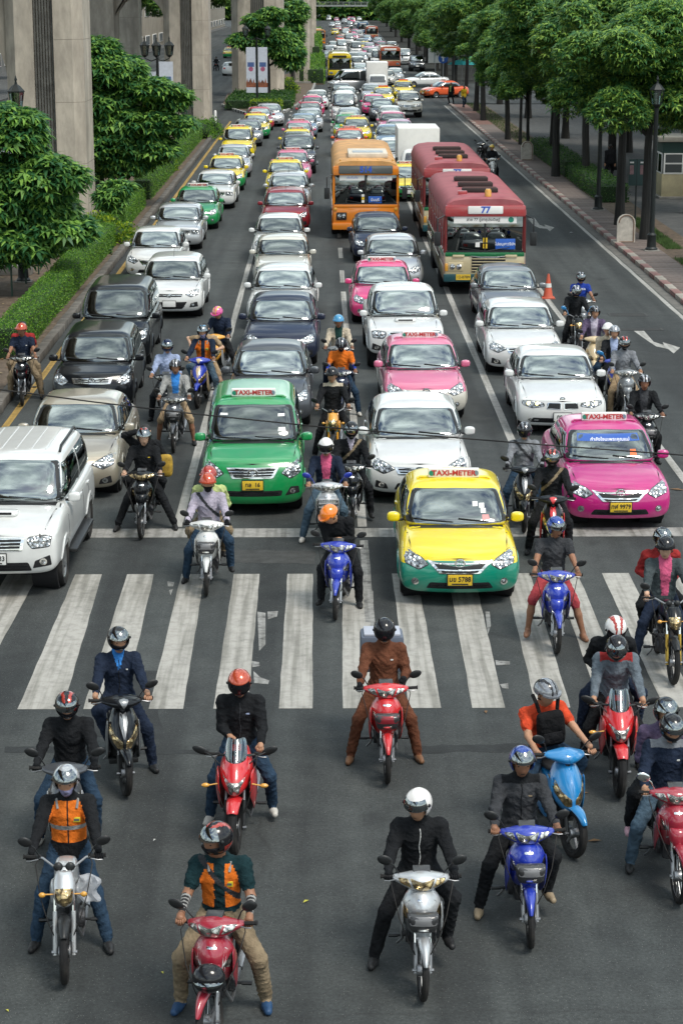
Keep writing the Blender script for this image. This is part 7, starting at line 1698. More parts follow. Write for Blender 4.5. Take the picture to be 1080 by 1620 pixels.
# lane beside the median
suv = car('suv', 'white', None, -8, 912, 'white off-road car with bonnet scoop and roof rails at the stop line', group=LN[0], plate='กม 1133')
dcar('champagne saloon', 2, 'saloon', 'champagne', None, 106, 776, 'champagne saloon behind the white off-road car', group=LN[0])
car('estate', 'black', None, 146, 645, 'low black estate car with a sloping bonnet behind the champagne saloon', group=LN[0])
car('people_carrier', 'black', None, 178, 570, 'tall black people carrier next to the long clipped hedge', group=LN[0])
car('hatchback', 'white', None, 268, 494, 'white hatchback with dark trapezoid intake and roof antenna', group=LN[0])
car('sedan', 'white', None, 242, 436, 'white sedan half hidden behind the tall black people carrier', group=LN[0])
car('old_saloon', 'silver', None, 280, 388, 'dull silver saloon in front of the green sedan taxi', group=LN[0])
car('sedan', 'green', None, 309, 356, 'all-green sedan taxi behind the dull silver saloon', taxi=True, group=LN[0], platey=True)
car('old_saloon', 'white', None, 338, 324, 'boxy white saloon behind the all-green sedan taxi', group=LN[0])
car('sedan', 'yellow', 'green', 356, 296, 'yellow-over-green taxi behind the boxy white saloon', taxi=True, group=LN[0], platey=True)
car('sedan', 'silver', None, 369, 275, 'silver sedan between two yellow taxis in the median lane', group=LN[0])
car('mpv', 'yellow', None, 375, 250, 'tall yellow taxi with red roof bar at the end of the far hedge', taxi=True, group=LN[0])
car('hatchback', 'grey', None, 391, 227, 'grey hatchback behind the tall yellow taxi', group=LN[0])
car('sedan', 'yellow', 'green', 404, 215, 'yellow-green taxi squeezed behind the grey hatchback', taxi=True, group=LN[0])
car('sedan', 'red', None, 413, 202, 'red sedan turning in by the kerbed island', group=LN[0], yaw=6)
car('saloon', 'silver', None, 430, 196, 'silver saloon nosing out past the kerbed island', group=LN[0], yaw=5)
# lane led by the green taxi
gt = car('mpv', 'green', None, 400, 801, 'glossy green minivan taxi at the head of its lane', taxi=True, group=LN[1], plate='ทล  16', platey=True)
dcar('dark grey sedan behind the green minivan taxi', 0, 'sedan', 'darkgrey', None, 425, 667, 'dark grey sedan directly behind the green minivan taxi', group=LN[1])
car('saloon', 'navy', None, 443, 570, 'dark blue-black saloon reflecting clouds, second behind the green minivan taxi', group=LN[1])
car('saloon', 'white', None, 444, 512, 'white saloon third behind the green minivan taxi', group=LN[1])
car('old_saloon', 'cream', None, 447, 450, 'creamy white saloon fourth behind the green minivan taxi', group=LN[1])
car('sedan', 'white', None, 441, 410, 'white sedan fifth behind the green minivan taxi', group=LN[1])
car('hatchback', 'maroon', None, 452, 362, 'dark red hatchback level with the front of the orange bus', group=LN[1])
car('hatchback', 'silver', None, 456, 330, 'silver hatchback behind the dark red one', group=LN[1])
car('sedan', 'yellow', None, 451, 304, 'all-yellow sedan taxi behind the silver hatchback', taxi=True, group=LN[1])
car('sedan', 'pink', None, 463, 285, 'pale pink taxi in front of the dark grey off-road car', taxi=True, group=LN[1])
car('suv', 'darkgrey', None, 471, 264, 'dark grey off-road car between a pale pink and a yellow taxi', group=LN[1])
car('sedan', 'yellow', None, 468, 245, 'yellow taxi behind the dark grey off-road car', taxi=True, group=LN[1])
car('sedan', 'pink', None, 473, 229, 'pink taxi tenth behind the green minivan taxi', taxi=True, group=LN[1])
fcar('sedan', 'blue', None, 480, 214, 'pale blue sedan eleventh behind the green minivan taxi', group=LN[1])
fcar('saloon', 'silver', None, 489, 205, 'silver saloon twelfth behind the green minivan taxi', group=LN[1])
fcar('sedan', 'red', None, 490, 192, 'red sedan thirteenth behind the green minivan taxi', group=LN[1])
fcar('sedan', 'rose', None, 494, 181, 'rose taxi fourteenth behind the green minivan taxi', taxi=True, group=LN[1])
fcar('saloon', 'white', None, 501, 170, 'white saloon fifteenth behind the green minivan taxi', group=LN[1])
# lane led by the yellow-green taxi
yt = car('sedan', 'yellow', 'teal', 727, 942, 'yellow-over-teal taxi stopped on the zebra crossing', taxi=True, group=LN[2], plate='มข 5788', platey=True)
dcar('white saloon behind the yellow-over-teal taxi', 0, 'saloon', 'white', None, 664, 783, 'white saloon directly behind the yellow-over-teal taxi', group=LN[2])
dcar('pale pink taxi with the white bumper', 2, 'sedan', 'pink', 'cream', 674, 655, 'pale pink taxi with a white bumper behind the white saloon', taxi=True, group=LN[2], plate='ทว 3821', platey=True)
dcar('white pickup between two pink taxis', 2, 'pickup', 'white', None, 643, 562, 'white pickup with bonnet scoop between two pink taxis', group=LN[2])
car('sedan', 'rose', None, 606, 503, 'deep pink taxi overlapped by the white pickup', taxi=True, group=LN[2], platey=True)
car('saloon', 'silver', None, 622, 452, 'silver-white saloon behind the deep pink taxi', group=LN[2])
car('sedan', 'navy', None, 600, 408, 'dark blue sedan right in front of the orange bus', group=LN[2])
bus(578, 378, 'orange bus on route 514 with a white roof air conditioner', 'orange', '514')
car('sedan', 'orange', 'white', 552, 243, 'red and white taxi tucked behind the orange bus', taxi=True, group=LN[2])
car('sedan', 'yellow', None, 565, 222, 'yellow taxi second behind the orange bus', taxi=True, group=LN[2])
fcar('sedan', 'green', 'yellow', 550, 216, 'green and yellow taxi third behind the orange bus', taxi=True, group=LN[2])
fcar('sedan', 'silver', None, 553, 204, 'silver sedan in front of the white passenger van', group=LN[2])
fcar('van', 'white', None, 544, 190, 'white passenger van with ribbed roof in the middle lane', group=LN[2], cat='van')
fcar('sedan', 'white', None, 548, 164, 'white sedan behind the white passenger van', group=LN[2])
fcar('saloon', 'darkgrey', None, 540, 158, 'dark saloon next to the silver van crossing the junction', group=LN[2])
# lane led by the magenta taxi
mt = car('sedan', 'magenta', None, 981, 824, 'glossy magenta taxi with a blue sun strip behind the stop line', taxi=True, group=LN[3], plate='ทฬ 9979', platey=True)
dcar('white saloon with the twin kidney grille', 0, 'sport_saloon', 'white', None, 889, 676, 'white saloon with twin kidney grille behind the magenta taxi', group=LN[3], plate='ภค 41')
dcar('white saloon beside the waiting motorcycles', 2, 'saloon', 'white', None, 830, 583, 'white saloon beside the row of waiting motorcycles', group=LN[3])
dcar('grey sedan in front of the red bus', 2, 'sedan', 'grey', None, 811, 511, 'grey sedan right in front of the red bus', group=LN[3])
bus(765, 466, 'red and cream bus on route 77 beside the empty lane', 'red', '77', Lb=9.6)
bus(721, 383, 'second red and cream bus, tailing the first one', 'red', '77', Lb=10.5)
car('sedan', 'yellow', 'green', 645, 312, 'yellow-over-green taxi seen between the orange and red buses', taxi=True, group=LN[3])
box_truck(664, 300, 'white box truck behind the two red buses', W=2.0, H=2.75)
car('pickup', 'white', None, 627, 268, 'white pickup beside the box truck', group=LN[3])
fcar('sedan', 'blue', None, 618, 236, 'blue-grey sedan behind the white pickup near the box truck', group=LN[3])
fcar('sedan', 'lilac', None, 633, 226, 'lilac sedan half hidden by the box truck', group=LN[3])
fcar('hatchback', 'pink', None, 622, 212, 'pinkish hatchback behind the lilac sedan', group=LN[3])
fcar('sedan', 'white', None, 618, 200, 'white sedan with dark glass ahead of the pearl off-road car', group=LN[3])
fcar('hatchback', 'darkgrey', None, 605, 188, 'dark grey hatchback beside the rose hatchback', group=LN[3])
fcar('hatchback', 'rose', None, 592, 179, 'rose pink hatchback in the middle of the queue', group=LN[3])
fcar('suv', 'cream', None, 648, 178, 'pearl off-road car at the edge of the empty lane', group=LN[3])
fcar('sedan', 'yellow', None, 607, 164, 'yellow taxi behind the rose hatchback', taxi=True, group=LN[3])
fcar('sedan', 'silver', None, 588, 158, 'silver sedan behind the yellow taxi near the junction', group=LN[3])
fcar('sedan', 'yellow', None, 639, 152, 'yellow-green taxi just before the crossing white saloon', taxi=True, group=LN[3])
box_truck(597, 150, 'white box truck in the far queue before the junction', W=2.0, H=2.9)
# vehicles crossing at the junction
fcar('van', 'silver', None, 0, 0, 'silver van crossing the junction sideways', at=tuple(g(520, 146)), yaw=-72, cat='van', group='vehicles crossing the junction')
fcar('sedan', 'orange', None, 0, 0, 'orange-red taxi turning across the empty lane', at=tuple(g(668, 155)), yaw=-62, taxi=True, group='vehicles crossing the junction')
fcar('saloon', 'white', None, 0, 0, 'long white saloon crossing behind the orange-red taxi', at=tuple(g(636, 138)), yaw=-78, group='vehicles crossing the junction')
# beyond the cross street
bus(537, 128, 'yellow bus beyond the junction', 'yellow', '8', group='far buses')
bus(617, 112, 'rust-red bus beyond the junction, near the trees', 'rust', '77', group='far buses')
bus(511, 76, 'orange bus turned half sideways by the far piers', 'orange', '2', at=tuple(g(505, 72)), yaw=28, group='far buses')
bus(574, 55, 'dark blue bus far up the avenue', 'blue', '73', group='far buses')
bus(587, 60, 'pale rust bus far up the avenue', 'rust', '79', group='far buses', at=tuple(g(588, 64)))
rdm = random.Random(21)
far = [(560, 98, 'white', 'sedan'), (563, 86, 'white', 'van'), (566, 110, 'white', 'suv'), (570, 120, 'silver', 'saloon'), (660, 108, 'darkgrey', 'suv'), (598, 103, 'white', 'van'), (582, 88, 'rose', 'sedan'), (585, 80, 'lilac', 'sedan'), (540, 82, 'white', 'van'), (527, 78, 'white', 'hatchback'), (552, 70, 'white', 'van'), (546, 60, 'cream', 'van'), (538, 66, 'orange', 'sedan'), (561, 62, 'pink', 'sedan'), (562, 55, 'rose', 'sedan'), (530, 54, 'yellow', 'sedan'), (525, 42, 'silver', 'sedan'), (534, 40, 'white', 'sedan'), (532, 33, 'pink', 'sedan'), (545, 36, 'silver', 'suv'), (545, 28, 'pink', 'sedan'), (520, 32, 'silver', 'van'), (553, 32, 'rose', 'sedan'), (553, 44, 'grey', 'van'), (570, 72, 'silver', 'sedan'), (572, 98, 'silver', 'sedan'), (590, 92, 'white', 'pickup'), (626, 128, 'white', 'sedan'), (612, 132, 'cream', 'sedan'), (581, 66, 'blue', 'sedan'), (569, 60, 'white', 'suv'), (548, 52, 'orange', 'sedan'), (535, 48, 'red', 'sedan'), (519, 96, 'grey', 'sedan'), (520, 88, 'silver', 'pickup'), (540, 24, 'white', 'van'), (528, 26, 'blue', 'van'), (551, 24, 'silver', 'sedan'), (536, 20, 'red', 'sedan'), (546, 19, 'white', 'sedan'), (577, 78, 'yellow', 'sedan'), (574, 46, 'silver', 'van'), (565, 40, 'white', 'sedan'), (558, 36, 'rose', 'van'), (600, 88, 'white', 'sedan'), (604, 78, 'pink', 'sedan'), (640, 100, 'white', 'van'), (632, 92, 'silver', 'sedan'), (612, 84, 'cream', 'sedan'), (620, 80, 'white', 'pickup'), (598, 70, 'grey', 'sedan'), (592, 58, 'white', 'van'), (584, 52, 'yellow', 'sedan'), (578, 40, 'silver', 'sedan'), (568, 32, 'white', 'sedan'), (562, 27, 'grey', 'suv'), (556, 20, 'pink', 'sedan'), (610, 96, 'red', 'sedan')]
for i, (px, py, c, k) in enumerate(sorted(far, key=lambda t: -t[1])):
 fcar(k, c, None, px, py, '%s %s, %s nearest of the traffic beyond the cross street' % ({'darkgrey': 'dark grey'}.get(c, c), {'saloon': 'saloon', 'sedan': 'sedan', 'van': 'van', 'suv': 'off-road car', 'hatchback': 'hatchback', 'pickup': 'pickup'}[k], (ORD + ['thirty-sixth', 'thirty-seventh', 'thirty-eighth', 'thirty-ninth', 'fortieth', 'forty-first', 'forty-second', 'forty-third', 'forty-fourth', 'forty-fifth', 'forty-sixth', 'forty-seventh', 'forty-eighth', 'forty-ninth', 'fiftieth', 'fifty-first', 'fifty-second', 'fifty-third', 'fifty-fourth', 'fifty-fifth', 'fifty-sixth', 'fifty-seventh', 'fifty-eighth', 'fifty-ninth', 'sixtieth'])[i]), group=LN[4], cat='van' if k == 'van' else 'car', scale=1.0)
# other carriageway, driving away
fcar('hatchback', 'white', None, 0, 0, 'white hatchback seen from behind between two piers', at=(g(364, 120).x, g(364, 120).y + 4.3, 0), yaw=180, group='traffic on the other carriageway')
fcar('sedan', 'yellow', 'green', 0, 0, 'green and yellow taxi driving away beyond the viaduct', at=(g(362, 92).x, g(362, 92).y + 4.5, 0), yaw=180, taxi=True, group='traffic on the other carriageway')
# windscreen dressing on the nearest taxis
def sun_strip():
 sp = SPEC['sedan']
 for (r, items) in ((mt, None),):
  pass
bvcache = {}
def dress(r, kind, pl, m, name, off=.011):
 ws = [c for c in r.children if c.name.startswith('windshield')][0]
 key = ws.data.name
 if key not in bvcache: bvcache[key] = BVHTree.FromPolygons([v.co for v in ws.data.vertices], [list(p.vertices) for p in ws.data.polygons])
 q = MB(); patch(q, bvcache[key], pl, 'front', .005, 0, .06, 3, 0, .003); return q.obj(name, [m], r, sharp=60)
dress(mt, 'sedan', [(-.55, 1.26), (.55, 1.26), (.53, 1.36), (-.53, 1.36)], mat('strip_blue', (.015, .08, .36), .3, coat=.5), 'sun_strip')
text('strip_text', 'กำลังใจนะพระคุณแม่', .085, (0, 1.46, 1.315), (R(55), 0, 0), WHITETXT, mt, .001)
dress(mt, 'sedan', [(.34, 1.06), (.46, 1.06), (.45, 1.15), (.35, 1.15)], mat('sticker_orange', (.7, .14, .03), .5), 'sticker')
for (x, z) in ((.30, 1.24), (.40, 1.22), (.42, 1.16)): dress(yt, 'sedan', [(x - .04, z - .03), (x + .04, z - .03), (x + .04, z + .025), (x - .04, z + .025)], WHITEP, 'sticker')
dress(yt, 'sedan', [(.40, 1.04), (.52, 1.04), (.50, 1.11), (.40, 1.11)], mat('sticker_rose', (.6, .25, .25), .5), 'sticker')
dress(gt, 'mpv', [(.44, 1.52), (.56, 1.52), (.56, 1.56), (.44, 1.56)], WHITEP, 'sticker'); dress(gt, 'mpv', [(.44, 1.30), (.58, 1.30), (.57, 1.36), (.45, 1.36)], WHITEP, 'sticker'); dress(gt, 'mpv', [(-.60, 1.54), (-.46, 1.54), (-.46, 1.57), (-.59, 1.57)], WHITEP, 'sticker')
DRV = []
for tp in ('stone', 'blue', 'charcoal'):
 o = person('person', 'x', (0, 0, 0), 0, pelvis=(0, 0, 0), lean=-6, hands=[(-.13, -.42, .36), (.13, -.42, .36)], feet=[(-.08, -.75, -.3), (.09, -.75, -.3)], top=tp, legs='black', hair=True, skin='brown', grp='drivers', res=.02); DRV.append(o)
DUSE = set()
def driver(t_, kind, lb, k=2, dz=0.0):
 sp = SPEC[kind]; yy = sp['roof_front'] + .12; zz = sp['H'] - .89 + dz
 o = DRV[k] if k not in DUSE else DRV[k].copy()
 if k in DUSE: COL.objects.link(o)
 DUSE.add(k); o.location = Vector(t_.location) + Vector((-sp['W'] * .21, yy, zz)); o['label'] = lb; o['category'] = 'person'; o['group'] = 'drivers'
driver(gt, 'mpv', 'driver in a pale shirt at the wheel of the green minivan taxi', 0); driver(yt, 'sedan', 'driver in a blue shirt at the wheel of the yellow-over-teal taxi', 1); driver(mt, 'sedan', 'driver at the wheel of the magenta taxi', 2); driver(suv, 'suv', 'driver behind the wheel of the white off-road car', 2)
for (lab, kd, k, what) in DRIVEN: driver(lab, kd, 'driver behind the wheel of the ' + what, k)
# motorcycles and riders
PAINTS.update(royal=paint('royal_blue', (.008, .03, .36)), cyan=paint('cyan_blue', (.01, .20, .48)), bright=paint('bright_red', (.55, .015, .02)), wine=paint('wine_red', (.30, .012, .03)), gold=GOLD, sand=paint('sand', (.55, .42, .24)), amberp=paint('amber_yellow', (.72, .32, .02)))
def hb_at(px, py, z=1.0, dy=.3):
 c = g(px, py, z); return (c.x, c.y - dy, 0)
b = bike('naked', 'silver', 'silver', 104, 1553, 'old silver street motorcycle with a plastic bag on its handlebar', yaw=3, steer=3)
rider(b, 'naked', 'rider in an orange vest and black leather sleeves with a lilac face mask', top='black', legs='jeans', vest='zip', helmet=('open', 'silver', None, 'up'), mask='mask', glove='black', head=(-2, 12, 0), lean=4, feet=[(-.33, .70, 0), (.36, .62, 0)], inner=None)
pb = MB(); v_, f_ = subdiv(*lattice([[[(x * sx, y, z) for z in (-.17, -.05, .12)] for y in (-.04, .06)] for x, sx in ((-.1, 1), (0, 1), (.13, 1))]), 2); pb.add([(v.x + .16 + .03 * math.sin(v.z * 31), v.y + .02 * math.sin(v.x * 50), v.z + .82) for v in v_], f_)
o = pb.obj('plastic_bag', [mat('thin_plastic', (.62, .63, .66), .35, alpha=.45, bump=.8, bscale=18)], sharp=40); o.location = (b.location.x + .02, b.location.y + .30, 0); o['label'] = 'clear plastic bag hanging from the silver street motorcycle'; o['category'] = 'bag'
b = bike('underbone', 'wine', 'white', 0, 0, 'dark red motorcycle with white stripes and a spare black helmet hung in front', at=hb_at(333, 1470), yaw=-4, steer=-14)
rider(b, 'underbone', 'rider in an open orange vest with grey striped sleeves looking aside', top='teal', legs='khaki', sleeve='stripe', stripes=True, vest='open', helmet=('full', 'black', 'red', 'up'), head=(-42, 10, 0), lean=6, shoes='blue', skin='brown', strap=1.0, feet=[(-.36, .72, 0), (.40, .78, 0)], size=1.06)
hq = MB(); hq.ball((0, 0, 0), (.145, .12, .13), 18, 12); o = hq.obj('spare_helmet', [helm_m('black')], sharp=60); o.location = Vector(b.location) + Vector((0, -.06, .72)); o['label'] = 'black spare helmet hanging on the dark red motorcycle'; o['category'] = 'helmet'
hq = MB(); hq.ball((0, -.02, -.015), (.135, .11, .06), 16, 8); hq.obj('visor', [VISOR], o)
b = bike('scooter', 'darkgrey', 'silver', 0, 0, 'grey-black scooter half hidden by the rider in the lilac mask', at=hb_at(104, 1222), yaw=2, steer=4)
rider(b, 'scooter', 'rider in a plain black shirt with mirrored visor and red-crowned helmet', top='black', legs='jeans', helmet=('full', 'black', 'red', 'tilt'), shoes='white', head=(4, 16, 0), glove='black', feet=[(-.34, .78, 0), (.26, .78, 0)], lean=10)
b = bike('scooter', 'black', 'grey', 200, 1258, 'black scooter with amber twin headlights turned slightly aside', yaw=9, steer=7)
rider(b, 'scooter', 'rider in a navy jacket over a light blue shirt, black helmet with raised visor', top='navy', legs='navy', inner='blue', vneck=True, zip_='black', helmet=('full', 'black', None, 'up'), head=(12, 10, 0), lean=2, feet=['peg', (.36, .72, 0)], pockets=True)
b = bike('sport', 'bright', 'black', 372, 1350, 'red sports motorcycle with clear windscreen, alone before the crossing', yaw=-2, steer=-2)
rider(b, 'sport', 'rider with metallic red helmet and hands in his lap on the red sports motorcycle', top='black', legs='jeans', helmet=('full', 'redorange', None, 'down'), head=(0, 22, 0), lean=6, zip_='charcoal', shoes='white', hands=[(-.10, .70, 1.06), (.24, .62, 1.0)], feet=[(-.34, .82, 0), (.34, .95, .06)], pockets='paleblue')
b = bike('underbone', 'bright', 'bright', 612, 1238, 'bright red motorcycle with front basket and a cargo box behind', basket='red', box=True, yaw=1)
rider(b, 'underbone', 'rider in a brown uniform and black full-face helmet', top='brown', legs='brown', helmet=('full', 'black', None, 'down'), shoes='brown', glove='black', head=(0, 14, 0), lean=2, feet=[(-.40, .66, 0), (.40, .68, 0)], hands=[(-.30, .465, 1.045), (.22, .62, 1.06)], pockets=True, buttons=True)
b = bike('underbone', 'silver', 'grey', 668, 1580, 'silver motorcycle with amber headlight and smoked basket nearest the camera', basket=1, steer=3, lamp=LAMPW)
rider(b, 'underbone', 'rider in a black jacket and white open helmet glancing down', top='black', legs='black', helmet=('open', 'white', None, 'tilt'), head=(-24, 14, 0), lean=8, glove='black', inner=None, feet=[(-.42, .66, 0), (.26, .64, .22)], zip_='white')
b = bike('underbone', 'royal', 'royal', 837, 1497, 'royal blue motorcycle with a black front basket', basket=2, yaw=2, steer=-5)
rider(b, 'underbone', 'rider in a dark grey jacket and metallic blue open helmet', top='charcoal', legs='black', helmet=('open', 'blue', None, 'up'), head=(0, 14, 0), lean=5, zip_='black', collar='black', shoes='tan', skin='brown', feet=[(-.40, .70, 0), (.27, .70, .16)], pockets='khaki')
b = bike('scooter', 'cyan', 'cyan', 905, 1355, 'cyan scooter turned aside between the blue and red motorcycles', yaw=10, steer=12)
pr_ = rider(b, 'scooter', 'rider in an orange T-shirt wearing a black backpack on his chest', top='redorange', legs='jeans', sleeve='short', helmet=('half', 'grey', 'black', 'none'), head=(26, 20, 0), lean=9, side=-8, skin='tan', shoes='blue', pelvis=(-.03, 1.0, .86), feet=[(-.30, .8, 0), 'peg'])
bp_ = MB(); v_, f_ = subdiv(*lattice([[[(x, y, z) for z in (-.24, -.02, .2)] for y in (-.09, .06)] for x in (-.16, -.06, .06, .16)]), 2); bp_.add(v_, f_); o = bp_.obj('backpack', [cloth('pack', (.012, .012, .013))], sharp=60)
o.location = Matrix.Rotation(R(10), 3, 'Z') @ Vector((-.06, .74, 1.20)) + Vector(b.location); o.rotation_euler = (R(10), R(-8), R(10)); o['label'] = 'black backpack worn on the chest of the rider in orange'; o['category'] = 'backpack'
q = MB()
for sx in (-1, 1): q.tube([(sx * .10, .04, .17), (sx * .12, .06, .28), (sx * .13, .16, .33)], .022, 6)
q.obj('strap', [cloth('pack', (.012, .012, .013))], o); q = MB(); q.rbox((0, -.085, -.10), (.22, .03, .14), .02); q.obj('pocket', [cloth('pack2', (.02, .02, .022))], o)
b = bike('sport', 'bright', 'black', 978, 1260, 'red sports motorcycle carrying two people near the edge of the crossing', yaw=-3, steer=2)
rider(b, 'sport', 'rider in a slate work shirt with black helmet bowed forward', top='slate', legs='black', inner=None, collar='red', helmet=('full', 'black', None, 'up'), head=(-8, 42, 0), lean=16, feet=[(-.34, .86, .0), (.32, .86, 0)], sleeve='long', skin='tan', neckf=.08, buttons=True)
pillion(b, 'sport', 'passenger with white and red helmet behind the slate shirt', top='black', legs='navy', helmet=('full', 'white', 'red', 'down'), head=(10, 40, 0), lean=10, feet=[(-.36, 1.05, .35), (.30, 1.1, .4)])
b = bike('underbone', 'wine', 'silver', 0, 0, 'wine red motorcycle with chrome mirror cut by the frame edge', at=hb_at(1070, 1262), steer=4, basket=None, mirm=CHROME)
rider(b, 'underbone', 'rider in a navy polo shirt and ripped jeans at the frame edge', top='navy', legs='denim', sleeve='long', helmet=('full', 'black', None, 'up'), head=(10, 26, 0), lean=6, skin='tan', feet=[(-.36, .78, 0), (.36, .78, 0)], pockets=True, inner=None, collar='grey')
pillion(b, 'underbone', 'passenger in a purple-grey jacket behind the navy polo shirt', top='purple', legs='black', helmet=('open', 'black', None, 'up'), head=(8, 6, 0), shoes='pink', feet=[(-.34, 1.05, .30), (.3, 1.05, .3)], hands=[(-.12, 1.0, 1.12), (.14, 1.0, 1.12)])
b = bike('naked', 'black', 'gold', 1063, 1082, 'black street motorcycle with gold forks and a lit headlight', steer=2)
rider(b, 'naked', 'rider in a grey jacket with pink trim and red shoes', top='greyteal', legs='navy', inner='pink', helmet=('half', 'black', None, 'none'), head=(-14, 12, 0), lean=3, shoes='red', feet=[(-.40, .62, .10), (.34, .7, 0)], hair=True, skin='pale')
pillion(b, 'naked', 'passenger in black and red behind the pink-trimmed jacket', top='red', legs='black', helmet=('open', 'black', None, 'up'), head=(0, 0, 0))
b = bike('underbone', 'royal', 'white', 880, 1033, 'blue motorcycle with silver forks standing on the zebra crossing', yaw=-2, steer=2, tube=ALLOY)
rider(b, 'underbone', 'barefoot rider in grey T-shirt and plaid shorts', top='charcoal', legs='plaid', shorts=True, sleeve='short', helmet=('open', 'blue', None, 'tilt'), head=(24, 12, 0), lean=0, skin='brown', bare_feet=True, feet=[(-.36, .62, .05), (.42, .60, 0)], inner=None)
b = bike('underbone', 'royal', 'silver', 531, 980, 'blue motorcycle at the crossing whose rider bends over', yaw=-6, steer=3, tube=ALLOY)
rider(b, 'underbone', 'rider in black bending down under a bright orange helmet', top='black', legs='black', helmet=('half', 'orange', None, 'none'), head=(-50, 42, 0), lean=26, side=-8, neckf=.08, hands=[(-.04, .56, 1.06), (.02, .54, 1.07)], hand_pose=('flat', 'flat'), feet=[(-.28, .56, .06), (.28, .66, 0)], skin='tan')
b = bike('underbone', 'white', 'silver', 327, 942, 'white motorcycle with a full black basket in front of the green taxi', basket=3, steer=2)
rider(b, 'underbone', 'rider in a lilac shirt with metallic red helmet and black face cover', top='lilac', legs='jeans', helmet=('half', 'redorange', None, 'none'), mask='balaclava', strap=1.0, glove='black', lean=6, head=(0, 8, 0), feet=[(-.36, .72, 0), (.34, .66, .20)])
pillion(b, 'underbone', 'passenger in a lime shirt with red helmet behind the lilac shirt', top='lime', legs='khaki', helmet=('half', 'red', None, 'none'), head=(-6, 10, 0))
b = bike('underbone', 'black', 'grey', 224, 852, 'black motorcycle on the stop line beside the white off-road car', steer=-3, lamp=LAMPW)
rider(b, 'underbone', 'rider in a black uniform with yellow badge and striped dark helmet', top='black', legs='black', helmet=('open', 'black', 'red', 'up'), head=(8, 10, 0), lean=4, feet=[(-.46, .50, 0), (.52, .60, 0)], pockets='yellow', skin='pale')
pillion(b, 'underbone', 'passenger shading their eyes behind the black uniform', top='black', legs='black', hair=True, head=(-4, -4, 0), hands=[(-.10, 1.05, 1.62), (.17, 1.05, 1.1)], elbows=[(-.8, .1, -.2), (.5, .3, -.6)], skin='pale')
q = MB(); v_, f_ = subdiv(*lattice([[[(x, y, z) for z in (-.22, 0, .2)] for y in (-.07, .08)] for x in (-.13, 0, .13)]), 2); q.add(v_, f_); o = q.obj('shoulder_bag', [mat('bag_mustard', (.42, .26, .03), .8, var=.6, vscale=14)], sharp=60); o.location = Vector(b.location) + Vector((.34, 1.15, 1.0)); o['label'] = 'mustard patterned shoulder bag beside the passenger in black'; o['category'] = 'bag'
b = bike('underbone', 'silver', 'silver', 519, 872, 'silver motorcycle with a wire basket and blue mirrors', basket='wire', mirm=PAINTS['royal'], yaw=2)
rider(b, 'underbone', 'rider in a denim-dark jacket over pink, white full-face helmet', top='navy', legs='denim', inner='pink', helmet=('full', 'white', None, 'down'), lean=4, head=(-6, 12, 0), shoes='white', feet=[(-.40, .62, 0), (.3, .7, 0)])
b = bike('underbone', 'black', 'silver', 556, 838, 'black motorcycle with a silver headlight cowl beside the white saloon', steer=3)
rider(b, 'underbone', 'rider in a black jacket with tan sling strap and dark helmet', top='black', legs='black', inner='lilac', vneck=True, strap=-1.0, helmet=('full', 'black', None, 'tilt'), mask='black', glove='black', head=(4, 12, 0), feet=[(-.2, .7, .3), (.34, .66, .05)])
b = bike('naked', 'amberp', 'amberp', 527, 738, 'amber street motorcycle with golden forks between two lanes', steer=-2)
rider(b, 'naked', 'rider in a black polo on the amber street motorcycle', top='black', legs='black', collar='beige', helmet=('half', 'black', None, 'none'), head=(-22, 10, 0), lean=2, skin='tan', feet=[(-.36, .70, 0), (.40, .72, .10)])
b = bike('underbone', 'navy', 'grey', 540, 668, 'dark motorcycle ridden by the person in the orange shirt')
rider(b, 'underbone', 'rider in an orange shirt with blue undersleeves', top='orange', sleeve='under', legs='jeans', helmet=('half', 'black', 'grey', 'none'), mask='black', head=(0, 30, 0), lean=8, feet=[(-.3, .7, 0), (.38, .7, 0)], shoes='white', skin='brown')
b = bike('underbone', 'grey', 'white', 536, 625, 'grey motorcycle hidden behind the orange shirt')
rider(b, 'underbone', 'rider in a beige jacket and shiny blue helmet between the lanes', top='beige', legs='navy', inner='dkgreen', helmet=('half', 'cyan', None, 'none'), head=(-4, 10, 0), skin='brown', lean=3, feet=[(-.3, .75, 0), (.32, .75, 0)])
b = bike('underbone', 'darkgrey', 'sand', 275, 716, 'dark motorcycle with a large black basket and cream cowl', basket=4)
rider(b, 'underbone', 'rider with bright blue shirt under a pale jacket and khaki shorts', top='stone', inner='blue', legs='tan', shorts=True, helmet=('open', 'black', 'silver', 'none'), head=(2, 10, 0), lean=-2, skin='brown', feet=[(-.36, .70, 0), (.36, .70, 0)])
b = bike('underbone', 'black', 'grey', 262, 676, 'black motorcycle behind the dark one with the large basket')
rider(b, 'underbone', 'rider in a pale blue shirt and glossy navy helmet', top='paleblue', legs='black', helmet=('full', 'navy', None, 'tilt'), head=(10, 4, 0), lean=0, feet=[(-.36, .7, 0), (.3, .7, 0)])
b = bike('scooter', 'royal', 'sand', 313, 646, 'blue and gold scooter with rider and passenger near the lane line', yaw=-6)
rider(b, 'scooter', 'rider in an orange vest with pale face mask, farther up the lane', top='navy', legs='denim', vest='open', helmet=('open', 'black', 'cyan', 'up'), mask='mask', lean=4, head=(-4, 10, 0), feet=['peg', (.34, .7, 0)])
pillion(b, 'scooter', 'bare-armed passenger behind the farther orange vest', top='tan', legs='tan', shorts=True, sleeve='none', hair=True, skin='pale', head=(0, 0, 0), hands=[(-.34, 1.15, 1.25), (.2, 1.1, 1.1)], elbows=[(-1, .4, -.2), (.6, .3, -.5)], feet=[(-.24, 1.0, .3), (.46, .85, .1)], bare_feet=True)
b = bike('scooter', 'amberp', 'silver', 336, 604, 'orange and silver scooter by the lane line with a pink-helmeted rider', yaw=-10)
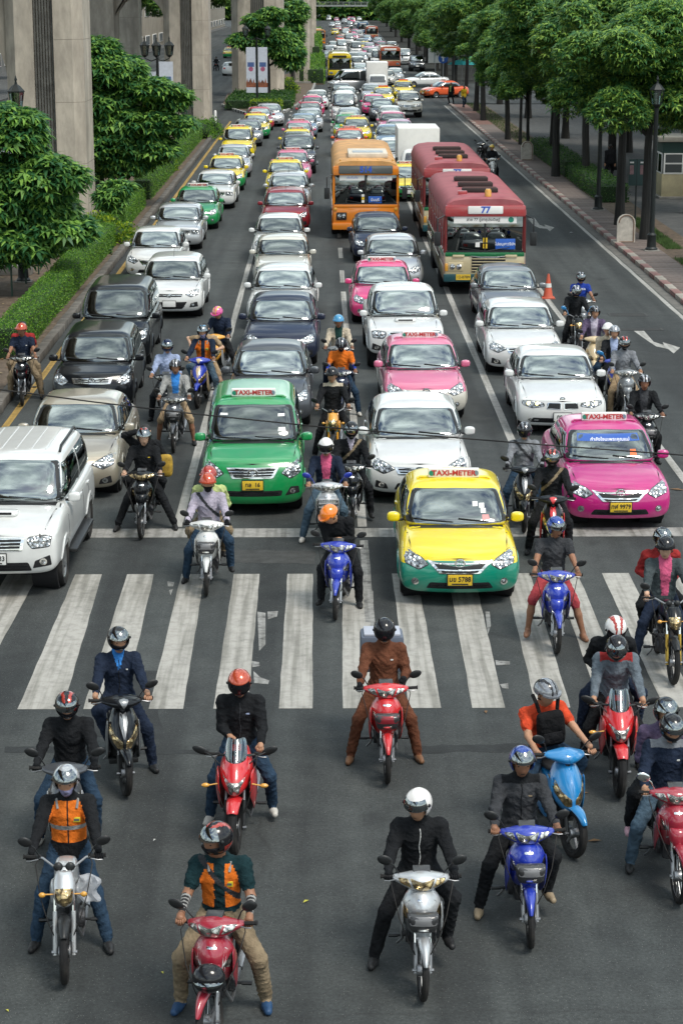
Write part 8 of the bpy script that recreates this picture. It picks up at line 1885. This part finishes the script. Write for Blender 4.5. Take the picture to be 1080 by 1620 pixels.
rider(b, 'scooter', 'rider in a navy jacket under a pink helmet', top='navy', legs='black', helmet=('half', 'pink', 'yellow', 'none'), head=(-18, 34, 0), lean=10, feet=[(-.2, .6, .33), (.42, .78, 0)], neckf=.06)
b = bike('underbone', 'black', 'maroon', 36, 642, 'black motorcycle waiting on the yellow line by the kerb', yaw=5)
rider(b, 'underbone', 'rider in a navy polo with metallic red helmet by the kerb', top='navy', legs='khaki', sleeve='short', helmet=('half', 'redorange', None, 'none'), head=(-18, 8, 0), lean=2, skin='brown', feet=[(-.3, .7, 0), (.40, .72, 0)], pockets=True)
pillion(b, 'underbone', 'bareheaded passenger in a dull red shirt and sunglasses', top='red', legs='khaki', sleeve='short', hair=True, skin='brown', head=(10, 0, 0), feet=[(-.24, 1.0, .3), (.38, .85, .2)])
b = bike('scooter', 'black', 'grey', 828, 842, 'black and grey scooter left of the magenta taxi', yaw=-4)
rider(b, 'scooter', 'rider in a pale grey shirt with dark helmet and black strap', top='grey', legs='jeans', helmet=('full', 'black', 'grey', 'down'), strap=1.0, glove='black', head=(0, 10, 0), lean=2, feet=[(-.34, .72, 0), (.2, .5, .33)])
b = bike('scooter', 'black', 'bright', 0, 0, 'black and red scooter beside the magenta taxi door', at=hb_at(872, 792), yaw=-4)
rider(b, 'scooter', 'rider all in black with tan sling on the black and red scooter', top='black', legs='black', helmet=('full', 'black', 'red', 'tilt'), mask='black', strap=-1.0, glove='black', head=(-4, 10, 0), lean=4, feet=[(-.36, .70, 0), (.3, .7, 0)])
b = bike('underbone', 'black', 'grey', 0, 0, 'black motorcycle with a deep basket at the front of the kerb-lane cluster', at=hb_at(1024, 660), basket=5)
rider(b, 'underbone', 'rider in an open black jacket at the front of the kerb-lane cluster', top='black', legs='black', inner='charcoal', helmet=('open', 'black', 'silver', 'none'), head=(0, 8, 0), lean=2, skin='brown')
b = bike('underbone', 'grey', 'grey', 992, 668, 'grey motorcycle wedged between the kidney-grille saloon and the cluster')
rider(b, 'underbone', 'rider in a light grey hooded top with dark helmet', top='grey', legs='tan', helmet=('full', 'black', 'red', 'tilt'), mask='black', head=(0, 12, 0), lean=4, hood=True)
b = bike('scooter', 'royal', 'silver', 972, 648, 'blue and silver retro scooter in the kerb-lane cluster', yaw=-4, mirm=PAINTS['cyan'])
rider(b, 'scooter', 'rider in a black jacket over pale blue on the retro scooter', top='black', legs='black', inner='paleblue', helmet=('open', 'grey', 'silver', 'none'), head=(0, 8, 0), lean=0)
pillion(b, 'scooter', 'passenger in a beige top behind the retro scooter rider', top='beige', legs='jeans', helmet=('half', 'white', None, 'none'), head=(-10, 4, 0), pelvis=(-.12, 1.34, .88))
b = bike('scooter', 'sand', 'sand', 938, 608, 'cream retro scooter beside the white saloon', yaw=-6)
rider(b, 'scooter', 'rider in a purple jacket on the cream retro scooter', top='purple', legs='black', inner='lilac', helmet=('open', 'black', 'grey', 'none'), head=(14, 8, 0), lean=2, skin='tan')
b = bike('naked', 'black', 'grey', 914, 568, 'black street motorcycle with blue mirrors behind the cream scooter', mirm=PAINTS['cyan'])
rider(b, 'naked', 'rider in black with a navy helmet ducking behind the cream scooter', top='black', legs='black', helmet=('full', 'navy', 'silver', 'tilt'), head=(0, 24, 0), lean=10, neckf=.06)
b = bike('underbone', 'grey', 'orange', 922, 540, 'grey motorcycle at the back of the kerb-lane cluster')
rr = rider(b, 'underbone', 'rider in a royal blue lettered T-shirt at the back of the cluster', top='royal', legs='black', sleeve='short', helmet=('full', 'black', 'grey', 'tilt'), head=(0, 10, 0), lean=2, skin='brown', feet=[(-.36, .7, 0), (.36, .7, 0)])
text('shirt_text', 'OSUKA', .075, (0, .805, 1.27), (R(86), 0, 0), WHITETXT, rr, .001)
b = bike('underbone', 'white', 'grey', 779, 286, 'white motorcycle passing the second red bus', group='motorcycles waiting at the lights')
rider(b, 'underbone', 'rider with a yellow helmet passing the second red bus', top='black', legs='black', helmet=('half', 'yellow', None, 'none'), head=(-6, 4, 0), res=.02)
b = bike('underbone', 'black', 'grey', 757, 258, 'black motorcycle without a rider beside the second red bus', yaw=-20)
c = g(342, 112); b = bike('underbone', 'black', 'maroon', 0, 0, 'black motorcycle riding away beyond the viaduct', at=(c.x, c.y + 1.2, 0), yaw=180)
rider(b, 'underbone', 'rider in black riding away beyond the viaduct', top='black', legs='black', helmet=('half', 'black', None, 'none'), res=.022)
def walker(px, py, label, **kw):
 c = g(px, py); return person('person', label, (c.x, c.y, .1), kw.pop('yaw', 0), pelvis=(0, 0, .93), lean=2, hands=kw.pop('hands', [(-.25, -.05, .82), (.25, .08, .82)]), feet=kw.pop('feet', [(-.09, -.16, 0), (.10, .18, .02)]), hand_pose=('flat', 'flat'), elbows=[(-.2, 1, 0), (.2, 1, 0)], grp='people on the pavement', res=.018, **kw)
walker(963, 289, 'dark-clothed pedestrian walking away on the side path', top='black', legs='black', hair=True, yaw=180)
walker(733, 172, 'pedestrian in a yellow vest at the kerb', top='yellow', legs='jeans', hair=True, yaw=30)
walker(713, 166, 'person in dark uniform at the kerb near the orange taxi', top='black', legs='black', hair=True, yaw=-40, inner='lime')
walker(776, 152, 'pedestrian in grey standing on the side path under the trees', top='grey', legs='black', hair=True, yaw=60)
# street furniture
IRON = mat('cast_iron', (.012, .016, .016), .5, spec=.4, var=.3)
LGLASS = glassmat('lantern_glass', (.45, .5, .45), .12)
def lantern(root, c, s=1.0):
 c = Vector(c); q = MB()
 q.lathe([(.05 * s, 0), (.16 * s, .10 * s), (.17 * s, .13 * s)], c, 'z', 6); q.lathe([(.27 * s, .62 * s), (.28 * s, .66 * s), (.14 * s, .82 * s), (.05 * s, .88 * s), (.03 * s, .98 * s), (.05 * s, 1.02 * s), (0, 1.18 * s)], c, 'z', 6)
 for k in range(6):
  a = k * math.pi / 3; q.tube([c + Vector((.17 * s * math.cos(a), .17 * s * math.sin(a), .12 * s)), c + Vector((.245 * s * math.cos(a), .245 * s * math.sin(a), .63 * s))], .014 * s, 5)
 o = q.obj('lantern', [IRON], root)
 q = MB(); q.lathe([(.16 * s, .13 * s), (.235 * s, .62 * s)], c, 'z', 6); q.obj('lantern_glass', [LGLASS], o)
def lamp_post(px, py, label, h=5.2, lamps=((0, 0),), s=1.0, banners=None):
 c = g(px, py); r = empty('lamp_post', (c.x, c.y, .08), label=label, category='street lamp', group='cast iron lamp posts')
 q = MB(); q.lathe([(.22, 0), (.22, .12), (.17, .18), (.15, .55), (.17, .60), (.09, .68), (.075, h - .1), (.10, h)], (0, 0, 0), 'z', 12); q.obj('post', [IRON], r)
 q = MB(); q.rbox((0, 0, .02), (.55, .55, .12), .03); q.obj('footing', [CONC], r)
 for (x, y) in lamps:
  if x or y:
   q = MB(); q.tube([(0, 0, h - .1), (x * .5, y * .5, h - .22), (x, y, h - .05), (x, y, h + .02)], .03, 7); q.obj('bracket', [IRON], r)
  lantern(r, (x, y, h), s)
 for (x0, x1, z0, z1, top) in banners or ():
  q = MB(); q.box(((x0 + x1) / 2, -.04, (z0 + z1) / 2), (x1 - x0, .015, z1 - z0)); b_ = q.obj('banner', [mat('banner_white', (.56, .60, .68), .7, var=.12)], r)
  cx = (x0 + x1) / 2; hh = z1 - z0
  q = MB(); q.box((cx, -.05, z0 + hh * .30), (x1 - x0, .004, hh * .02))
  rd_ = random.Random(int(x0 * 10) + 3); pts = []
  n = 9
  poly = [(x0, z0 + hh * .12)] + [(x0 + (x1 - x0) * k / n, z0 + hh * (.20 + (.14 if k % 3 == 1 else .02) * rd_.uniform(.6, 1))) for k in range(n + 1)] + [(x1, z0 + hh * .12)]
  bm = bmesh.new(); bm.faces.new([bm.verts.new((x, -.050, z)) for x, z in poly]); bmesh.ops.triangulate(bm, faces=bm.faces); me = bpy.data.meshes.new('skyline_print'); bm.to_mesh(me); bm.free(); link('skyline_print', me, mat('print_sunset', (.30, .10, .05), .7, var=.6, vscale=6), b_)
  q = MB(); q.box((cx, -.0505, z0 + hh * .62), ((x1 - x0) * .7, .004, hh * .10)); q.obj('title_print', [mat('print_blue', (.08, .14, .34), .7, var=.5, vscale=18)], b_)
  q = MB(); q.lathe([((x1 - x0) * .25, 0), ((x1 - x0) * .25, -.003), (0, -.003)], (cx, -.0505, z0 + hh * .52), 'y', 14); q.obj('round_print', [mat('print_rose', (.45, .12, .22), .7, var=.6, vscale=12)], b_)
 return r
lamp_post(38, 452, 'lamp post with one lantern rising out of the corner tree', 5.3, ((0, 0),), .95, banners=[(-.75, -.08, 2.3, 4.2, 1), (.08, .75, 2.3, 4.2, 1)])
lamp_post(252, 228, 'lamp post with three lanterns and banners in front of the second pier', 5.15, ((-.75, 0), (.0, -.5), (.75, 0)), 1.1, banners=[(-.95, -.1, 1.6, 4.3, 1), (.1, .95, 2.2, 4.9, 1)])
lamp_post(407, 172, 'lamp post carrying two long banners on the kerbed island', 5.6, ((-.9, 0), (.9, 0)), 1.0, banners=[(-.86, -.1, 1.2, 4.8, 1), (.1, .86, 1.2, 4.8, 1)])
lamp_post(1029, 402, 'black lamp post nearest the corner on the shop-side pavement', 5.0, ((0, 0),), .95); lamp_post(945, 337, 'black lamp post standing at the end of the long clipped hedge', 5.0, ((0, 0),), .95)
def marker(px, py, label):
 c = g(px, py); r = empty('marker_stone', (c.x, c.y, .1), label=label, category='marker stone', group='white arched marker stones')
 pr2 = [(-.33, 0), (.33, 0), (.33, .75)] + [(.33 * math.cos(a), .75 + .30 * math.sin(a)) for a in np.linspace(0, math.pi, 9)[1:-1]] + [(-.33, .75)]
 q = MB(); q.prism(pr2, 0, .16, 'y'); q.obj('slab', [mat('marker_white', (.52, .48, .42), .8, var=.3, vscale=5, dirt=.4)], r, sharp=30)
 q = MB()
 for k in range(len(pr2) - 1): q.tube([(pr2[k][0] * .82, -.01, pr2[k][1] * .92 + .05), (pr2[k + 1][0] * .82, -.01, pr2[k + 1][1] * .92 + .05)], .022, 5)
 q.obj('rim_moulding', [mat('marker_brown', (.20, .13, .09), .8)], r)
marker(989, 389, 'white arched marker stone beside the leaning avenue tree'); marker(833, 257, 'white arched marker stone at the far end of the clipped hedges')
c = g(1003, 368); r = empty('bus_stop_sign', (c.x, c.y, .1), label='dark double-panel bus stop sign on a slim post', category='sign')
q = MB(); q.tube([(0, 0, 0), (0, 0, 2.7)], .035, 8); q.obj('post', [IRON], r)
q = MB(); q.rbox((0, 0, 2.2), (.62, .06, 1.0), .02); p_ = q.obj('panel', [mat('sign_green', (.02, .05, .05), .5)], r)
for sx in (-1, 1):
 q = MB(); q.box((sx * .2, -.034, 2.3), (.15, .006, .35)); q.obj('notice', [mat('notice_rose', (.30, .17, .18), .6, var=.4, vscale=20)], p_)
 q = MB(); q.box((sx * .2, -.034, 2.58), (.15, .006, .06)); q.obj('arrow_plate', [WHITEP], p_)
c = g(1044, 318); r = empty('booth', (c.x + 1.5, c.y + 1.0, .1), label='cream ticket booth with flat roof and white-framed windows', category='booth')
CRM = mat('booth_cream', (.38, .33, .20), .7, var=.25, vscale=2, dirt=.3)
for nm, cc, dd, mm in (('base', (0, 0, .55), (3.0, 2.2, 1.1), CRM), ('wall_band', (0, 0, 2.25), (3.0, 2.2, .5), mat('booth_green', (.03, .07, .06), .6)), ('roof', (0, 0, 2.62), (3.5, 2.7, .22), mat('booth_roof', (.30, .28, .24), .8, dirt=.4)), ('plinth', (0, 0, .05), (3.2, 2.4, .12), CONC)):
 q = MB(); q.rbox(cc, dd, .03); q.obj(nm, [mm], r)
q = MB(); q.box((0, 0, 1.55), (2.9, 2.1, .95)); q.obj('interior', [MATTE], r)
for k in range(3):
 x = -1.0 + k * 1.0
 q = MB(); q.rbox((x, -1.08, 1.55), (.88, .06, .92), .01); w_ = q.obj('window', [WHITEP], r)
 for zz in (1.35, 1.78):
  q = MB(); q.box((x, -1.115, zz), (.74, .012, .36)); q.obj('pane', [GLASSD], w_)
for k in range(2):
 q = MB(); q.rbox((-1.48, -.5 + k * 1.0, 1.55), (.06, .88, .92), .01); w_ = q.obj('window', [WHITEP], r); q = MB(); q.box((-1.515, -.5 + k * 1.0, 1.55), (.012, .74, .78)); q.obj('pane', [GLASSD], w_)
c = g(866, 472); r = empty('traffic_cone', (c.x, c.y, 0), label='orange traffic cone with a white band beside the grey sedan', category='traffic cone')
q = MB(); q.lathe([(.17, .03), (.14, .10), (.035, .72), (.03, .74), (0, .745)], (0, 0, 0), 'z', 16); q.rbox((0, 0, .02), (.40, .40, .045), .015); q.obj('body', [mat('cone_orange', (.50, .075, .03), .6, dirt=.4)], r)
q = MB(); q.lathe([(.107, .34), (.088, .46)], (0, 0, 0), 'z', 16); q.obj('reflective_band', [mat('cone_white', (.6, .58, .55), .5, dirt=.3)], r)
c = g(341, 200); q = MB(); q.lathe([(.09, 0), (.09, .95), (.06, 1.0), (0, 1.02)], (0, 0, 0), 'z', 12); o = q.obj('bollard', [WHITEP]); o.location = (c.x, c.y, .1); o['label'] = 'short white bollard at the end of the far hedge'; o['category'] = 'bollard'
STK = ['first', 'second', 'third', 'fourth', 'fifth', 'sixth', 'seventh']
for i, (px, py) in enumerate(((20, 475), (62, 440), (42, 455), (142, 330), (153, 318), (173, 316), (182, 308))):
 c = g(px, py); q = MB(); q.tube([(0, 0, 0), (0, 0, 1.5)], .03, 6); q.box((0, 0, 1.5), (.08, .08, .04)); o = q.obj('stake', [mat('stake_green', (.02, .05, .035), .6)]); o.location = (c.x, c.y, .1); o['label'] = '%s dark green stake among the median trees, counted from the crossing' % STK[i]; o['category'] = 'stake'; o['group'] = 'stakes on the median'
pts = [(352, 168), (372, 176), (400, 184), (430, 186), (452, 178), (470, 168), (492, 150), (500, 128), (480, 110), (420, 130), (360, 150)]
poly = [tuple(g(x, y).xy) for x, y in pts]
q = MB(); q.prism(poly, 0, .14, 'z'); isl = q.obj('traffic_island', [SOIL], sharp=30); isl['kind'] = 'structure'
ik_ = MB(); ik_.rbox((0, 0, .1), (.5, .22, .2), .03); ikm = ik_.mesh('kerb_stone'); ikm.materials.append(KWHT); KBLK = mat('kerb_black', (.02, .02, .02), .7, dirt=.3); KW2 = mat('kerb_white2', (.5, .5, .48), .8, dirt=.3)
n_ = 0
for a, b2 in zip(poly[:7], poly[1:8]):
 a, b2 = Vector(a), Vector(b2); L_ = (b2 - a).length; m_ = max(1, int(L_ / .55)); ang = math.atan2((b2 - a).y, (b2 - a).x)
 for k in range(m_):
  p = a.lerp(b2, (k + .5) / m_); o = bpy.data.objects.new('kerb_stone', ikm); COL.objects.link(o); o.parent = isl; o.location = (p.x, p.y, 0); o.rotation_euler = (0, 0, ang); o.material_slots[0].link = 'OBJECT'; o.material_slots[0].material = KBLK if n_ % 2 else KW2; n_ += 1
q = MB(); q.prism([tuple(g(x, y).xy) for x, y in ((470, 134), (512, 134), (508, 60), (497, 30), (480, 30), (470, 60))], 0, .15, 'z'); o = q.obj('far_median', [SOIL], sharp=30); o['kind'] = 'structure'
pts = []
for (x, y) in ((-300, 570), (0, 616), (150, 636), (320, 656), (505, 675), (690, 690), (890, 706), (1080, 720), (1400, 738)):
 d = CM @ Vector(((x - 540) / FPX, (810 - y) / FPX, -1)); t = 13.0 / d.y; pts.append(Vector((0, 0, CAMH)) + d * t)
q = MB(); q.tube(pts, .005, 5); o = q.obj('overhead_cable', [RUBBER], label='thin dark cable strung across the street above the cars', category='cable')
def sign_post(px, py, label, h, face):
 c = g(px, py); r = empty('road_sign', (c.x, c.y, .1), label=label, category='sign'); q = MB(); q.tube([(0, 0, 0), (0, 0, h)], .05, 8); q.obj('post', [STEEL], r)
 q = MB()
 if face == 'round': q.lathe([(.5, .0), (.5, -.04), (0, -.041)], (0, -.06, h), 'y', 20); q.obj('plate', [mat('sign_blue', (.02, .10, .40), .5)], r); q = MB(); q.prism([(-.08, h - .3), (.08, h - .3), (.08, h + .05), (.22, h + .05), (0, h + .34), (-.22, h + .05), (-.08, h + .05)], -.13, -.105, 'y'); q.obj('arrow', [WHITETXT], r)
 else: q.rbox((0, -.06, h - .3), (1.5, .05, 1.5), .02); q.obj('plate', [WHITEP], r); q = MB(); q.box((-.1, -.09, h - .3), (.1, .01, 1.4)); q.obj('plate_line', [mat('sign_grey', (.3, .34, .36), .5)], r)
sign_post(688, 135, 'pale square sign beyond the junction under the trees', 3.2, 'sq'); sign_post(700, 135, 'round blue arrow sign beyond the junction', 2.6, 'round')
for i, (px, py, lb) in enumerate(((722, 135, 'teal parasol over a stall by the far junction'), (738, 128, 'green parasol behind the teal one'))):
 c = g(px, py); r = empty('parasol', (c.x + .5, c.y, .1), label=lb, category='parasol', group='stall parasols'); q = MB(); q.tube([(0, 0, 0), (0, 0, 2.4)], .03, 7); q.obj('pole', [STEEL], r)
 q = MB(); q.lathe([(1.5, 2.0), (1.2, 2.2), (.6, 2.42), (0, 2.5)], (0, 0, 0), 'z', 8); q.obj('canopy', [mat('parasol_%d' % i, ((.02, .30, .30), (.03, .28, .16))[i], .7)], r, sharp=10)
r = empty('footbridge', (0, 700, 0), label='pale footbridge spanning the avenue in the distance', category='footbridge')
BR = mat('bridge_pale', (.26, .28, .27), .8, var=.2)
q = MB(); q.box((4, 0, 5.9), (44, 3, .5)); q.obj('deck', [BR], r)
for y in (-1.4, 1.4):
 q = MB(); q.box((4, y, 7.1), (44, .12, .14)); q.box((4, y, 6.5), (44, .08, .08))
 for k in range(22): q.box((-17 + k * 2, y, 6.6), (.12, .1, 1.1))
 q.obj('railing', [BR], r)
for x in (-14, 24):
 q = MB(); q.box((x, 0, 2.7), (1.2, 1.5, 5.5)); q.obj('pier', [BR], r)
def building(label, x0, x1, y0, y1, h, wallm, rows, cols, sidecols, name='building', face='left'):
 r = empty(name, ((x0 + x1) / 2, (y0 + y1) / 2, 0), label=label, category='building'); dx, dy = (x1 - x0) / 2, (y1 - y0) / 2
 q = MB(); q.rbox((0, 0, h / 2), (dx * 2, dy * 2, h), .1); q.obj('wall', [wallm], r); wg = mat('window_dark', (.03, .04, .045), .12, spec=.7, coat=.6)
 fm_ = {}
 def win(p, d):
  key = tuple(round(v, 3) for v in d)
  if key not in fm_:
   a = MB(); a.rbox((0, 0, 0), d, .02); b = MB(); b.box((0, 0, 0), tuple(v * .86 if v > .3 else v * 1.25 for v in d)); fm_[key] = (a.mesh('window'), b.mesh('pane'))
  f_ = link('window', fm_[key][0], WHITEP, r); f_.location = p; link('pane', fm_[key][1], wg, f_)
 for i in range(rows):
  z = 1.6 + i * (h - 1) / rows
  for k in range(cols): win((-dx + 2 * dx * (k + .5) / cols, -dy - .02, z), (2 * dx / cols * .6, .12, 1.6))
  for k in range(sidecols):
   yy = -dy + 2 * dy * (k + .5) / sidecols
   win(((-dx - .02) if face == 'left' else (dx + .02), yy, z), (.12, 2 * dy / sidecols * .6, 1.6))
 q = MB(); q.rbox((0, 0, h + .1), (dx * 2 + .6, dy * 2 + .6, .4), .05); q.obj('cornice', [wallm], r)
BEI = mat('wall_beige', (.36, .32, .26), .85, var=.25, vscale=.5, dirt=.3); GRYW = mat('wall_grey', (.22, .22, .21), .85, var=.25, vscale=.5, dirt=.3)
building('beige building standing behind the ticket booth and trees', 19.5, 34, 86, 112, 16, BEI, 4, 5, 7)
building('grey building behind the middle of the avenue trees', 25, 42, 122, 172, 18, GRYW, 4, 5, 12)
building('pale building behind the far avenue trees', 28, 50, 222, 330, 20, BEI, 4, 5, 16)
building('grey building far behind the avenue trees', 34, 60, 350, 600, 24, GRYW, 4, 5, 20)
building('shop building across the other carriageway beyond the piers', -58, -38, 90, 260, 16, GRYW, 4, 5, 24, face='right')
building('distant building across the other carriageway', -56, -30, 290, 640, 20, BEI, 4, 5, 24, face='right')
q = MB(); q.box((-34, 300, .06), (12, 640, .12)); o = q.obj('far_pavement', [PAVG], sharp=None); o['kind'] = 'structure'
drop(list(CARP.values()) + list(BIKEP.values())); bpy.data.scenes.remove(TS)
